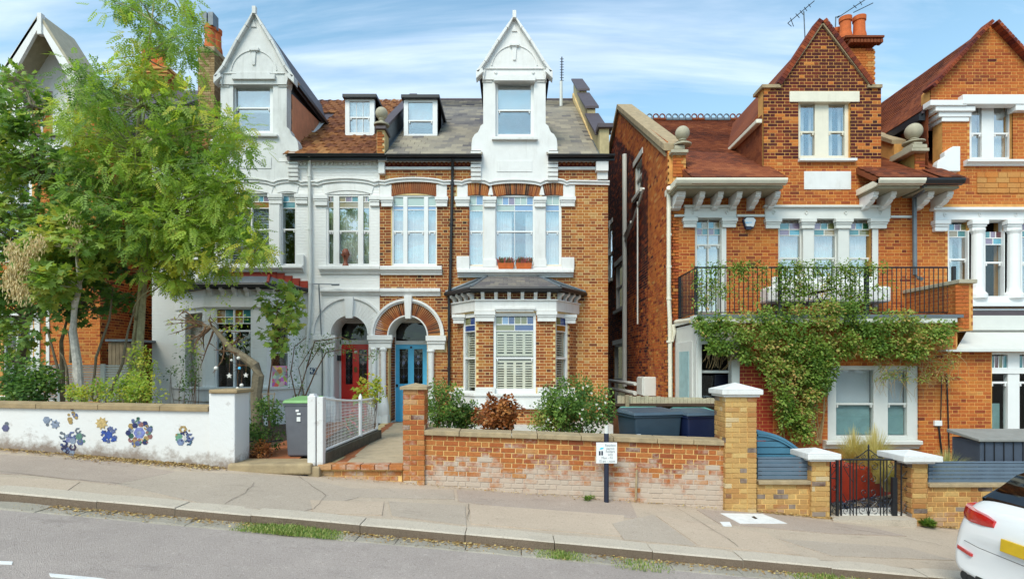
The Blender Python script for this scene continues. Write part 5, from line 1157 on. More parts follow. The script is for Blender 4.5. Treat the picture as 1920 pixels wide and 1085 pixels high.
# roof
roof = obj('roof', roof_mb(XC+.3, XE-.01, [(X(1478,12.15),X(1650,12.15),d+.28)], 12.2, ze3, YR3, zr3, 25, zr3-4, RS3), m_tiler, H3)
r3 = Plane((0, 12.2, ze3+.02), (1,0,0), Vector((0,-RS3,1)), Vector((0,1,RS3))); SL3 = math.hypot(YR3-12.2, zr3-ze3); sl3 = lambda y: (y-12.2)/math.cos(math.atan(RS3))
out = []; tiles(out, r3, R4(XC+.3, XE-.1, 0, SL3), [R4(X(1478,12.15), X(1650,12.15), -1, sl3(15.2)), R4(GX0, GX1, sl3(12.95), sl3(15.2)), R4(XC, X(1286,d), sl3(12.8), sl3(13.5))], lambda u, w: .45+.12*math.sin(u*1.3+w*2)+random.gauss(0,.12), .115, .165, .012)
flush(H3, 'roof_tile', out, m_tiler, 300, part=roof)
for i in range(26):
    x = XC+.35+i*.215; t = MB(); t.tube([(x+.085*math.cos(a*math.pi/6), YR3, zr3+.13+.085*math.sin(a*math.pi/6)) for a in range(13)], .022, 6, cap=False); t.box(x-.1, x+.1, YR3-.1, YR3+.1, zr3-.02, zr3+.05); obj('ridge_crest', t, m_tiler if i % 6 in (4,5) else m_lead, roof)
# eaves with brackets
def eaves(root, a, b, dw, matg, brs, lret=True, z=4.11, black=False):
    zf = EZ+z; t = MB(); y = dw-.85; x0, x1 = a, b
    pr = [(y+.12,zf-.13),(y+.04,zf-.11),(y,zf-.05),(y,zf),(y+.14,zf),(y+.14,zf-.13)]
    t.prismx(pr, x0, x1); obj('soffit', MB().prismx([(y+.14,zf-.131),(y+.14,zf-.19),(dw,zf-.19),(dw,zf-.131)], x0+.05, x1-.05), plain('soffit_shaded', lin('#a09880', .8), .8, .15, 6), root)  # khaki-white soffit, its colour darkened to paint in the shade under the eaves
    if lret: t.box(x0-.0, x0+.14, y+.14, dw+.1, zf-.14, zf)
    obj('gutter', t, matg, root, bevel=.008)
    t = MB()
    for xb, wd in brs: bracket(t, xb, wd*.85, dw, .52, zf-.191, .30)
    obj('eaves_bracket', t, m_white, root, bevel=.006)
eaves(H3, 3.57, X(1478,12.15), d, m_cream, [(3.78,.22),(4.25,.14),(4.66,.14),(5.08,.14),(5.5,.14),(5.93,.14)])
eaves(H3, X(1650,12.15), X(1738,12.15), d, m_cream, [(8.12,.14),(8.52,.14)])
t = MB(); y = 12.9
for xb in (GX0-.08, GX1-.32): t.box(xb, xb+.4, d-.25, d, ze3+.02, ze3+.1)
obj('lead_apron', t, m_white, H3, bevel=.02)
t = MB(); t.tube([P(1254,352,d-.35), P(1254,362,d-.12), P(1254,560,d-.1), P(1256,600,d-.1), P(1257,745,d-.1)], .05, 10)
for py in (390, 440, 500, 560, 640): t.tube([P(1254.5,py-2,d-.1), P(1254.5,py+2,d-.1)], .062, 10)
obj('drainpipe', t, m_cream, H3, smooth=True)
t = MB(); xs_ = XC-.12; yy = XC*F/218
t.tube([(xs_,17.4,EZ+6.6),(xs_,17.4,EZ-.6)], .075, 10); t.tube([(xs_,15.6,EZ+4.6),(xs_,15.6,EZ+1.2)], .02, 6); t.tube([(xs_,17.3,EZ+3.9),(xs_,16.0,EZ+4.3),(xs_,14.9,EZ+4.75)], .035, 6); t.tube([(xs_,17.4,EZ+4.05),(xs_,16.4,EZ+4.25)], .05, 6)
t.tube([(xs_-.1,21,EZ+5.0),(xs_-.1,19.6,EZ+5.1),(xs_-.1,19.6,EZ+4.2),(xs_-.1,21,EZ+4.2)], .03, 6)
obj('soil_pipe', t, m_frame, H3, smooth=True)
bx = thing('meter_box', 'pale grey box fixed to the passage wall beside the soil pipe', 'box', (XC-.15, 14.2, EZ-.5)); yb1 = 14.0
obj('case', MB().box(XC-.32, XC, 14.05, 14.75, Z(741,14.4), Z(706,14.4)), m_frame, bx, bevel=.02); obj('lid', MB().box(XC-.345, XC-.322, 14.1, 14.7, Z(739,14.4), Z(708,14.4)), m_frame, bx)
rl_ = thing('passage_rail', 'pale painted tubular rail in the side passage below the windows', 'rail', (XC-.5, 16, EZ-.7))
t = MB(); t.tube([(XC-.34,14.9,Z(720,14.5)),(XC-.42,18.3,Z(720,14.5)+.0)], .05, 8); t.tube([(XC-.34,14.9,Z(738,14.5)),(XC-.42,18.3,Z(738,14.5))], .06, 8); obj('rail', t, m_frame, rl_); obj('post', MB().tube([(XC-.42,18.3,Z(760,14.5)),(XC-.42,18.3,Z(720,14.5)+.05)], .05, 8), m_frame, rl_)
# gable top: parapet brick on edge, stone lintel, tile-hung cheek, dormer roof
out = []
def rake(out, pl, p, q_, wd, dep, n, tn):
    for i in range(n):
        f = (i+.5)/n; c = Vector((p[0]+(q_[0]-p[0])*f, 0, p[1]+(q_[1]-p[1])*f)); U = Vector((q_[0]-p[0], 0, q_[1]-p[1])); L = U.length; U.normalize(); Wv = Vector((-U.z, 0, U.x))
        if Wv.z < 0: Wv = -Wv; 
        out.append((Vector((c.x, pl.O.y+.08, c.z))+Wv*(wd/2-.01), U, Vector((0,-1,0)), Wv, (L/n-.008, dep, wd), max(0, min(1, tn+random.gauss(0,.06)))))
rake(out, pl, (X(1462,d),Z(162,d)), (GC,Z(42,d)), .11, .32, 22, .28); rake(out, pl, (GC,Z(42,d)), (X(1630,d),Z(162,d)), .11, .32, 22, .25)
flush(H3, 'coping_brick', out, m_brickR, 60)
t = MB()
for a, b in ((X(1460,d),Z(162,d)),(X(1632,d),Z(162,d))):
    L = Vector((GC-a, 0, Z(42,d)-b)); nrm = Vector((-L.z, 0, L.x)).normalized(); s_ = 1 if nrm.z > 0 else -1; o1 = nrm*s_
    pts = [(a,b),(GC,Z(42,d)),(GC+o1.x*-.035,Z(42,d)+o1.z*-.035-.02),(a-o1.x*.035,b-o1.z*.035)]; t.prism(pts, d-.06, d+.01)
t.fr(1429, 1464, 158, 164, d-.06, .5); t.fr(1628, 1655, 158, 164, d-.06, .5)
obj('gable_coping_edge', t, m_cope, H3)
t = MB(); t.fr(1481, 1612, 171, 191, d-.03, .12); obj('lintel', t, m_cream, H3, bevel=.008); obj('sill', MB().fr(1500, 1608, 296, 301, d-.1, .2), m_white, H3, bevel=.008); obj('stone_plaque', MB().fr(1508, 1596, 321, 355, d-.02, .1), m_white, H3, bevel=.006)
window(H3, 1497, 1595, 191, 297, d+.09, [(1501,1528),(1554,1584)], meet=247, inner='half', mat=m_cream, st=[])
zee = EZ+5.83; t = MB(); t.box(GX0, GX0+.1, d+.3, 16.2, ze3-.2, zee); t.box(GX1-.1, GX1, d+.3, 16.2, ze3-.2, zee); obj('dormer_cheek', t, m_terra, H3)
out = []; tiles(out, Plane((GX0-.01, d, 0), (0,1,0), (-1,0,0)), [(.05,ze3+RS3*.9),(3.0,ze3+RS3*3.7),(3.0,zee),(.05,zee)], [], rt(.5,.08), .115, .165, .012); flush(H3, 'cheek_tile', out, m_tiler, 150)
t = MB(); zap = Z(48,d)
for s, xx in ((-1, GX0-.12), (1, GX1+.12)):
    yb, yr = 12.15+(zee-ze3)/RS3+.4, 12.15+(zap-ze3)/RS3; t.add([(xx,d+.3,zee),(GC,d+.3,zap),(GC,yr,zap),(xx,yb,zee),(xx,d+.3,zee-.12),(GC,d+.3,zap-.12),(GC,yr,zap-.12),(xx,yb,zee-.12)], [(0,1,2,3),(7,6,5,4),(0,4,5,1),(0,3,7,4),(3,2,6,7)])
obj('dormer_roof', t, m_tiler, H3)
obj('dormer_gutter', MB().box(GX0-.16, GX0-.02, d+.02, 15.6, zee-.16, zee-.06), m_cream, H3, bevel=.02)
chimney(H3, X(1590,16), X(1641,16), 16, 17, Z(92,16), zr3-2, m_brickR, m_mortR, [(1585,16.2,34,74,10.5,False),(1611,16.2,33,74,11,False),(1568,16.6,56,80,9,False)], .72, cap=False)
t = MB(); 
for i in range(10): xk = X(1588+i*6.2,16); t.box(xk, xk+.07, 15.82, 16.0, Z(86,16), Z(80,16))
for i, e in enumerate((.10,.16)): t.box(X(1590,16)-e, X(1641,16)+e, 16-e, 17.1, Z(80,16)+i*.06, Z(80,16)+(i+1)*.06-.004)
obj('chimney_corbelling', t, m_tiler, H3)
# first-floor lintels and windows
def lintel(a, b, yt, yb, dia):
    t = MB(); t.fr(a, b, yt, yb, d-.05, .12); t.fr(a-1, b+1, yt, yt+4, d-.12, .18)
    for cxp in dia:
        e = d-.06; cy = (yt+yb)/2+1
        for (p0, p1) in (((0,-4),(3,0)),((3,0),(0,4)),((0,4),(-3,0)),((-3,0),(0,-4))): t.tube([P(cxp+p0[0],cy+p0[1],e), P(cxp+p1[0],cy+p1[1],e)], .012, 4)
    return t
t = lintel(1284, 1381, 384, 409, (1299,1363)); capital(t, 1281, 1309, 408, 425, d, .12); capital(t, 1354, 1384, 408, 425, d, .12); t.fr(1353, 1362, 425, 590, d-.02, .1); t.fr(1309, 1354, 405, 408, d-.10, .1)
obj('window_dressing', t, m_frame, H3, bevel=.006)
t = lintel(1435, 1670, 384, 410, (1451,1512,1586,1651)); 
for a, b in ((1436,1467),(1503,1532),(1568,1601),(1633,1668)): capital(t, a, b, 409, 427, d, .12)
for a, b in ((1506,1526),(1572,1592),(1636,1647)): t.fr(a, b, 427, 575, d-.03, .12)
obj('window_dressing', t, m_frame, H3, bevel=.006)
t = MB(); t.fr(1265, 1284, 402, 406, d-.06, .08); t.fr(1382, 1434, 402, 406, d-.06, .08); t.fr(1671, 1712, 404, 408, d-.06, .08); obj('string_course', t, m_frame, H3)
window(H3, 1303, 1354, 408, 588, d+.06, [(1307,1327),(1329,1350)], meet=459, st=[(416,428,['cyan','sand']),(428,440,['mauve','teal'])], inner='net', mat=m_frame)
window(H3, 1459, 1506, 408, 540, d+.06, [(1462,1500)], meet=484, st=[(418,430,['teal','mauve']),(430,441,['mauve','cyan'])], inner='net', mat=m_frame)
window(H3, 1524, 1572, 408, 540, d+.06, [(1527,1566)], meet=484, st=[(418,430,['mauve','teal','olive']),(430,441,['teal','sand'])], inner='net', mat=m_frame)
window(H3, 1590, 1636, 408, 540, d+.06, [(1593,1631)], meet=484, st=[(418,430,['mauve','cyan','green']),(430,441,['teal','olive'])], inner='net', mat=m_frame)
al = thing('burglar_alarm', 'white hexagonal alarm box with dark blue base on the brick right of balcony door', 'alarm box', tuple(P(1403.5,431,d-.05)))
hx = lambda r, k=1: [(X(1403.5,d)+r*c, Z(418,d)+r*s*k) for c, s in ((-.62,.78),(.62,.78),(1,.35),(.62,-.85),(-.62,-.85),(-1,.35))]
obj('back_plate', MB().prism(hx(.155), d-.05, d), m_navy, al); obj('cover', MB().prism(hx(.13), d-.10, d-.05), m_gloss, al, bevel=.01); obj('base_lens', MB().fr(1399, 1409, 424, 430, d-.11, .05), m_navy, al)
text('alarm_lettering', 'alarm', .07, P(1403.5,417,d-.104), m_blue, al)
t = MB(); t.tube([P(1734,348,12.3), P(1730,358,12.5), P(1715,368,12.86), P(1714.5,376,12.88), P(1715.5,515,12.88), P(1722,521,12.8), P(1728,523,12.7)], .045, 8); obj('drainpipe', t, m_lead, H3, smooth=True)
# ground floor extension carrying the balcony
de = 11.5; XL, XR = 3.84, 9.1
gh = [HR(1552,1722,684,830,de), HR(1312,1386,630,760,de)]
o_ = [(XL,-1.6),(X(1860,de),-1.6),(X(1860,de),Z(657,de)),(X(1795,de),Z(657,de)),(X(1795,de),Z(600,de)),(XL,Z(600,de))]
obj('extension_wall', wall(MB(), front(de), o_, gh, .25), m_mortR, H3)
out = []; bricks(out, front(de), [(X(1450,de),-1.2),(X(1858,de),-1.2),(X(1858,de),Z(605,de)),(X(1450,de),Z(605,de))], gh+[HR(1552,1722,684,842,de), R4(X(1792,de), 12, Z(657,de), 5)], rt(.66,.12)); bricks(out, Plane((XR+.28,de-.1,0),(0,1,0),(1,0,0)), R4(0,1.5,Z(620,de),Z(530,de)), [], rt(.66))
bricks(out, Plane((XR,de-.08,0),(0,1,0),(-1,0,0)), R4(0,1.5,Z(600,de),EZ+1.70), [], rt(.66,.08)); bricks(out, front(de-.1), HR(1792,1817,532,620,de-.1), [], rt(.66,.08)); flush(H3, 'extension_brick', out, m_brickR, 240, 'brick')
out = []; bricks(out, front(de-.002), [(X(1386,de),-1.2),(X(1449,de),-1.2),(X(1449,de),Z(640,de)),(X(1386,de),Z(640,de))], [], rt(.5)); flush(H3, 'painted_brick', out, m_redbrick, 80)
obj('party_parapet', MB().box(XR, XR+.29, de-.09, d, Z(620,de), EZ+1.70), m_mortR, H3); obj('party_coping', MB().box(XR-.04, XR+.33, de-.16, d, EZ+1.70, EZ+1.78), m_stone, H3, bevel=.01)
t = MB(); t.box(XL-.1, XR, de-.22, d, EZ+1.0, EZ+1.06); obj('balcony_deck', t, m_lead, H3); t = MB(); t.box(XL-.1, XL+.0, de-.2, d, EZ+.94, EZ+1.0); t.fr(1300, 1795, 591, 605, de-.2, .2); obj('balcony_fascia', t, m_frame, H3)
t = MB(); t.box(XL-.06, XL+.04, de, d, -1.0, EZ+.9); t.fr(1309, 1316, 610, 830, de-.04, .2); t.fr(1372, 1387, 640, 830, de-.03, .2); t.fr(1315, 1375, 694, 699, de+.1, .1); t.box(XL-.10, XL-.061, de+.15, de+1.3, -.9, EZ+.55); t.fr(1309,1390,622,645,de-.05,.1)
obj('porch_frame', t, m_frame, H3, bevel=.006)
obj('frosted_panel', MB().box(XL-.115, XL-.105, de+.32, de+.98, -.3, Z(659,12.2)), plain('frosted_glass', lin('#a9cdd0', .9), .25), H3)
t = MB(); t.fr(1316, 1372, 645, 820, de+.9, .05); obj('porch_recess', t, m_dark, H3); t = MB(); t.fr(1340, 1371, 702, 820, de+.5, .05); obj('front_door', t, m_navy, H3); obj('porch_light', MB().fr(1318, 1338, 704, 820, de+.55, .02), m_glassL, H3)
t = MB(); t.lathe(X(1401,de), de-.04, [(.075, Z(759,de)-.055), (.09, Z(759,de)), (.075, Z(759,de)+.055)], 14); obj('wall_lamp', t, m_gloss, H3)
t = MB(); t.tube([P(1268,604,13-.1), P(1308,598,de-.12)], .06, 8); t.tube([P(1262,608,12.9), P(1264,622,12.9), P(1259,640,12.9)], .05, 8); obj('porch_gutter', t, m_cream, H3, smooth=True)
window(H3, 1552, 1722, 684, 828, de+.025, [(1568,1638),(1665,1701)], meet=757, glass=m_glassL, inner='blind', n_in=0, mat=m_frame, fw=.1)
t = MB(); t.box(X(1568,de), X(1638,de), de+.13, de+.14, Z(815,de), Z(758,de)); t.box(X(1664,de), X(1702,de), de+.13, de+.14, Z(815,de), Z(758,de)); obj('frosted_film', t, plain('film', lin('#9fc4c4', .7), .5), H3)
pm = MB(); pmould(pm, 1550, 1731, 826, 842, de, .16); obj('sill', pm, m_frame, H3, bevel=.006)
t = MB(); t.fr(1753, 1767, 788, 798, de-.05, .05); obj('junction_box', t, m_gloss, H3, bevel=.006)
t = MB(); t.tube([P(1760,798,de-.03), P(1766,850,de-.03)], .018, 6); t.tube([P(1775,700,de-.03), P(1780,850,de-.03)], .014, 6); t.tube([P(1766,705,de-.03), P(1764,788,de-.03)], .01, 5); obj('wall_cable', t, m_black, H3)
# balcony railing
rg = thing('balcony_railing', 'black iron balcony railing of thin upright bars above the creeper', 'railing', (XL, de+.2, EZ+1.06))
yf = 11.7; zt_, zb_ = EZ+2.08, EZ+1.14; xr_ = XR
t = MB(); t.tube([(3.87,d,zt_),(3.87,yf,zt_),(xr_,yf,zt_)], .018, 6); t.tube([(3.87,d,zb_),(3.87,yf,zb_),(xr_,yf,zb_)], .014, 6); obj('rail', t, m_black, rg)
bar = mesh_of(MB().tube([(0,0,zb_),(0,0,zt_)], .010, 5), 'baluster'); bar.materials.append(m_black)
n = 54
for i in range(n+1): o = obj('baluster', bar, None, rg); o.location = Vector((3.87+(xr_-3.87)*i/n, yf, 0))-WP[rg.name]
for i in range(1, 13): o = obj('baluster', bar, None, rg); o.location = Vector((3.87, yf+(d-yf)*i/13, 0))-WP[rg.name]
for px in (1305, 1462, 1624, 1788): x = X(px, yf); obj('railing_post', MB().box(x-.03, x+.03, yf-.03, yf+.03, EZ+1.06, zt_+.02), m_black, rg)
obj('railing_post', MB().box(3.84, 3.9, d-.1, d-.04, EZ+1.06, zt_), m_black, rg)
# things on the balcony
sofa = thing('garden_sofa', 'low white outdoor sofa behind the balcony railing', 'sofa', (7, 12.4, EZ+1.06)); t = MB(); t.fr(1442, 1672, 536, 566, 12.5, .5); obj('seat', t, m_white, sofa, bevel=.05); t = MB(); t.fr(1450, 1640, 518, 545, 12.8, .12); obj('back', t, m_white, sofa, bevel=.04)
tb = thing('balcony_table', 'small folding table with dark brown slatted top on the balcony', 'table', tuple(P(1535,585,12.1))); obj('table_top', MB().prism([(X(1505,12.1),Z(551,12.1)),(X(1560,12.1),Z(541,12.1)),(X(1560,12.1),Z(545,12.1)),(X(1505,12.1),Z(555,12.1))], 11.95, 12.35), plain('dark_timber', lin('#5a3c34'), .7), tb)
for a, b in ((1528,1552),(1552,1528)): obj('leg', MB().tube([P(a,550,12.1), P(b,586,12.1)], .012, 5), m_black, tb)
tr = thing('terracotta_trough', 'long terracotta planter at the foot of the balcony railing', 'planter', tuple(P(1530,591,11.85))); obj('trough', MB().fr(1492, 1588, 576, 592, 11.85, .22), m_terra, tr, bevel=.015); obj('rim', MB().fr(1490, 1590, 574, 577, 11.83, .26), m_terra, tr)

# ---------------------------------------------------------------- far right house
H4 = thing('white_trimmed_house', 'orange brick house at the right edge with white column windows and tile-hung side', 'house', (11, DR, -.5))
XF = X(1712,d)+.25; d4 = 13.0; g0 = 9.99; gc = X(1855,d4); g1 = gc+1.36
outer = [(XE+.003,-1.5),(15,-1.5),(15,Z(345,d4)),(g1,Z(345,d4)),(g1,Z(190,d4)),(g1+.25,Z(188,d4)),(g1+.25,Z(165,d4)),(gc,Z(44,d4)),(X(1745,d4),Z(168,d4)),(X(1745,d4),Z(200,d4)),(g0,Z(225,d4)),(g0,Z(345,d4)),(XE+.003,Z(345,d4))]
hol = [HR(1818,1899,193,300,d4), HR(1777,1817,410,546,d4), HR(1843,1884,410,560,d4), HR(1912,1952,410,560,d4)]
obj('wall', wall(MB(), front(d4), outer, hol, .3), m_mortR, H4)
out = []
def tone4(u, w):
    py = HY-(w-EZ)*F/d4; return (.5 if (95 < py < 160) else .66)+random.gauss(0,.09)
bricks(out, front(d4), [(x, z) for x, z in outer], hol+[HR(1753,1960,386,432,d4), HR(1808,1960,432,660,d4), HR(1804,1960,176,196,d4), HR(1831,1919,328,358,d4), HR(1700,1960,600,700,d4), HR(1765,1960,540,700,d4)], tone4)
bricks(out, front(de+.02), [(X(1858,de),-1.2),(13,-1.2),(13,Z(657,de)),(X(1858,de),Z(657,de))], [HR(1856,1990,655,822,de)], rt(.66))
flush(H4, 'brick', out, m_brickR, 300, 'brick')
obj('lower_wall', wall(MB(), front(de+.03), R4(X(1861,de), 13, -1.5, Z(657,de)), [HR(1857,1990,660,820,de)], .25), m_mortR, H4)
t = MB(); f = d4-.16
t.prismx([(d4,Z(177,f)),(f,Z(177,f)),(f,Z(195,f)),(d4-.03,Z(197,f)),(d4,Z(197,f))], X(1806,f), 12.6)
t.box(X(1744,d4)-.1, X(1804,d4), f+.012, d4+.1, Z(203,d4), Z(193,d4)); t.box(X(1748,d4), X(1822,d4), f+.05, d4+.3, Z(212,d4), Z(203,d4)); t.box(X(1757,d4), X(1818,d4), f+.1, d4+.5, Z(221,d4), Z(212,d4)); t.box(X(1764,d4), X(1815,d4), f+.12, d4+.5, Z(229,d4), Z(221,d4)); t.box(X(1895,d4), X(1990,d4), f+.02, d4+.1, Z(212,d4), Z(198,d4))
obj('gable_corbel', t, m_gloss, H4, bevel=.01)
t = MB(); t.prism([(X(1748,d4),Z(312,d4)),(X(1748,d4),Z(325,d4)),(X(1791,d4),Z(325,d4)),(X(1791,d4),Z(279,d4)),(X(1778,d4),Z(279,d4)),(X(1762,d4),Z(290,d4)),(X(1762,d4),Z(298,d4)),(X(1750,d4),Z(306,d4))], d4-.15, d4+.0); t.fr(1766, 1792, 329, 334, d4-.3, .3); obj('kneeler_stone', t, m_gloss, H4, bevel=.01)
window(H4, 1818, 1899, 195, 300, d4+.09, [(1822,1841),(1864,1892)], meet=250, inner='net', mat=m_gloss)
t = MB(); pmould(t, 1815, 1960, 298, 308, d4, .14); obj('sill', t, m_gloss, H4)
out = []; bricks(out, front(d4-.02), HR(1831,1919,328,358,d4), [], rt(.9,.05), g=.12, L=.3, H=.2); flush(H4, 'plaque_block', out, m_brickR, 30)
tt = MB(); f = d4-.06
tt.fr(1754, 1965, 388, 412, f, .2); tt.fr(1752, 1965, 388, 393, d4-.16, .2)
for a, b in ((1754,1784),(1824,1855),(1890,1920)): capital(tt, a, b, 412, 432, d4, .15)
for xp in (1830.5, 1898): tt.lathe(X(xp,d4), d4-.02, [(.2,Z(560,d4)),(.2,Z(552,d4)),(.15,Z(547,d4)),(.135,Z(540,d4)),(.125,Z(440,d4)),(.16,Z(434,d4)),(.16,Z(430,d4))], 16)
tt.fr(1816, 1965, 555, 566, d4-.1, .15); tt.fr(1816, 1965, 578, 582, d4-.12, .2); tt.fr(1816, 1965, 566, 574, d4-.2, .3)
tt.fr(1815, 1845, 432, 560, d4+.0, .1); tt.fr(1883, 1912, 432, 560, d4+.0, .1)
for xp in (1772, 1838, 1905):
    for (p0, p1) in (((0,-4),(3,0)),((3,0),(0,4)),((0,4),(-3,0)),((-3,0),(0,-4))): tt.tube([P(xp+p0[0],402+p0[1],f-.01), P(xp+p1[0],402+p1[1],f-.01)], .012, 4)
obj('window_dressing', tt, m_gloss, H4, bevel=.008)
window(H4, 1777, 1817, 412, 546, d4+.06, [(1780,1814)], meet=486, st=[(420,432,['cyan','mauve','olive']),(432,444,['sand','teal'])], inner='half')
window(H4, 1843, 1884, 412, 560, d4+.06, [(1848,1879)], meet=492, st=[(434,446,['teal','mauve','wine']),(446,458,['mauve','cyan'])], glass=m_glassL)
window(H4, 1912, 1952, 412, 560, d4+.06, [(1917,1946)], meet=492, st=[(420,432,['mauve','cyan']),(432,444,['teal'])], inner='half')
obj('lower_panel', MB().fr(1815, 1990, 582, 640, d4-.05, .1), m_frame, H4)
t = MB(); t.box(X(1812,12.4), 13, 12.3, d4, Z(621,12.4), Z(592,12.4)); t.box(X(1812,12.4), 13, 12.25, 12.3, Z(619,12.4), Z(613,12.4)); t.add([(X(1790,de-.1),de-.15,Z(653,de-.1)),(13,de-.15,Z(653,de-.1)),(13,12.3,Z(622,12.3)),(X(1812,12.3),12.3,Z(622,12.3)),(X(1790,de-.1),de-.15,Z(657,de-.1)),(13,de-.15,Z(657,de-.1)),(13,12.3,Z(627,12.3)),(X(1812,12.3),12.3,Z(627,12.3))], [(0,1,2,3),(0,4,5,1),(0,3,7,4),(7,6,5,4)]); t.box(X(1770,de-.15), 13, de-.2, de, Z(659,de-.15), Z(655,de-.15))
obj('bay_canopy', t, m_frame, H4)
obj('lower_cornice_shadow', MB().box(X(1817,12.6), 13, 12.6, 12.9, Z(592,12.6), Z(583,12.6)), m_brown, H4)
window(H4, 1856, 1990, 660, 830, de+.03, [(1859,1890),(1912,1945)], meet=717, st=[(667,690,['teal','wine','olive','teal'])], glass=m_glassL, mat=m_gloss, bars=())
t = MB(); t.fr(1857, 1950, 690, 700, de+.01, .05); obj('transom', t, m_gloss, H4)
obj('frosted_film', MB().box(X(1859,de), X(1890,de), de+.2, de+.21, Z(815,de), Z(757,de)), MATS['film'], H4)
# party pier with ball
dp = 12.9; out = []; bricks(out, front(dp), HR(1716,1734,284,335,dp), [], rt(.68)); flush(H4, 'pier_brick', out, m_brickR, 30)
obj('party_pier', MB().fr(1716, 1734, 282, 345, dp+.01, .9), plain('mustard_render', lin('#b0924c', .8), .9, .2, 5), H4)
xp0, xp1 = X(1714,dp), X(1736,dp)
t = MB(); t.prismx([(13.3,rz(14.6)-9+9),(13.3,0),(13.31,0)], 0, 0.001) if False else None
zq = lambda y: ze3+RS3*(y-12.15)
obj('party_upstand', MB().prismx([(13.6,zq(13.6)-.3),(18.8,zq(18.8)-.3),(18.8,zq(18.8)+.4),(13.6,zq(13.6)+.4)], xp0+.02, xp1-.02), m_mortR, H4)
obj('party_coping', MB().prismx([(13.6,zq(13.6)+.4),(18.8,zq(18.8)+.4),(18.8,zq(18.8)+.5),(13.6,zq(13.6)+.5)], xp0-.04, xp1+.04), m_cope, H4)
t = MB(); t.fr(1710, 1743, 277, 283, dp-.15, 1.0); t.fr(1712, 1739, 270, 277, dp-.1, .8); t.fr(1714, 1730, 266, 270, dp, .4); obj('pier_cap', t, m_stone, H4, bevel=.012)
ball_finial(H4, 1713, 247, 15, 269, dp+.3, m_stone)
t = MB(); t.box(xp0-.12, xp0+.02, 12.8, 14.5, Z(333,dp), Z(327,dp)); obj('lead_flashing', t, m_lead, H4)
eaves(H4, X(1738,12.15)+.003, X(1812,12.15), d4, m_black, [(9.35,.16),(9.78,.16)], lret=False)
roof = obj('roof', roof_mb(XE+.01, 15, [(9.97,15,d4+.28)], 12.2, ze3, YR3, zr3, 25, zr3-4, RS3), m_tiler, H4)
out = []; tiles(out, r3, R4(XE+.1, 9.86, 0, sl3(15.6)), [R4(X(1714,dp)-.05, X(1736,dp)+.05, sl3(12.8), 20)], rt(.4,.12), .115, .165, .012); flush(H4, 'roof_tile', out, m_tiler, 120, part=roof)
zee4 = EZ+5.97; ck = 9.72
obj('dormer_cheek', MB().box(ck, ck+.1, d4+.3, 17.5, ze3-.2, zee4), m_terra, H4)
out = []; tiles(out, Plane((ck-.01, d4, 0), (0,1,0), (-1,0,0)), [(.05,ze3+RS3*.9),(3.4,ze3+RS3*4.0),(3.4,zee4),(.05,zee4)], [], rt(.45,.08), .16, .165, .012); flush(H4, 'cheek_tile', out, m_tiler, 150)
t = MB(); zap = Z(50,d4)
for s, xx in ((-1, ck-.14), (1, g1+.4)):
    yb, yr = 12.15+(zee4-ze3)/RS3+.6, 12.15+(zap-ze3)/RS3; t.add([(xx,d4+.1,zee4),(gc,d4+.1,zap),(gc,yr,zap),(xx,yb,zee4),(xx,d4+.1,zee4-.12),(gc,d4+.1,zap-.12),(gc,yr,zap-.12),(xx,yb,zee4-.12)], [(0,1,2,3),(7,6,5,4),(0,4,5,1),(0,3,7,4),(3,2,6,7)])
rf4 = obj('dormer_roof', t, m_brown, H4)
U_ = Vector((gc-(ck-.14), 0, zap-zee4)); nn = Vector((-U_.z, 0, U_.x)).normalized(); out = []
tiles(out, Plane((ck-.14, d4+.1, zee4+.01), (0,1,0), nn, U_), [(0,0),(3.6,0),(5.0,U_.length),(0,U_.length)], [], rt(.4,.1), .115, .165, .012); flush(H4, 'dormer_tile', out, m_tiler, 150, part=rf4)
obj('dormer_gutter', MB().box(ck-.2, ck-.05, d4+.1, 17, zee4-.2, zee4-.04), m_black, H4)
out = []; rake(out, front(d4-.1), (X(1741,d4),Z(170,d4)), (gc-.03,Z(48,d4)), .07, .32, 26, .28); rake(out, front(d4-.1), (gc+.03,Z(48,d4)), (g1+.3,Z(190,d4)), .07, .32, 26, .28); flush(H4, 'coping_brick', out, m_brickR, 40)
# television aerials
for nm, lab, segs in (('tv_aerial','thin television aerial slanting above the tall brick gable', [((1510,90),(1507,22)),((1477,44),(1527,2)),((1482,34),(1488,50)),((1477,44),(1484,50)),((1492,26),(1499,34)),((1500,20),(1506,28)),((1508,14),(1513,21)),((1516,8),(1520,14))]),
                      ('tv_aerial','twin-boom television aerial rising behind the orange chimney pots', [((1566,60),(1567,32)),((1570,34),(1622,0)),((1600,24),(1637,6)),((1566,34),(1574,30)),((1600,10),(1606,16)),((1612,3),(1616,10))])):
    a = thing(nm, lab, 'aerial', tuple(P(segs[0][0][0], segs[0][0][1], 17))); 
    obj('mast', MB().tube([P(*segs[0][0],17), P(*segs[0][1],17)], .018, 5), m_lead, a); t = MB()
    for p, q_ in segs[1:]: t.tube([P(*p,17), P(*q_,17)], .012, 4)
    obj('antenna', t, m_black, a)
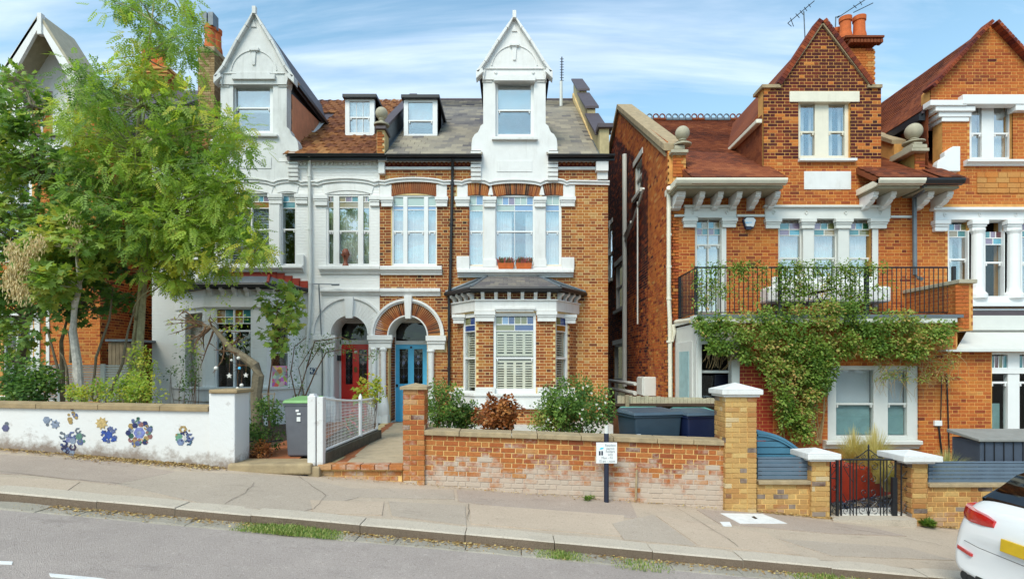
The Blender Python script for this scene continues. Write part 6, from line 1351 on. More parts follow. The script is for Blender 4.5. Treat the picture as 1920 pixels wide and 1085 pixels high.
# ---------------------------------------------------------------- front garden walls
# white rendered wall with mosaic, left
WL = thing('white_garden_wall', 'low white rendered garden wall decorated with hexagonal mosaic patterns', 'wall', (X(200,WY), WY, zpav(X(200,WY),WY)))
xa, xb = X(-160,WY), X(393,WY); n = 14
t = MB(); pts = [(xa+(xb-xa)*i/n, zpav(xa+(xb-xa)*i/n, WY)-.12) for i in range(n+1)]
ztop = lambda x: Z(764,WY)+(x-X(0,WY))*(Z(771,WY)-Z(764,WY))/(X(390,WY)-X(0,WY))*1.0
t.prism(pts+[(x, ztop(x)+random.uniform(-.004,.004)) for x, _ in reversed(pts)], WY, WY+.23); obj('wall', t, m_render, WL)
m_copew = plain('coping_buff', lin('#a8906c', .85), .9, .18, 6, .006, 40, dirt=.4, dirtc=(.25,.2,.13,1))
xc_ = xa
while xc_ < xb-.05:
    e = min(xc_+.92, xb+.0); o = obj('coping_stone', MB().add([(xc_,WY-.04,ztop(xc_)),(e-.006,WY-.04,ztop(e)),(e-.006,WY+.27,ztop(e)),(xc_,WY+.27,ztop(xc_)),(xc_,WY-.04,ztop(xc_)+.07),(e-.006,WY-.04,ztop(e)+.07),(e-.006,WY+.1,ztop(e)+.10),(xc_,WY+.1,ztop(xc_)+.10),(xc_,WY+.27,ztop(xc_)+.07),(e-.006,WY+.27,ztop(e)+.07)], [(0,1,5,4),(4,5,6,7),(7,6,9,8),(3,8,9,2),(0,4,7,8,3),(1,2,9,6,5),(0,3,2,1)]), m_copew, WL, bevel=.006); xc_ = e
obj('gate_pier', MB().box(X(392,WY-.04), X(441,WY-.04), WY-.05, WY+.42, zpav(X(440,WY),WY)-.1, Z(737,WY-.04)), m_render, WL, bevel=.015)
obj('pier_cap', MB().box(X(390,WY-.1), X(444,WY-.1), WY-.09, WY+.46, Z(737,WY-.1), Z(730,WY-.1)), m_copew, WL, bevel=.015)
# mosaics: every tile its own thin piece
def hexa(cx, cy, r, col, mt=None, rot=0, ring=False, star=0):
    k = WY-.006-random.uniform(0,.004); n = 6; pts = []
    if star:
        n = star*2; pts = [(X(cx,k)+(r if i % 2 else r*.62)*F and X(cx,k)+(r if i % 2 else r*.66)*k/F*math.cos(2*math.pi*i/n+rot), Z(cy,k)+(r if i % 2 else r*.66)*k/F*math.sin(2*math.pi*i/n+rot)) for i in range(n)]
    else: pts = [(X(cx,k)+r*k/F*math.cos(math.pi*i/3+rot), Z(cy,k)+r*k/F*math.sin(math.pi*i/3+rot)) for i in range(6)]
    key = 'mosaic_'+col
    m = MATS.get(key) or plain(key, lin('#'+col, .72), .35, .45, 45)
    if ring:   # open hooked ring of five facets
        kk = random.randrange(6); inn = [(X(cx,k)+r*.5*k/F*math.cos(math.pi*i/3+rot), Z(cy,k)+r*.5*k/F*math.sin(math.pi*i/3+rot)) for i in range(6)]; mb = MB()
        for i in range(6):
            if i != kk: j = (i+1) % 6; mb.prism([inn[i], inn[j], pts[j], pts[i]], k, WY+.01)
        return obj('mosaic_tile', mb, m, WL)
    return obj('mosaic_tile', MB().prism(pts, k, WY+.01), m, WL)
BL, NV, GR, OC, TQ, PK, LB = '6874a2', '30386e', '767e88', 'bfa066', '6c9684', 'a87470', '9aa6bc'
for a in [(10,802,7,'6a6a90',0),(12,794,4,GR,0)]: hexa(*a[:4])
for cx, cy, r, c, s in [(87,787,7,LB,0),(103,795,9,LB,7),(135,765,4.5,'44508a',0),(131,786,5,OC,0),(141,779,5,'6a78a8',0),(137,774,3.5,OC,0),(132,791,4,OC,0)]: hexa(cx, cy, r, c, star=s)
for cx, cy, r, c, s in [(190,793,12,'e0c080',9),(203,815,10,'3c5cb0',6),(203,815,5,LB,0),(212,808,5,BL,5),(195,823,5,'3c5cb0',5),(214,823,5,'3c5cb0',5),(207,803,5,BL,5),(193,810,4.5,'3c5cb0',5),(203,827,4,BL,4)]: hexa(cx, cy, r, c, star=s)
for cx, cy, r, c, g in [(117,817,7,GR,1),(120,831,7,NV,1),(122,841,6.5,'3a3a60',0),(135,815,7,BL,1),(136,838,7,'4a3c5c',1),(133,848,7,LB,0),(148,818,6.5,TQ,0),(150,828,6.5,BL,0),(146,807,6,GR,1),(136,826,6,LB,0),(126,846,5,'3a3a60',1),(128,824,5,'8a90c0',0)]: hexa(cx, cy, r, c, ring=bool(g))
hexa(261,811,11,'8c96d8'); hexa(261,811,5,LB,star=6)
for i, c in enumerate([TQ,PK,OC,NV,'e0b080',BL,OC,PK,'3e6a5a',NV,LB,OC,NV,TQ,PK,NV,OC,BL]):
    a = i*2*math.pi/18; rr = 16+4*(i % 2); hexa(261+rr*1.05*math.cos(a), 811+rr*math.sin(a), 5.2, c, ring=(i % 3 == 1))
for cx, cy, r, c, g in [(343,805,8,OC,1),(335,818,7,'7ab090',0),(338,828,7,'8a9ac0',0),(347,812,5,NV,1),(356,819,7.5,BL,1),(353,828,7,'4a6a88',1),(346,821,5,'e8e4e0',0)]: hexa(cx, cy, r, c, ring=bool(g))
for cx, cy, rr, n_, cols in ((120,826,17,16,(NV,BL,GR,'3a3a60',LB)),(150,820,10,7,(TQ,GR,BL)),(205,814,14,12,('3c5cb0',BL,NV)),(261,811,25,26,(TQ,PK,OC,NV,BL,'3e6a5a')),(345,818,14,9,(OC,BL,NV,TQ)),(134,781,8,6,(OC,'6a78a8',GR)),(94,792,9,5,(LB,GR))):
    for _ in range(n_): a = random.uniform(0,6.3); q_ = rr*random.uniform(.5,1.1); hexa(cx+q_*math.cos(a), cy+q_*math.sin(a), random.uniform(1.8,3.4), random.choice(cols), rot=random.random())
# white gate post pair and mesh fence between the gardens
PF = thing('white_gate_post', 'thick white post beside the wheelie bin at the red door gateway', 'post', (X(590,WY), WY, ZG))
obj('post', MB().box(X(577,WY), X(592,WY), WY-.02, WY+.14, ZG-.02, Z(742,WY)), m_render, PF, bevel=.01)
obj('post_top', MB().prism([(X(579,WY),Z(742,WY)),(X(590,WY),Z(742,WY)),(X(588,WY),Z(738,WY)),(X(581,WY),Z(738,WY))], WY, WY+.12), m_render, PF)
obj('rear_post', MB().box(X(594,WY), X(606,WY), WY-.01, WY+.13, ZG-.02, Z(744,WY)), m_render, PF, bevel=.01)
mf = thing('mesh_fence', 'white framed wire mesh fence running from the gate post towards the doors', 'fence', (X(640,9.5), 10, ZG))
fa, fb = P(607,746,8.5), P(707,745,11.4); ga, gb = P(607,844,8.5), P(707,803,11.4)
def fp(u, v):
    top = fa.lerp(fb, u)-Vector((0,0,.05*math.sin(math.pi*u))); bot = ga.lerp(gb, u); return bot.lerp(top, v)
t = MB(); t.tube([fp(u/8,1) for u in range(9)], .022, 6); t.tube([fp(0,0),fp(1,0)], .022, 6); t.tube([fp(0,0),fp(0,1)], .022, 6); t.tube([fp(1,0),fp(1,1)], .022, 6); obj('frame', t, m_gloss, mf)
t = MB(); v_ = fp(.62,0); t.tube([v_-Vector((0,0,.02)), fp(.62,1)+Vector((0,0,.06)), fp(.62,1)+Vector((0,0,.12))], [.035,.035,.005], 8); obj('middle_post', t, m_gloss, mf)
t = MB()
for i in range(1, 44): t.tube([fp(i/44,.01), fp(i/44,.99)], .003, 4, cap=False)
for j in range(1, 14): t.tube([fp(0,j/14), fp(1,j/14)], .003, 4, cap=False)
obj('wire_mesh', t, m_gloss, mf, kind='stuff')
o = obj('kerb_edging', MB().prismz([(fa.x-.05,8.45),(fa.x+.07,8.45),(fb.x+.07,11.5),(fb.x-.05,11.5)], ZG-.2, ga.z-.02), plain('mossy_edging', lin('#5c5648',.8), .95, .3, 8, .01, 20), bevel=.01); tag(o, 'dark mossy concrete edging under the white mesh fence', 'edging')
# brick garden wall
WG = thing('brick_garden_wall', 'low red brick garden wall with stone coping and whitened lower courses', 'wall', (X(1080,WY), WY, zpav(X(1080,WY),WY)))
xl, xr = X(795,WY), X(1373,WY); sl = -.035; ztw = lambda x: Z(822,WY)+(x-X(1000,WY))*sl
t = MB(); t.prism([(xl,zpav(xl,WY)-.1),(xr,zpav(xr,WY)-.1),(xr,ztw(xr)),(xl,ztw(xl))], WY+.012, WY+.23); obj('mortar_core', t, m_mortG2, WG)
out = []; bricks(out, front(WY+.008), [(xl,zpav(xl,WY)-.04),(xr,zpav(xr,WY)-.04),(xr,ztw(xr)),(xl,ztw(xl))], [], lambda u, w: .5+random.gauss(0,.16), slope=sl, jit=.003, w0=ztw(0)-.002-.075*20)
for i, o_ in enumerate(out): out[i] = (o_[0], Vector((1,0,sl)).normalized(), o_[2], Vector((-sl,0,1)).normalized(), o_[4], o_[5])
flush(WG, 'brick', out, m_brickG, 300, 'brick')
x = xl; cuts = [X(p,WY) for p in (795,862,960,1008,1090,1150,1232,1300,1374)]
for a, b in zip(cuts[:-1], cuts[1:]):
    za, zb_ = ztw(a)+random.uniform(-.004,.004), ztw(b); obj('coping_stone', MB().add([(a,WY-.045,za),(b-.007,WY-.045,zb_),(b-.007,WY+.29,zb_),(a,WY+.29,za),(a,WY-.045,za+.075),(b-.007,WY-.045,zb_+.075),(b-.007,WY+.29,zb_+.085),(a,WY+.29,za+.085)], [(0,1,5,4),(1,2,6,5),(2,3,7,6),(3,0,4,7),(4,5,6,7),(3,2,1,0)]), m_cope, WG, bevel=.01)
t = MB(); t.tube([P(1367,839,WY-.03), P(1370,880,WY-.03), P(1368,948,WY-.02)], .035, 6); o = obj('rendered_joint', t, m_cope, WG)
def pier(name, label, px0, px1, pyt, d, dep, mat, mort, ov, base, lim=80, tone=.6, cap=None, slp=0):
    r = thing(name, label, 'pier', (X((px0+px1)/2,d), d, base)); x0, x1 = X(px0,d), X(px1,d); zt = Z(pyt,d)
    obj('mortar_core', MB().box(x0+.01, x1-.01, d+.01, d+dep-.01, base-.15, zt), mort, r); out = []
    for p_, L_ in ((Plane((x0,d+.006,0),(1,0,0),(0,-1,0)), x1-x0), (Plane((x1-.006,d,0),(0,1,0),(1,0,0)), dep), (Plane((x0+.006,d+dep,0),(0,-1,0),(-1,0,0)), dep)):
        k = 0; z = zt-.0375
        while z > base-.08:
            cuts = [0, .215, L_] if k % 2 == 0 else [0, L_-.215, L_]
            if L_ > .4: cuts = [0, .215, .325, L_] if k % 2 == 0 else [0, .1, .325, L_]
            for a, b in zip(cuts[:-1], cuts[1:]): out.append((p_.p((a+b)/2, z, .007+random.uniform(-.002,.002)), p_.U, p_.N, Vector((0,0,1)), (b-a-.01, .03, .065), max(0,min(1,random.gauss(tone,.15) if random.random() > .06 else .05))))
            z -= .075; k += 1
    flush(r, 'brick', out, mat, lim, 'brick')
    return r, x0, x1, zt
r, x0, x1, zt = pier('brick_gate_pier', 'slim orange brick pier with flat stone cap in front of the blue door', 755.5, 796, 730, WY-.05, .34, m_brickG, m_mortG, 0, zpav(X(775,WY),WY), 110, .62)
t = MB(); t.box(x0-.04, x1+.04, WY-.09, WY+.33, zt, zt+.045); t.add([(x0-.04,WY-.09,zt+.045),(x1+.04,WY-.09,zt+.045),(x1+.04,WY+.33,zt+.045),(x0-.04,WY+.33,zt+.045),((x0+x1)/2,WY+.12,zt+.095)], [(0,1,4),(1,2,4),(2,3,4),(3,0,4)]); obj('pier_cap', t, m_cope, r)
r, x0, x1, zt = pier('yellow_brick_pier', 'tall yellow brick pier with white pyramid cap beside the blue bins', 1360, 1419, 744, WY-.08, .45, m_brickY, m_mortG, 0, zpav(X(1390,WY),WY), 140, .62)
def pcap(r, x0, x1, y0, y1, z, ov=.07, h1=.075, h2=.1, m=None):
    t = MB(); t.box(x0-ov*.5, x1+ov*.5, y0-ov*.5, y1+ov*.5, z, z+.035); t.box(x0-ov, x1+ov, y0-ov, y1+ov, z+.035, z+.035+h1); zc = z+.035+h1; xm, ym = (x0+x1)/2, (y0+y1)/2
    t.add([(x0-ov,y0-ov,zc),(x1+ov,y0-ov,zc),(x1+ov,y1+ov,zc),(x0-ov,y1+ov,zc),(xm,ym,zc+h2)], [(0,1,4),(1,2,4),(2,3,4),(3,0,4)]); return obj('pier_cap', t, m or m_white, r, bevel=.012)
pcap(r, x0, x1, WY-.08, WY+.37, zt)
# right low wall with slatted panels
for nm, lab, pa, pb, pt, pp in (('low_brick_wall', 'short low yellow brick wall under the small slatted panel', 1420, 1523, 907, (1522,1556)), ('low_brick_wall', 'low yellow brick wall under the long slatted panel behind the white car', 1739, 2100, 912, (1708,1741))):
    r = thing(nm, lab, 'wall', (X((pa+pb)/2,WY), WY, zpav(X((pa+pb)/2,WY),WY)), 'low yellow brick walls on the right'); xa, xb = X(pa,WY), X(pb,WY); za, zb_ = zpav(xa,WY)-.1, zpav(xb,WY)-.1; zt = Z(pt,WY)
    obj('mortar_core', MB().prism([(xa,za),(xb,zb_),(xb,zt),(xa,zt)], WY+.012, WY+.23), m_mortG, r); out = []
    bricks(out, front(WY+.008), [(xa,za),(xb,zb_),(xb,zt),(xa,zt)], [], lambda u, w: (.06 if random.random() < .04 else random.gauss(.55,.14)), jit=.003, w0=zt-1.5); flush(r, 'brick', out, m_brickY, 150, 'brick')
    obj('coping_stone', MB().box(xa, xb+(.04 if pa < 1500 else 0), WY-.05, WY+.26, zt, Z(pt-7,WY)), m_cope, r, bevel=.01)
m_slat = plain('slat_grey_blue', lin('#6c7e90', .75), .6, .1, 5, .002, 30)
for pa, pb, pt, pbm, n, lab in ((1421,1520,860,899,5,'small grey-blue slatted panel between yellow pier and gate'), (1741,2100,868,905,5,'long grey-blue slatted panel behind the white car')):
    r = thing('slatted_screen', lab, 'fence panel', (X((pa+pb)/2,WY+.08), WY+.08, Z(pbm,WY)), 'slatted screens on the low brick walls'); h = (pbm-pt)/n
    for i in range(n): obj('slat', MB().fr(pa, pb, pt+i*h, pt+(i+1)*h-1.2, WY+.06, .025), m_slat, r, bevel=.003)
    x = X(pa,WY); 
    for px in range(int(pa)+2, int(min(pb,1990)), 95): obj('upright', MB().fr(px, px+6, pt-1, pbm+1, WY+.09, .04), m_black, r)
    obj('top_rail', MB().fr(pa, pb, pt-2.5, pt-.5, WY+.05, .07), m_slat, r, bevel=.004)
r, x0, x1, zt = pier('small_gate_pier', 'short yellow brick pier with white cap left of the iron gate', 1522, 1556, 864, WY-.06, .32, m_brickY, m_mortG, 0, zpav(X(1540,WY),WY), 80, .6); pcap(r, x0, x1, WY-.06, WY+.26, zt, .11, .085, .06)
r, x0, x1, zt = pier('small_gate_pier', 'short yellow brick pier with white cap right of the iron gate', 1710, 1740, 868, WY-.02, .36, m_brickY, m_mortG, 0, zpav(X(1725,WY),WY), 80, .6); pcap(r, x0-.08, x1, WY-.02, WY+.34, zt, .13, .085, .06)
# curved blue slatted bin store behind the small panel
bs = thing('curved_slatted_store', 'blue slatted store with a curved top behind the small panel', 'store', tuple(P(1462,905,8.95))); e = 8.95
m_store = plain('store_blue', lin('#558ca8', .8), .55, .08, 6)
cv = lambda px: 808+(px-1421)**2*.00555*1.0
for i in range(7):
    y0 = 815+i*12.3; pr_ = min(1496, 1421+math.sqrt(max(y0+1-813, 0)/.0056)+ (0 if i else 0)); 
    pts = [(px, max(y0, cv(px)+5)) for px in lins(1421, 1492, 8)]; pts = [(a, b) for a, b in pts if b < y0+10]
    if len(pts) > 1: obj('slat', MB().prism([(X(a,e),Z(b,e)) for a, b in pts]+[(X(pts[-1][0],e),Z(y0+10.6,e)),(X(pts[0][0],e),Z(y0+10.6,e))], e+.02, e+.05), m_store, bs)
t = MB(); cs = [(px, cv(px)) for px in lins(1419, 1505, 10)]
t.prism([(X(a,e),Z(b,e)) for a, b in cs]+[(X(a,e),Z(b+5,e)) for a, b in reversed(cs)], e-.02, e+1.1); obj('curved_roof', t, m_store, bs)
t = MB(); cs = [(px, cv(px)+5.2) for px in lins(1421, 1498, 10)]; t.prism([(X(a,e),Z(b,e)) for a, b in cs]+[(X(a,e),Z(b+4,e)) for a, b in reversed(cs)], e-.01, e+.06); t.fr(1491, 1498, 842, 900, e-.01, .07); obj('frame', t, m_store, bs)
obj('backing', MB().box(X(1421,e), X(1490,e), e+.07, e+.09, Z(905,e), Z(835,e)), m_black, bs)
# wrought-iron gate
gt = thing('iron_gate', 'black wrought iron garden gate with scrolls between two capped piers', 'gate', (X(1634,WY), WY+.1, zpav(X(1634,WY),WY))); e = WY+.1
def pl_(pts): return [P(a, b, e) for a, b in pts]
t = MB(); t.tube(pl_([(1576,861),(1680,861)]), .014, 5); t.tube(pl_([(1576,968),(1680,968)]), .014, 5); t.tube(pl_([(1577,860),(1577,970)]), .016, 6); t.tube(pl_([(1679,860),(1679,970)]), .016, 6); obj('gate_frame', t, m_black, gt)
def spiral(cx, cy, r, a0, turns, sgn=1, n=14): return [(cx+sgn*r*(1-.8*i/n)*math.cos(a0+turns*2*math.pi*i/n), cy+r*(1-.8*i/n)*math.sin(a0+turns*2*math.pi*i/n)) for i in range(n+1)]
for px in (1594, 1600, 1606, 1651, 1657, 1663): obj('bar', MB().tube(pl_([(px,861),(px,968)]), .010, 5), m_black, gt)
obj('bar', MB().tube(pl_([(1628.5,836),(1628.5,968)]), .013, 6), m_black, gt); obj('finial', MB().tube(pl_([(1628.5,832),(1628.5,838)]), [.004,.02], 6), m_black, gt)
t = MB()
for s in (1, -1):
    c = 1628.5
    for cx, cy, r, a0, tn in ((11,874,8,-1.57,1.2),(11,955,8,1.57,-1.2),(8,898,7,-1.57,1),(8,922,7,1.57,-1),(40,872,6,-1.57,1.1),(42,957,6,1.57,-1.1)): t.tube(pl_(spiral(c+s*cx, cy, r, a0, tn, s)), .006, 4)
    t.tube(pl_([(c+s*28,905),(c+s*38,890),(c+s*48,872)]), .006, 4); t.tube(pl_([(c+s*28,962),(c+s*38,945),(c+s*48,925)]), .006, 4)
    t.tube(pl_([(c,842),(c+s*6,846),(c+s*12,851),(c+s*18,855),(c+s*27,858)]), .008, 5); t.tube(pl_(spiral(c+s*9, 855, 5, 0, 1.2, s)), .006, 4); t.tube(pl_(spiral(c+s*20, 858, 3.5, 0, 1.2, s)), .006, 4); t.tube(pl_([(c,968),(c+s*5,950),(c+s*16,940)]), .006, 4)
obj('scrollwork', t, m_black, gt)
for nm, a, b, lab in (('iron_side_panel',1556,1570,'narrow iron side panel left of the gate with small scrolls'),('iron_side_panel',1689,1708,'narrow iron side panel right of the gate with small scrolls')):
    r = thing(nm, lab, 'railing', tuple(P((a+b)/2,975,e)), 'narrow iron panels flanking the gate'); k = e-.02
    for px, w_ in ((a+1,.012),(b,.024)): obj('upright', MB().tube([P(px,862,k), P(px,974 if a < 1600 else 976,k)], w_, 5), m_black, r)
    t = MB(); t.tube([P(a,863,k),P(b,863,k)], .012, 5); t.tube([P(a,895,k),P(b,897,k)], .009, 5); t.tube([P(a,970,k),P(b,972,k)], .012, 5)
    for cy in (872, 915, 945, 958): t.tube([P(x_,y_,k) for x_, y_ in spiral((a+b)/2, cy, 5, -1.57, 1.1)], .006, 4)
    t.tube([P(a,965,k),P(b,935,k)], .006, 4); t.tube([P(a,895,k),P(b,875,k)], .006, 4); obj('scrollwork', t, m_black, r)
o = obj('gate_lock_post', MB().fr(1674, 1683, 895, 968, e-.03, .05), m_black, gt)
# planter, slate chippings, paving behind the gate
o = thing('red_planter', 'curved dark red raised planter behind the iron gate', 'planter', tuple(P(1620,930,9.6))); 
t = MB(); pts = [(X(a,d_), d_) for a, d_ in ((1560,9.2),(1600,9.35),(1650,9.7),(1700,10.2),(1740,10.5))]; 
for i in range(4): (a0,b0),(a1,b1) = pts[i], pts[i+1]; t.prismz([(a0,b0),(a1,b1),(a1+.1,b1+.5),(a0+.0,b0+.5)], EZ-2.25, EZ-2.25+.62-.07*i)
obj('planter_wall', t, m_redbrick, o, bevel=.01)
mb = MB(); random.seed(5)
for i in range(1500):
    x = random.uniform(X(1560,9), X(1720,9.2)); y = random.uniform(8.75, 9.5)+.12*(x-5.2); r_ = random.uniform(.015,.04); a = random.uniform(0,3); z = EZ-2.23+random.uniform(0,.02)
    mb.add([(x+r_*math.cos(a),y+r_*math.sin(a),z),(x+r_*.6*math.cos(a+1.6),y+r_*.6*math.sin(a+1.6),z+.01),(x-r_*math.cos(a),y-r_*math.sin(a),z+random.uniform(0,.02)),(x+r_*.6*math.cos(a-1.6),y+r_*.6*math.sin(a-1.6),z)], [(0,1,2,3)], random.random())
m_chip = brick_mat('slate_chips', [(0, lin('#2c3448')), (.6, lin('#5a6a88')), (1, lin('#b8c0cc'))], .2); tag(obj('slate_chippings', mb, m_chip, kind='stuff'), 'blue-grey slate chippings behind the iron gate', 'chippings')
slab('white_garden_path', [(X(1570,8.5),8.45),(X(1695,8.5),8.45),(X(1720,9.0),8.85),(X(1620,8.9),8.85),(X(1565,8.9),8.75)], EZ-2.215, plain('white_paving', lin('#dedad2', .85), .8, .1, 8), EZ-2.4)
slab('gate_threshold', [(X(1555,8.3),8.2),(X(1710,8.3),8.2),(X(1710,8.5),8.5),(X(1555,8.5),8.5)], EZ-2.235, m_kerb, -2)
# grey storage box, right edge
sb = thing('storage_box', 'dark grey storage box with pale sloping lid at the right edge', 'box', tuple(P(1900,880,9.4)))
obj('body', MB().box(X(1838,9.3), X(2100,9.3), 9.3, 9.9, EZ-2.2, Z(826,9.3)), plain('box_grey', lin('#4c5666',.8), .6), sb, bevel=.01)
t = MB(); t.add([(X(1836,9.25),9.25,Z(828,9.25)),(X(2102,9.25),9.25,Z(828,9.25)),(X(2102,9.25),9.95,Z(828,9.25)+.08),(X(1836,9.25),9.95,Z(828,9.25)+.08),(X(1836,9.25),9.25,Z(823,9.25)),(X(2102,9.25),9.25,Z(823,9.25)),(X(2102,9.25),9.95,Z(823,9.25)+.10),(X(1836,9.25),9.95,Z(823,9.25)+.10)], [(0,1,5,4),(1,2,6,5),(2,3,7,6),(3,0,4,7),(4,5,6,7),(3,2,1,0)]); obj('lid', t, plain('lid_grey', lin('#9a9892',.8), .6), sb, bevel=.01)
t = MB()
for i in range(12): t.box(X(1846+i*18,9.29), X(1847.5+i*18,9.29), 9.288, 9.30, EZ-2.2, Z(828,9.3))
obj('rib', t, m_black, sb)
# timber fence behind the bins
tf = thing('timber_fence', 'weathered timber fence behind the wheelie bins with pale boarded top', 'fence', (X(1250,10.4), 10.4, 0)); e = 10.4
px = 1158
while px < 1362:
    wd = random.uniform(6.5, 8); obj('board', MB().fr(px, px+wd-.4, 741+random.uniform(-1,1)+(px-1158)*.03, 757+(px-1158)*.03, e+random.uniform(0,.01), .02), plain('fence_top', lin('#b8a88c',.85), .85, .25, 5, .004, 30), tf); px += wd
px = 1150
while px < 1362:
    wd = random.uniform(11, 13); obj('board', MB().fr(px, px+wd-.5, 760, 860, e+.05+random.uniform(0,.01), .02), plain('fence_brown', lin('#6a4428',.8), .85, .3, 5, .004, 30), tf); px += wd
obj('fence_rail', MB().fr(1155, 1362, 756, 761, e-.03, .1), plain('fence_dark', lin('#4a3222',.8), .85), tf); obj('fence_post', MB().fr(1173, 1180, 740, 860, e-.06, .08), m_wood, tf)
# wheelie bins
def bin_(name, label, px0, px1, pyt, d, body, lid, base, skew=0, dep=.62, group=None, ang=0, marks=None):
    w_ = (px1-px0)*d/F/ (math.cos(ang)); h = Z(pyt,d)-base; r = thing(name, label, 'bin', (X((px0+px1)/2,d), d+dep/2, base), group); r.rotation_euler = (0,0,ang)
    def L(nm, mb, m, bev=.012, par=None): o = obj(nm, mb, m, par or r, bevel=bev); o.location = (0,0,0); return o
    a, b = w_/2, dep/2; hb = h-.09; k = .80
    t = MB(); t.add([(-a*k,-b*k,.03),(a*k,-b*k,.03),(a*k,b*k,.03),(-a*k,b*k,.03),(-a*.96,-b*.96,hb),(a*.96,-b*.96,hb),(a*.96,b*.96,hb),(-a*.96,b*.96,hb)], [(0,1,5,4),(1,2,6,5),(2,3,7,6),(3,0,4,7),(4,5,6,7),(3,2,1,0)]); L('bin_body', t, body, .03)
    t = MB(); t.box(-a,a,-b,b,hb-.04,hb); L('bin_rim', t, body)
    t = MB(); t.add([(-a*1.04,-b*1.08,hb+.002),(a*1.04,-b*1.08,hb+.002),(a*1.04,b*1.05,hb+.02),(-a*1.04,b*1.05,hb+.02),(-a*.96,-b*.95,hb+.05),(a*.96,-b*.95,hb+.05),(a*.9,b*.9,hb+.09),(-a*.9,b*.9,hb+.09)], [(0,1,5,4),(1,2,6,5),(2,3,7,6),(3,0,4,7),(4,5,6,7),(3,2,1,0)]); L('bin_lid', t, lid, .015)
    t = MB(); t.tube([(-a*.8,b*1.1,hb),(a*.8,b*1.1,hb)], .016, 6); L('handle', t, body, 0)
    for s in (-1,1): t = MB(); t.tube([(s*a*.62-.03,b*.95,.10),(s*a*.62+.03,b*.95,.10)], .10, 14); L('wheel', t, m_black, 0)
    for (u, v, mw, mh) in marks or (): 
        t = MB(); yk = -b*(k+(.96-k)*v)-.004; t.box(-a+2*a*u-mw/2, -a+2*a*u+mw/2, yk-.012, yk+.01, .03+(hb-.03)*v-mh/2, .03+(hb-.03)*v+mh/2); L('label', t, m_gloss, .004)
    return r, L, a, b, hb
m_binG = plain('bin_grey', lin('#6c6e76',.8), .5, .1, 6, .001); m_binB = plain('bin_slate', lin('#3c5060',.7), .4, .12, 4); m_binN = plain('bin_navy', lin('#1e2a50',.7), .38, .12, 4); m_lidG = plain('lid_green', lin('#7fae6c',.85), .5); m_lidB = plain('lid_slate', lin('#4a5c6a',.75), .45)
bin_('wheelie_bin', 'grey wheelie bin with green lid beside the white gate post', 530, 586, 745, 8.85, m_binG, m_lidG, ZG, marks=[(.48,.86,.05,.035),(.53,.80,.06,.03),(.52,.70,.06,.07)])
bin_('wheelie_bin', 'slate grey wheelie bin, left one behind the brick wall by the passage', 1176, 1276, 768, 9.0, m_binB, m_lidB, .08, ang=.28, dep=.66, group='bins behind the brick wall', marks=[(.10,.68,.07,.03)])
bin_('wheelie_bin', 'navy blue wheelie bin against the tall yellow brick pier', 1278, 1352, 769, 9.05, m_binN, m_lidB, .08, ang=.22, dep=.66, group='bins behind the brick wall', marks=[(.12,.55,.08,.04)])
m_lidT = plain('lid_teal', lin('#74b4a4',.85), .5)
bin_('wheelie_bin', 'dark bin with teal lid behind the slate grey bin', 1172, 1250, 765, 9.85, m_binB, m_lidT, .08, ang=.05, group='bins behind the brick wall'); bin_('wheelie_bin', 'dark bin with pale green lid behind the navy bin', 1272, 1345, 766, 9.9, m_binG, m_lidT, .08, ang=.0, group='bins behind the brick wall')
# parking sign
ps = thing('parking_sign', 'small white permit parking sign on a short dark post in front of the brick wall', 'sign', (X(1137,8.15), 8.15, zpav(X(1137,8.15),8.15))); e = 8.15
obj('post', MB().tube([P(1137,941,e+.03), P(1137,812,e+.03)], .036, 12), plain('post_navy', lin('#20263c',.8), .5, .2, 20), ps, smooth=True); obj('post_tip', MB().tube([P(1137,813,e+.03), P(1137.3,797,e+.03)], .030, 12), m_frame, ps, smooth=True)
obj('sign_plate', MB().fr(1118, 1157, 829, 868, e-.012, .01), m_gloss, ps, bevel=.002)
m_grey = plain('sign_grey', lin('#8c9098'), .6); m_cy = plain('sign_cyan', lin('#3cc4e0'), .5)
for s_, px, py in (('Resident',1144.5,834.5),('permit',1144.5,840.5),('holders',1144.5,846),('only',1144.5,851.5),('Mon - Fri',1138.5,858),('10 am - noon',1138,864)): text('sign_text', s_, .052, P(px,py,e-.014), m_grey, ps, sx=.85)
obj('sign_symbol', MB().prism([(X(1124,e),Z(842,e)),(X(1130,e),Z(841,e)),(X(1132,e),Z(838,e)),(X(1126,e),Z(838.5,e))], e-.015, e-.012), m_cy, ps)
for a in (1123, 1127.5): obj('sign_symbol', MB().fr(a, a+3, 845, 853, e-.015, .003), m_navy, ps)
t = MB(); t.tube([P(1194,880,WY-.03), P(1193,905,WY-.05), P(1192,936,WY-.04)], .016, 6); o = obj('broken_bracket', t, m_cope); tag(o, 'thin rusted stub standing against the whitened brick wall base', 'pipe stub')
# slatted grey fence, far left garden
sf = thing('grey_slat_fence', 'pale grey horizontal slat fence behind the left garden trees', 'fence', (X(165,11.8), 11.8, ZG)); e = 11.8
for i in range(15): obj('slat', MB().fr(20, 262, 684+i*4.6, 687.4+i*4.6, e+random.uniform(0,.006), .02), m_frame, sf)
for px in (107, 188, 255): obj('fence_post', MB().fr(px, px+8, 682, 760, e-.03, .03), m_frame, sf)

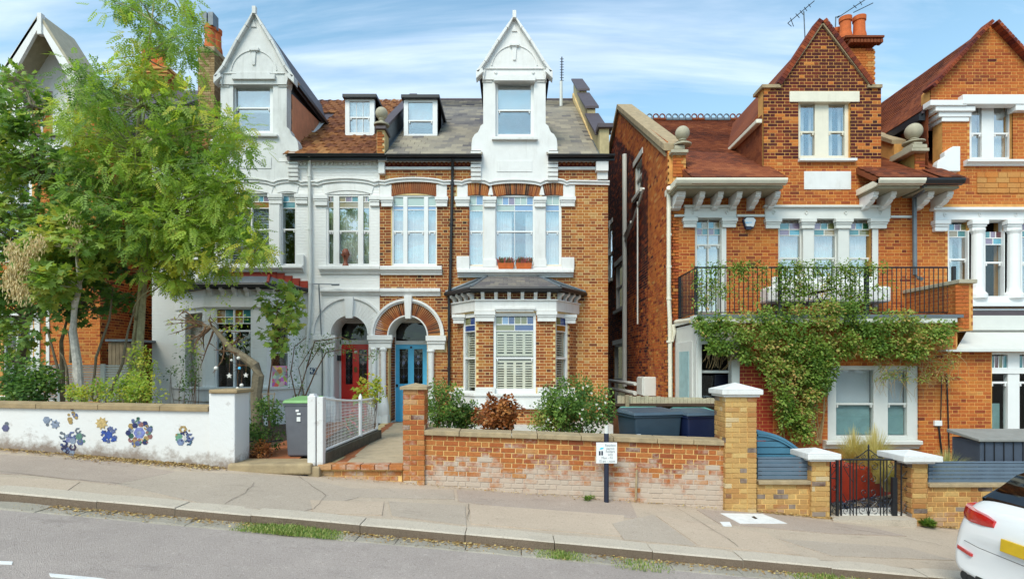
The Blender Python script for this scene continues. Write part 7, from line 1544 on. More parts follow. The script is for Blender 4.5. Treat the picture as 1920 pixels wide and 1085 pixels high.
# ---------------------------------------------------------------- things in and on the houses
bu = thing('bust', 'brown sculpted head on the sill of the white house hall window', 'bust', tuple(P(648,500,D2-.02))); e = D2-.0; hx_, hz = X(648,e), Z(477,e)
t = MB()
prof = [(.015,Z(499,e)),(.085,Z(499,e)+.005),(.075,Z(496,e)),(.05,Z(492,e)),(.048,Z(488,e)),(.06,Z(485,e)),(.085,Z(481,e)),(.095,Z(476,e)),(.09,Z(471,e)),(.06,Z(467.5,e)),(.02,Z(466,e))]
t.lathe(hx_, e, prof, 18); m_bust = plain('bust_brown', lin('#8a4a30',.8), .5); obj('head', t, m_bust, bu, smooth=True)
t = MB(); t.tube([(hx_,e-.09,hz+.03),(hx_,e-.125,hz-.02),(hx_,e-.09,hz-.035)], [.012,.022,.012], 6); obj('nose', t, m_bust, bu)
t = MB(); t.box(hx_-.03,hx_+.03,e-.095,e-.08,hz-.068,hz-.058); obj('mouth', t, m_dark, bu)
for s in (-1,1): obj('eye', MB().sphere((hx_+s*.035,e-.082,hz+.012), .012, 6), m_dark, bu); obj('ear', MB().tube([(hx_+s*.09,e,hz+.03),(hx_+s*.105,e,hz),(hx_+s*.09,e,hz-.03)], .014, 5), m_bust, bu)
for a, b, lab in ((933,964,'left terracotta window box with red heather on the first floor sill'),(967,998,'right terracotta window box with red heather on the first floor sill')):
    r = thing('window_box', lab, 'window box', tuple(P((a+b)/2,505,D2-.12)), 'terracotta boxes on the first floor sill'); e = D2-.16; t = MB()
    t.add([(X(a+2,e),e,Z(504,e)),(X(b-2,e),e,Z(504,e)),(X(b-2,e),e+.14,Z(504,e)),(X(a+2,e),e+.14,Z(504,e)),(X(a,e),e-.02,Z(493,e)),(X(b,e),e-.02,Z(493,e)),(X(b,e),e+.16,Z(493,e)),(X(a,e),e+.16,Z(493,e))], [(0,1,5,4),(1,2,6,5),(2,3,7,6),(3,0,4,7),(4,5,6,7),(3,2,1,0)]); obj('trough', t, m_terra, r, bevel=.006)
    h = MB()
    for i in range(170):
        x, y = random.uniform(X(a+1,e), X(b-1,e)), e+random.uniform(0,.14); hh = random.uniform(.06,.19); dx = random.uniform(-.05,.05); t_ = random.random(); w_ = .008
        h.add([(x-w_,y,Z(494,e)),(x+w_,y,Z(494,e)),(x+dx+w_*.6,y-.01,Z(494,e)+hh),(x+dx-w_*.6,y-.01,Z(494,e)+hh)], [(0,1,2,3)], t_)
    obj('heather', h, leaf_mat('heather', [(0,(.05,.10,.02,1)),(.45,(.10,.12,.03,1)),(.55,(.35,.06,.07,1)),(1,(.5,.12,.12,1))]), r, kind='stuff')

# ---------------------------------------------------------------- car parked at the right
CRX, CRY = 4.62, 5.06
car = thing('parked_car', 'white hatchback parked at the kerb, rear end with red lamp at the right edge', 'car', (CRX, CRY, zroad(CRX, CRY)))
car.rotation_euler = (0, math.atan(.0905), 0); car.scale = (1, 1, 1.07)
def CL(nm, mb, m, par=None, smooth=True, sub=0, bevel=0):
    o = obj(nm, mb, m, par or car, smooth=smooth, bevel=bevel); o.location = (0,0,0)
    if sub: s_ = o.modifiers.new('s', 'SUBSURF'); s_.levels = s_.render_levels = sub
    return o
m_car = plain('car_white', (.80,.80,.80,1), .25, .01, 3, coat=1.0); m_rub = plain('rubber', (.02,.02,.02,1), .8); m_lamp = plain('lamp_red', lin('#c01414',.9), .12, .15, 30, coat=1); m_plate = plain('plate_yellow', lin('#d8b020',.95), .35)
# body: sections along x; each (x, bottom z, belt z, half width low, half width belt)
secs = [(-.00,.36,.62,.66,.62),(-.03,.30,.66,.80,.74),(.02,.24,.88,.865,.80),(.10,.22,.98,.885,.825),(.22,.20,1.055,.89,.80),(.5,.2,1.05,.895,.82),(1.0,.2,1.02,.895,.84),(1.9,.2,.98,.895,.85),(2.9,.2,.96,.89,.83),(3.2,.2,.93,.885,.80),(3.9,.22,.80,.86,.72),(4.25,.28,.66,.78,.62),(4.36,.36,.55,.62,.5)]
def sec(x, zb, zt, wl, wt):
    h = zt-zb; pts = [(-wl*.80,zb),(-wl*.97,zb+h*.10),(-wl,zb+h*.32),(-wl*.995,zb+h*.62),(-wt*1.02,zb+h*.88),(-wt*.93,zt),(-wt*.5,zt+.015),(0,zt+.02)]
    return [(x,y,z) for y, z in pts]+[(x,-y,z) for y, z in reversed(pts[:-1])]
mb = MB(); m_ = 15; vs = [v for s_ in secs for v in sec(*s_)]; n_ = len(secs)
fs = [(i*m_+k, i*m_+k+1, (i+1)*m_+k+1, (i+1)*m_+k) for i in range(n_-1) for k in range(m_-1)]+[(i*m_+m_-1, i*m_, (i+1)*m_, (i+1)*m_+m_-1) for i in range(n_-1)]+[tuple(range(m_-1,-1,-1)), tuple(range((n_-1)*m_, n_*m_))]
mb.add(vs, fs); body = CL('body', mb, m_car, sub=2)
# greenhouse: dark glass volume, white roof and pillars
gs = [(.15,1.02,.74,1.05),(.42,1.02,.78,1.28),(.75,1.01,.78,1.42),(1.1,1.0,.80,1.48),(1.9,.97,.81,1.49),(2.4,.95,.80,1.42),(3.05,.92,.76,1.02)]
mb = MB(); vs = []
for x, z0, hw_, z1 in gs: f = .92 if z1 > 1.1 else .98; vs += [(x,-hw_,z0),(x,-hw_*f,z1-.07),(x,-hw_*(f-.06),z1-.012),(x,hw_*(f-.06),z1-.012),(x,hw_*f,z1-.07),(x,hw_,z0)]
mb.add(vs, [(i*6+k, i*6+k+1, (i+1)*6+k+1, (i+1)*6+k) for i in range(len(gs)-1) for k in range(5)]+[(5,4,3,2,1,0), tuple(range((len(gs)-1)*6, len(gs)*6))]); CL('rear_window', mb, m_glassC)
mb = MB(); vs = []; rs_ = [(.58,.80,1.39),(.78,.80,1.475),(1.1,.80,1.515),(1.9,.81,1.525),(2.35,.78,1.49)]
for x, hw_, z1 in rs_: vs += [(x,-hw_*.86,z1-.10),(x,-hw_*.80,z1-.03),(x,0,z1),(x,hw_*.80,z1-.03),(x,hw_*.86,z1-.10)]
mb.add(vs+[(a,b,c-.05) for a,b,c in vs], [(i*5+k, i*5+k+1, (i+1)*5+k+1, (i+1)*5+k) for i in range(4) for k in range(4)]+[(25+i*5+k+1, 25+i*5+k, 25+(i+1)*5+k, 25+(i+1)*5+k+1) for i in range(4) for k in range(4)]+[(k+1,k,25+k,25+k+1) for k in range(4)]); CL('roof', mb, m_car)
t = MB()
for s in (-1,1): t.tube([(1.25,s*.80,1.0),(1.3,s*.70,1.40)], .03, 6); t.tube([(2.35,s*.66,1.40),(3.05,s*.76,.97)], .035, 6)
CL('pillar', t, m_car)
t = MB(); t.box(.22,.95,-.68,.68,.99,1.03); CL('parcel_shelf', t, m_dark); t = MB(); t.box(1.0,1.15,-.6,-.1,.8,1.25); t.box(1.0,1.15,.1,.6,.8,1.25); CL('rear_seat', t, plain('seat_tan', lin('#b08a68'), .8), bevel=.04)
for s in (-1,1):
    mb = MB(); ys = [s*v for v in (.40,.52,.66,.78,.845,.87)]; xs = [.028,.018,.020,.05,.12,.22]; zt_ = [.86,.89,.905,.92,.935,.95]; zb__ = [.80,.79,.79,.80,.815,.84]
    vs = [(x-.028,y,z) for x, y, z in zip(xs, ys, zt_)]+[(x-.040,y*1.005,z) for x, y, z in zip(xs, ys, [ (a+b)/2 for a, b in zip(zt_, zb__)])]+[(x-.030,y,z) for x, y, z in zip(xs, ys, zb__)]
    vs += [(x+.08,y*.97,z) for x, y, z in vs]
    fs = [(r_*6+k, r_*6+k+1, (r_+1)*6+k+1, (r_+1)*6+k) for r_ in range(2) for k in range(5)]+[(k, 18+k, 18+k+1, k+1) for k in range(5)]+[(12+k+1, 30+k+1, 30+k, 12+k) for k in range(5)]+[(0,6,24,18),(6,12,30,24),(5,23,29,11),(11,29,35,17)]
    mb.add(vs, fs); CL('tail_lamp', mb, m_lamp)
    t = MB(); t.add([(-.035,s*.60,.475),(-.02,s*.79,.50),(-.02,s*.79,.535),(-.036,s*.60,.50),(.03,s*.60,.475),(.03,s*.79,.50),(.03,s*.79,.535),(.03,s*.60,.50)], [(0,1,2,3),(4,7,6,5),(0,3,7,4),(1,5,6,2),(3,2,6,7),(0,4,5,1)]); CL('reflector', t, m_lamp)
    for xw in (.78, 3.45): t = MB(); t.tube([(xw,s*.90,.32),(xw,s*.70,.32)], .32, 28); wv = CL('wheel', t, m_rub); t = MB(); t.tube([(xw,s*.905,.32),(xw,s*.80,.32)], .21, 20); CL('rim', t, plain('alloy', lin('#a8a8ac'), .3, metal=.9), wv)
t = MB(); t.box(-.050,-.02,-.26,.26,.63,.74); CL('number_plate', t, m_plate, smooth=False, bevel=.004)
t = MB(); t.tube([(-.028,-.70,.60),(-.045,-.5,.585),(-.05,0,.58),(-.045,.5,.585),(-.028,.70,.60)], .003, 5); CL('bumper_seam', t, m_rub)
t = MB(); t.box(-.02,.1,-.55,.55,.24,.33); CL('rear_valance', t, m_rub, bevel=.02); t = MB(); t.tube([(-.01,.60,.27),(.12,.60,.27)], .042, 14); t.tube([(-.01,.69,.27),(.12,.69,.27)], .042, 14); CL('exhaust_pipe', t, m_rub)
# ---------------------------------------------------------------- vegetation
random.seed(23)
def rnd_dir():
    while True:
        v = Vector((random.uniform(-1,1), random.uniform(-1,1), random.uniform(-1,1)))
        if .05 < v.length < 1: return v.normalized()
def leaf(mb, c, ax, up, L, Wd, tone, kind='ovate'):
    s = ax.cross(up)
    if s.length < .1: s = ax.cross(Vector((1,0,0)))
    s.normalize(); n = s.cross(ax)
    if kind == 'ovate':
        mb.add([c, c+ax*L*.45+s*Wd*.5+n*L*.08, c+ax*L, c+ax*L*.45-s*Wd*.5+n*L*.08], [(0,1,2),(0,2,3)], tone)
    elif kind == 'palmate':
        a = [(0,-.02),(.28,-.34),(.16,.08),(.52,.10),(.30,.36),(.46,.72),(.18,.62),(0,1.0),(-.18,.62),(-.46,.72),(-.30,.36),(-.52,.10),(-.16,.08),(-.28,-.34)]
        mb.add([c+s*x*L+ax*y*L+n*(-abs(x)*.35*L) for x, y in a], [(0,1,2),(2,3,4),(4,5,6),(6,7,8),(8,9,10),(10,11,12),(12,13,0),(0,2,12),(2,4,10,12),(4,6,8,10)], tone)
    elif kind == 'pinnate':
        k = 5
        for i in range(k):
            p = c+ax*L*(i+.6)/k+n*(-L*.12*(i/k)**2)
            for q in (-1, 1):
                d = (ax*.55+s*q*.85-n*.15).normalized(); w_ = n.cross(d)*Wd*.5; l = L*.36*(1-.25*i/k); mb.add([p, p+d*l*.45+w_, p+d*l, p+d*l*.45-w_], [(0,1,2),(0,2,3)], min(1, max(0, tone+random.uniform(-.06,.06))))
        p = c+ax*L*.98-n*L*.12; w_ = s*Wd*.5; mb.add([p, p+ax*L*.16+w_, p+ax*L*.34, p+ax*L*.16-w_], [(0,1,2),(0,2,3)], tone)
def clump(mb, c, r, n, L, Wd, kind, tone, droop=.3, sq=.8, sp=.14):
    for _ in range(n):
        d = rnd_dir(); rr = r*random.random()**.45; p = c+Vector((d.x*rr, d.y*rr, d.z*rr*sq))
        ax = (d*.6+Vector((random.uniform(-.6,.6), random.uniform(-.8,.3), random.uniform(-.5,.5)-droop))).normalized(); up = Vector((random.uniform(-.5,.5), -.55+random.uniform(-.5,.5), 1)).normalized()
        s = random.uniform(.7,1.25); leaf(mb, p, ax, up, L*s, Wd*s, max(0, min(1, random.gauss(tone, sp))), kind)
def branch(mb, a, b, r0, r1, bend=.15, n=6, side=6):
    off = Vector((random.uniform(-1,1), random.uniform(-1,1), random.uniform(-.2,.8)))*bend*(b-a).length
    pts = [a.lerp(b, i/n)+off*math.sin(math.pi*i/n)*.5+Vector((random.uniform(-1,1),random.uniform(-1,1),random.uniform(-1,1)))*(b-a).length*.012 for i in range(n+1)]
    mb.tube(pts, [r0+(r1-r0)*i/n for i in range(n+1)], side); return pts
def inside(pts, px, py):
    r = False; n = len(pts)
    for i in range(n):
        (x0, y0), (x1, y1) = pts[i], pts[(i+1) % n]
        if (y0 > py) != (y1 > py) and px < x0+(py-y0)*(x1-x0)/(y1-y0): r = not r
    return r
def crown_pts(poly, d0, d1, n):
    xs = [p[0] for p in poly]; ys = [p[1] for p in poly]; out = []
    while len(out) < n:
        px, py = random.uniform(min(xs), max(xs)), random.uniform(min(ys), max(ys))
        if inside(poly, px, py): out.append(P(px, py, random.uniform(d0, d1)))
    return out
def tree(name, label, trunk, poly, d0, d1, nclump, cr, nl, L, Wd, kind, mat, bark, r0, tonef, droop=.3, group=None, extra=None, leafparts=0, sq=.8):
    base = trunk[0]; t = thing(name, label, 'tree', tuple(base), group)
    tm = MB(); n = len(trunk); tm.tube(trunk, [r0*(1-.9*i/(n-1))*random.uniform(.93,1.07) for i in range(n)], 9); obj('trunk', tm, bark, t, smooth=True)
    bm, lm = MB(), MB()
    cs = crown_pts(poly, d0, d1, nclump) + (extra or [])
    for c in cs:
        k = min(range(1, n), key=lambda i: (trunk[i]-c).length+max(0, trunk[i].z-c.z)*1.5); a = trunk[k]
        branch(bm, a, c, .018 if (a-c).length > .7 else .010, .003, .25, 5, 4)
        tn = tonef(c); clump(lm, c, cr*random.uniform(.6,1.25), int(nl*random.uniform(.6,1.3)), L, Wd, kind, tn, droop, sq)
    obj('branches', bm, bark, t, kind='stuff')
    if leafparts:
        # nearest leaves as separate pieces
        L_ = MB()
        for i in range(leafparts):
            c = random.choice(cs); d = rnd_dir(); p = c+d*cr*.9; p.y = c.y-abs(d.y)*cr; m1 = MB(); ax = Vector((random.uniform(-.8,.8), -.4, random.uniform(-.8,.2))).normalized(); s = random.uniform(.9,1.3); leaf(m1, Vector((0,0,0)), ax, Vector((0,-.6,1)), L*s, Wd*s, min(1, max(0, random.gauss(tonef(c), .12))), kind)
            me = mesh_of(m1, 'leaf'); me.materials.append(mat); o = obj('leaf', me, mat, t); o.location = p-WP[t.name]
    obj('crown', lm, mat, t, kind='stuff'); return t, cs
V = lambda px, py, d: P(px, py, d)
m_ashbark = plain('ash_bark', lin('#a8a07c', .85), .9, .3, 14, .008, 25)
# big ash
ash_poly = [(195,-40),(360,-40),(365,110),(330,170),(420,215),(470,195),(485,230),(455,300),(440,360),(490,415),(500,450),(430,495),(330,515),(290,500),(200,450),(130,360),(90,300),(110,220),(150,130),(230,110)]
tree('ash_tree', 'tall ash with feathery yellow-green leaves filling the left of the view', [V(258,745,10.6),V(262,650,10.6),V(268,560,10.6),V(274,480,10.5),V(262,390,10.4),V(255,290,10.3),V(262,200,10.2),V(275,110,10.1),V(285,40,10.0),V(292,-40,10.0)], ash_poly, 9.2, 11.4, 172, .38, 36, .20, .032, 'pinnate', m_ash, m_ashbark, .068, lambda c: .55+.22*math.sin(c.x*2.3+c.z*3.1)+random.gauss(0,.12), .45)
tree('ash_tree', 'slender leaning ash trunk beside the tall ash, feathery crown above the bay', [V(228,790,10.9),V(245,690,10.8),V(255,600,10.6),V(266,500,10.4),V(330,400,10.0),V(380,330,9.8)], [(250,300),(420,330),(455,360),(490,390),(505,430),(490,475),(430,510),(330,540),(260,510)], 9.3, 10.6, 46, .30, 34, .20, .032, 'pinnate', m_ash, m_ashbark, .048, lambda c: .62+random.gauss(0,.15), .45)
# sycamores
tree('sycamore_tree', 'dark broad-leaved sycamore at the far left edge', [V(40,800,10.8),V(36,690,10.8),V(50,600,10.7),V(64,480,10.6),V(75,330,10.5),V(60,200,10.4)], [(-60,140),(10,120),(60,170),(110,260),(200,330),(230,450),(200,500),(110,560),(60,640),(-60,640)], 9.8, 11.8, 150, .40, 52, .12, .11, 'palmate', m_syc, m_bark, .09, lambda c: .55+.2*math.sin(c.x*3+c.z*2)+(.18 if c.z > 5 else 0)+random.gauss(0,.1), .25, leafparts=60)
tree('sycamore_tree', 'young sycamore with flaking white trunk and pale green leaves', [V(150,800,9.8),V(148,735,9.8),V(145,680,9.8),V(137,620,9.8),V(140,570,9.7),V(150,540,9.7),V(143,470,9.6),V(152,420,9.6)], [(60,440),(120,400),(170,420),(200,480),(195,540),(140,560),(80,560),(40,500)], 9.0, 9.9, 26, .28, 38, .145, .13, 'palmate', m_syc, m_pbark, .10, lambda c: .80+random.gauss(0,.1), .2, leafparts=40)
tree('sycamore_tree', 'dark sycamore saplings with thin stems beside the white trunk', [V(118,800,11.0),V(117,690,11.0),V(115,640,11.0),V(128,590,11.0),V(130,480,10.9),V(130,330,10.9)], [(150,420),(260,440),(260,560),(200,590),(120,610),(100,570)], 10.4, 11.4, 30, .28, 34, .12, .11, 'palmate', m_syc, m_bark, .05, lambda c: .28+random.gauss(0,.1), .3)
sm = thing('sapling_stems', 'several thin bare sapling stems crossing behind the white garden wall', 'saplings', tuple(V(140,780,10.3)))
for pts in ([(120,790),(108,690),(95,640),(88,615)],[(133,790),(125,690),(118,668),(112,660)],[(132,680),(133,650),(128,620)],[(172,750),(180,670),(205,600),(212,540)],[(125,560),(118,480),(105,430)],[(133,500),(150,430),(150,380)],[(205,740),(230,680),(240,620),(252,580)]):
    obj('stem', MB().tube([V(a,b,10.3) for a,b in pts], [.028-.02*i/len(pts) for i in range(len(pts))], 6), m_bark, sm)
sd_ = thing('sycamore_seed_bunch', 'hanging bunches of pale winged seeds on the young sycamore', 'seeds', tuple(V(55,480,9.2))); mb = MB()
for cx, cy, n in ((40,470,50),(50,490,60),(38,515,70),(45,540,60),(62,500,60),(75,470,50),(30,530,40),(90,455,30),(58,550,40),(160,455,25),(150,420,20)):
    c = V(cx, cy, 9.2)
    for _ in range(n*3): p = c+Vector((random.gauss(0,.06), random.gauss(0,.05)-.15, random.gauss(0,.09))); leaf(mb, p, Vector((random.uniform(-.4,.4),random.uniform(-.3,.1),-1)).normalized(), Vector((random.uniform(-1,1),-1,0)), random.uniform(.05,.085), .024, random.random())
obj('winged_seeds', mb, m_seed, sd_, kind='stuff')
def shrub(name, label, cx, cy, rx, ry, d, rd, n, L, Wd, mat, kind='ovate', tone=.5, cat='shrub', base=None, stems=7, flowers=0, group=None, nc=26, cr=.13, lift=.2, fm=None, sp=.16):
    b = base if base is not None else Z(cy+ry, d); rt_ = thing(name, label, cat, (X(cx,d), d, b), group); sm_, lm, fl = MB(), MB(), MB(); k = d/F
    for i in range(nc):
        a = random.uniform(0, 2*math.pi); r = random.random()**.55; px, py = cx+rx*r*math.cos(a), cy+ry*r*math.sin(a)
        c = P(px, py, d+random.uniform(-rd, rd)*math.sqrt(max(0,1-r*r))); clump(lm, c, cr*random.uniform(.7,1.3), int(n/nc), L, Wd, kind, tone+random.gauss(0,.13), .1, 1, sp)
        if i < stems*2: branch(sm_, Vector((X(cx,d)+random.uniform(-.12,.12), d+random.uniform(-.08,.08), b)), c, .010, .003, .2, 4, 4)
    for _ in range(flowers):
        a = random.uniform(0, 2*math.pi); r = random.random()**.5; c = P(cx+rx*r*math.cos(a), cy+ry*r*math.sin(a), d-rd*math.sqrt(max(0,1-r*r))-cr*.6)
        for q in range(5): leaf(fl, c, (rnd_dir()+Vector((0,-.5,0))).normalized(), Vector((0,-1,.3)), .028, .026, random.random())
    obj('stems', sm_, m_twig, rt_, kind='stuff'); obj('foliage', lm, mat, rt_, kind='stuff')
    if flowers: obj('flowers', fl, fm or m_flower, rt_, kind='stuff')
    return rt_
shrub('rose_bush', 'green rose bush just right of the slim brick pier', 832, 762, 36, 44, 9.5, .3, 2600, .05, .032, m_shrub, tone=.6, nc=44, base=ZG, cr=.12)
shrub('rose_bush', 'low green bush in front of the bay, left of the brown hydrangea', 872, 783, 26, 26, 9.7, .22, 1500, .05, .032, m_shrub, tone=.45, nc=22, base=ZG, cr=.11)
shrub('hydrangea', 'brown dried hydrangea bush in front of the bay window', 931, 778, 38, 34, 9.4, .3, 1900, .06, .05, m_hyd, tone=.5, nc=34, base=ZG, cr=.11)
shrub('flowering_shrub', 'large rounded green shrub with small white flowers right of the bay', 1078, 765, 70, 50, 9.5, .5, 6500, .055, .032, m_shrub, tone=.55, nc=110, base=ZG, cr=.15, flowers=30)
shrub('flowering_shrub', 'olive and brown straggly base growth below the white-flowered shrub', 1030, 790, 34, 18, 9.25, .2, 700, .05, .028, m_creeper, tone=.7, nc=18, base=ZG, cr=.1)
shrub('undergrowth', 'dark green ivy mound behind the far left of the white wall', 45, 715, 60, 40, 9.6, .4, 2200, .07, .06, m_syc, kind='ovate', tone=.35, nc=44, base=ZG, cr=.16)
shrub('undergrowth', 'yellow-green bramble behind the middle of the white wall', 240, 728, 62, 24, 9.3, .3, 1700, .05, .035, m_ash, tone=.7, nc=36, base=ZG, cr=.13)
shrub('undergrowth', 'leafy young growth rising around the ash trunks', 262, 690, 26, 40, 9.9, .25, 1000, .05, .032, m_ash, tone=.65, nc=22, base=ZG, cr=.13)
shrub('undergrowth', 'small pale weeds behind the white wall by the white trunk', 165, 738, 40, 12, 9.1, .2, 500, .05, .035, m_ash, tone=.85, nc=14, base=ZG, cr=.1)
shrub('undergrowth', 'sparse climbing leaves on the white side wall', 350, 700, 30, 45, 10.4, .2, 420, .05, .03, m_shrub, tone=.35, nc=26, base=ZG, cr=.10)
shrub('garden_plants', 'tangled dark green plants behind the white pier beside the bin', 492, 800, 42, 45, 9.3, .35, 1500, .055, .03, m_shrub, tone=.4, nc=34, base=ZG, cr=.14)
shrub('garden_plants', 'low reddish brown dry plants on the soil beside the white pier', 478, 845, 34, 14, 8.9, .2, 500, .05, .025, m_hyd, tone=.5, nc=16, base=ZG, cr=.1)
# maple sapling and climbing rose before the white bay
tree('maple_sapling', 'slim maple sapling with light green leaves before the poster window', [V(505,800,10.9),V(503,735,10.9),V(510,680,10.9),V(516,630,10.8),V(520,580,10.8),V(515,545,10.7)], [(488,540),(540,535),(560,570),(560,620),(530,650),(500,640),(490,590)], 10.4, 11.1, 22, .22, 16, .14, .12, 'palmate', m_syc, m_twig, .022, lambda c: .75+random.gauss(0,.08), .3)
cr_ = thing('climbing_rose', 'straggly climbing rose arching from the bin over the red door columns', 'climbing plant', tuple(V(560,800,11.5))); sm_, lm = MB(), MB()
for pts in ([(556,800),(560,740),(575,690),(600,650),(625,640)],[(560,790),(570,740),(560,690),(585,650)],[(565,760),(590,700),(612,660),(640,655),(680,665),(705,668)],[(558,760),(545,700),(552,650),(575,632)],[(575,690),(590,640),(640,632),(660,640)]):
    pp = [V(a,b,11.3) for a,b in pts]; sm_.tube(pp, [.016-.012*i/len(pp) for i in range(len(pp))], 5)
    for a, b in zip(pp[:-1], pp[1:]):
        for i in range(7):
            c_ = a.lerp(b, random.random())
            if (c_-V(588,695,11.3)).length > .3: clump(lm, c_, .14, 7, .05, .028, 'ovate', .5, .1, 1)
obj('stems', sm_, m_twig, cr_); obj('foliage', lm, m_shrub, cr_, kind='stuff')
yp = shrub('yellow_vine', 'yellow-leaved vine hanging over the mesh fence in front of the red door', 690, 735, 26, 26, 11.2, .15, 420, .08, .06, m_ash, tone=.9, nc=16, base=ZG, cr=.12, cat='plant')
shrub('potted_flowers', 'bright mixed flowers and foliage behind the mesh fence', 668, 790, 22, 26, 11.5, .2, 500, .05, .03, m_shrub, tone=.6, nc=14, base=ZG, cr=.1, flowers=40, fm=leaf_mat('bright_petals', [(0,(.6,.05,.08,1)),(.5,(.7,.1,.3,1)),(1,(.8,.45,.05,1))]))
# gnarled tree hung with ornaments
gn = thing('gnarled_tree', 'gnarled leaning tree with bare twigs hung with shells in front of the white bay', 'tree', tuple(V(484,860,9.8)))
tm = MB(); gp = [(484,860),(482,800),(480,740),(484,705),(478,685),(455,668),(430,650),(412,628),(400,614),(380,610)]
tm.tube([V(a,b,9.8) for a,b in gp], [.10,.10,.095,.10,.085,.07,.055,.045,.035,.02], 9); obj('trunk', tm, m_bark, gn, smooth=True)
bm = MB()
for s, e in [((478,685),(440,690)),((455,668),(400,655)),((430,650),(450,620)),((412,628),(440,610)),((400,614),(370,640)),((400,614),(395,590)),((390,612),(350,600)),((380,610),(320,598)),((380,610),(330,625)),((400,620),(375,690)),((395,612),(360,660)),((385,610),(345,640)),((412,628),(398,700)),((430,650),(460,640)),((380,612),(310,610)),((370,610),(340,580)),((395,615),(385,660))]:
    pts = branch(bm, V(*s,9.8), V(e[0],e[1],9.8+random.uniform(-.4,.4)), .02, .004, .35, 6, 5)
    for q in (2,3,4,5): branch(bm, pts[q], pts[q]+Vector((random.uniform(-.25,.2), random.uniform(-.2,.2), random.uniform(-.25,.15))), .008, .002, .3, 3, 4)
obj('branches', bm, m_twig, gn, kind='stuff')
lm = MB()
for cx, cy in ((360,600),(345,640),(400,590),(430,610),(350,570),(450,600),(420,560),(330,610),(440,640),(365,650)): clump(lm, V(cx,cy,9.8), .16, 26, .06, .035, 'ovate', .75, .2)
obj('crown', lm, m_ash, gn, kind='stuff')
m_shell = plain('shell_white', lin('#e8e2d8',.85), .5)
for nm, lab, px, py, yt, r, kind in (('hanging_ball','white ball hanging lowest left of the bay window',405,690,640,.036,0),('hanging_star','white star ornament hanging left of the gnarled trunk',430,704,662,.05,1),('hanging_star','cream star ornament hanging nearest the gnarled trunk',461,703,672,.045,1),('hanging_ball','white ball hanging high on the cord above the shells',447,671,655,.03,0),('hanging_ball','white ball at the lower end of the middle cord',453,722,690,.033,0),('hanging_ball','small white ball just above the white pier cap',445,728,700,.028,0),('hanging_shell','pale blue shell hanging on the middle cord',449,690,665,.025,0),('hanging_shell','small white shell beside the dark window edge',434,675,650,.022,0)):
    r_ = thing(nm, lab, 'ornament', tuple(V(px,py,9.6)), 'ornaments hanging from the gnarled tree'); c = V(px,py,9.6)
    obj('cord', MB().tube([c+Vector((0,0,r)), V(px+1,yt,9.65)], .003, 4), m_twig, r_)
    if kind: obj('star', MB().prism([(c.x+(r if i % 2 == 0 else r*.45)*math.sin(math.pi*i/5), c.z+(r if i % 2 == 0 else r*.45)*math.cos(math.pi*i/5)) for i in range(10)], 9.59, 9.615), m_shell, r_)
    else: obj('ball', MB().sphere(c, r, 10), m_shell if 'blue' not in lab else MATS['blue_paint'], r_, smooth=True)
# creeper over the balcony front
cp_ = thing('creeper', 'dense green creeper hanging from the balcony and down the orange wall', 'climbing plant', tuple(P(1500,840,11.3))); lm, sm_ = MB(), MB()
poly = [(1302,592),(1400,585),(1500,575),(1600,568),(1700,588),(1785,610),(1792,632),(1750,648),(1720,672),(1640,660),(1560,668),(1566,700),(1540,740),(1520,800),(1520,825),(1480,815),(1455,780),(1458,740),(1430,690),(1380,664),(1330,652),(1312,630)]
for c in crown_pts(poly, 10.85, 11.35, 520): clump(lm, c, .13, 44, .065, .042, 'ovate', .62+.2*math.sin(c.x*4+c.z*3)+random.gauss(0,.12), .25, 1, .18)
for x0, x1, n in ((1305,1395,48),(1390,1470,22),(1466,1560,85),(1555,1600,34),(1590,1640,30),(1640,1670,6)):
    for i in range(n):
        px = random.uniform(x0, x1); ln_ = random.random()**1.5*66; clump(lm, P(px, 498+ln_+random.uniform(-6,6), 11.65), .11, 26, .06, .036, 'ovate', .55+random.gauss(0,.15), .3, 1.2, .16)
for i in range(120):
    px = random.uniform(1640, 1795); c = P(px, random.uniform(640,715)-(1790-px)*.0, 11.2); branch(sm_, c, c+Vector((random.uniform(-.3,.3), random.uniform(-.2,.1), random.uniform(-.5,.1))), .006, .002, .4, 4, 4); clump(lm, c, .10, 12, .05, .024, 'ovate', .85, .3)
for i in range(46):
    px = random.uniform(1320,1390); a = P(px, 655, 11.25); branch(sm_, a, a+Vector((random.uniform(-.15,.12), random.uniform(-.1,.1), -random.uniform(.1,.45))), .006, .003, .4, 4, 4)
for i in range(16):
    px = random.uniform(1455,1540); a = P(px, 830, 11.3); branch(sm_, a, P(px+random.uniform(-30,30), random.uniform(600,740), 11.3), .014, .005, .2, 8, 5)
obj('vine_stems', sm_, plain('vine_stem', lin('#b09468',.8), .9, .3, 20), cp_, kind='stuff'); obj('foliage', lm, m_creeper, cp_, kind='stuff')
# ornamental grasses
def grass(name, label, cx, cy, d, n, h, spread, mat, base, cat='ornamental grass'):
    r = thing(name, label, cat, (X(cx,d), d, base)); mb = MB(); c = Vector((X(cx,d), d, base))
    for _ in range(n):
        a = random.uniform(0, 2*math.pi); L = h*random.uniform(.6,1.15); sp = spread*random.random(); dx, dy = math.cos(a)*sp, math.sin(a)*sp; w_ = .006; p0 = c+Vector((dx*.15, dy*.15, 0)); t_ = random.random()
        pts = [p0+Vector((dx*f**1.6, dy*f**1.6, L*(f-.45*f*f*f*(sp/spread)))) for f in (0,.35,.7,1)]; s = Vector((-math.sin(a)*w_, math.cos(a)*w_, 0))+Vector((w_*.6,0,0))
        vs = []
        for i, p in enumerate(pts): vs += [p-s*(1-i*.3), p+s*(1-i*.3)]
        mb.add(vs, [(0,1,3,2),(2,3,5,4),(4,5,7,6)], t_)
    obj('blades', mb, mat, r, kind='stuff'); return r
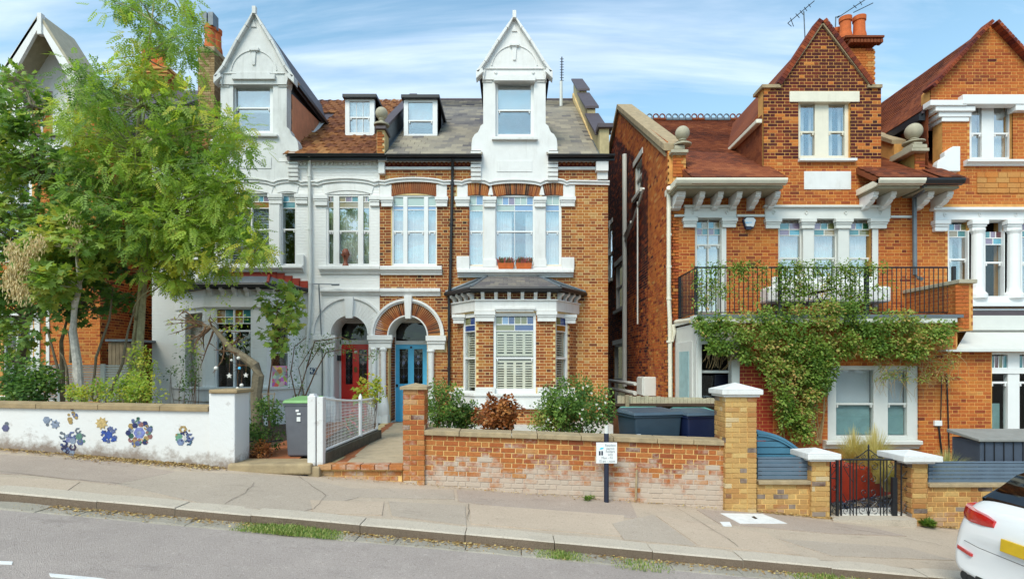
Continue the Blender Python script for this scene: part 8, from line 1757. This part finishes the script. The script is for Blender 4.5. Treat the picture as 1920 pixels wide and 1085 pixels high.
grass('feather_grass', 'golden feathery grass seen through the top of the iron gate', 1640, 905, 9.7, 1500, .95, .5, m_straw, EZ-2.0); grass('feather_grass', 'golden grass spilling over the right half of the red planter', 1665, 905, 9.25, 900, .55, .35, m_straw, EZ-2.05); grass('feather_grass', 'golden grass clump at the left of the gate planter', 1600, 895, 10.1, 700, .75, .45, m_straw, EZ-1.85)
grass('feather_grass', 'arching golden grass clump behind the right gate pier', 1775, 885, 9.2, 900, .6, .62, leaf_mat('green_straw', [(0,(.30,.32,.10,1)),(1,(.74,.66,.34,1))]), EZ-1.95)
# grass in the channel, weeds, fallen leaves
def tuft_strip(name, label, a, b, y0, y1, n, h, mat, f, zo=0, kindc='grass'):
    mb = MB()
    for _ in range(n):
        u = random.random(); u = .5+(u-.5)*abs(1-(random.random()**3)); px = a[0]+(b[0]-a[0])*u; x = X(px, 6.05); y = random.uniform(y0, y1); z = f(x, y)+zo; hh = h*random.uniform(.3,1.1)*(1-abs(u-.5)*1.2); aa = random.uniform(0,6.3); w_ = .0045; dx, dy = math.cos(aa)*hh*.5, math.sin(aa)*hh*.5; s = Vector((-math.sin(aa), math.cos(aa), 0))*w_; p = Vector((x,y,z))
        mb.add([p-s, p+s, p+Vector((dx*.4,dy*.4,hh*.7))+s*.6, p+Vector((dx*.4,dy*.4,hh*.7))-s*.6, p+Vector((dx,dy,hh))], [(0,1,2,3),(3,2,4)], random.random())
    return tag(obj(name, mb, mat, kind='stuff'), label, kindc)
m_turf = leaf_mat('turf', [(0,(.09,.17,.03,1)),(.5,(.22,.32,.06,1)),(1,(.52,.48,.18,1))], .25)
tuft_strip('channel_grass', 'long green strip of grass growing in the channel below the kerb', (440,0),(650,0), 5.9, 6.19, 4200, .05, m_turf, zroad, .012)
tuft_strip('channel_grass', 'shorter grass patch in the channel right of centre', (1000,0),(1110,0), 5.93, 6.18, 1000, .04, m_turf, zroad, .012)
tuft_strip('channel_grass', 'thin grass in the channel below the inspection cover', (1140,0),(1260,0), 5.8, 6.15, 500, .04, m_turf, zroad, .012); tuft_strip('channel_grass', 'sparse grass tufts in the channel near the car', (1480,0),(1640,0), 5.95, 6.18, 900, .05, m_turf, zroad, .012)
random.seed(77)
def litter(name, label, segs, mat, n, s=.02):
    mb = MB()
    for _ in range(n):
        (x0,y0,x1,y1,sy,f) = random.choice(segs); u = random.random(); x = x0+(x1-x0)*u; y = y0+(y1-y0)*u-abs(random.gauss(0,sy)); z = f(x,y)+.008+random.uniform(0,.015); a = random.uniform(0,6.3); r = s*random.uniform(.4,1.4)
        mb.add([(x+r*math.cos(a+k*1.57),y+r*math.sin(a+k*1.57)*.6,z+random.uniform(-.004,.012)) for k in range(4)], [(0,1,2,3)], random.random())
    return tag(obj(name, mb, mat, kind='stuff'), label, 'leaf litter')
m_litter = leaf_mat('fallen_leaves', [(0,(.14,.08,.03,1)),(.5,(.38,.22,.07,1)),(1,(.62,.48,.20,1))], .1)
litter('fallen_leaves', 'dry fallen leaves gathered along the foot of the white wall', [(X(-20,WY),WY,X(440,WY),WY,.10,zpav),(X(150,WY),WY,X(420,WY),WY,.15,zpav)], m_litter, 2200, .018)
litter('fallen_leaves', 'dry fallen leaves along the foot of the brick wall', [(X(600,WY),WY-.05,X(1370,WY),WY,.07,zpav),(X(1420,WY),WY,X(1560,WY),WY,.05,zpav),(X(1740,WY),WY,X(1900,WY),WY,.05,zpav)], m_litter, 900, .014)
litter('fallen_leaves', 'dry fallen leaves scattered in the roadside channel', [(X(100,KY),KY-.02,X(480,KY),KY-.02,.08,zroad),(X(640,KY),KY-.02,X(1000,KY),KY-.02,.06,zroad),(X(1100,KY),KY-.02,X(1900,KY),KY-.02,.06,zroad)], m_litter, 1500, .016)
mbx = MB()
for i in range(1300):
    x = random.uniform(-5.4,7); y = random.uniform(5.93,6.19) if random.random() < .7 else KY-abs(random.gauss(0,.02)); z = zroad(x,y)+.012; r = random.uniform(.004,.012); mbx.add([(x+r*math.cos(k*2.1+i),y+r*math.sin(k*2.1+i),z+(.0 if k else .01)) for k in range(3)], [(0,1,2)], random.random())
tag(obj('channel_grit', mbx, m_litter, kind='stuff'), 'small grit and crumbs along the stone channel', 'grit')
for px, py, n_, lab in ((1100,936,70,'small weed at the foot of the parking sign post'),(1184,934,110,'weed clump beneath the rusted stub at the wall base'),(1108,934,40,'tiny weed left of the sign post'),(326,862,60,'thin upright weed growing against the white wall'),(1737,985,160,'leafy dandelion clump at the foot of the right gate pier')):
    big = n_ == 160; r = thing('weed', lab, 'weed', tuple(G(px,py+4))); lm = MB(); c = G(px, py+2)
    for _ in range(n_): d_ = rnd_dir(); d_.z = abs(d_.z)*.8+.15; leaf(lm, c+Vector((d_.x,d_.y,0))*.03+Vector((0,-.01,random.uniform(0,.05 if not 'upright' in lab else .22))), d_.normalized(), Vector((0,0,1)), .12 if big else .05, .035 if big else .02, random.uniform(.4,1))
    obj('leaves', lm, m_shrub, r, kind='stuff')
hs_ = obj('garden_hose', MB().tube([P(455,829,8.8),P(480,826,9.0),P(505,828,9.0),P(528,824,9.2)], .010, 6), MATS['post_navy']); tag(hs_, 'dark hose lying across the soil behind the white pier', 'hose')
tr_ = thing('plant_trellis', 'thin bamboo plant supports standing behind the white pier', 'plant support', tuple(V(505,800,9.4)))
for a, b in (((492,740),(505,800)),((505,735),(503,810)),((515,735),(506,805))): obj('cane', MB().tube([V(*a,9.4), V(*b,9.4)], .008, 5), m_wood, tr_)
obj('hoop', MB().tube([V(490,738,9.4), V(516,738,9.4)], .006, 5), m_wood, tr_)
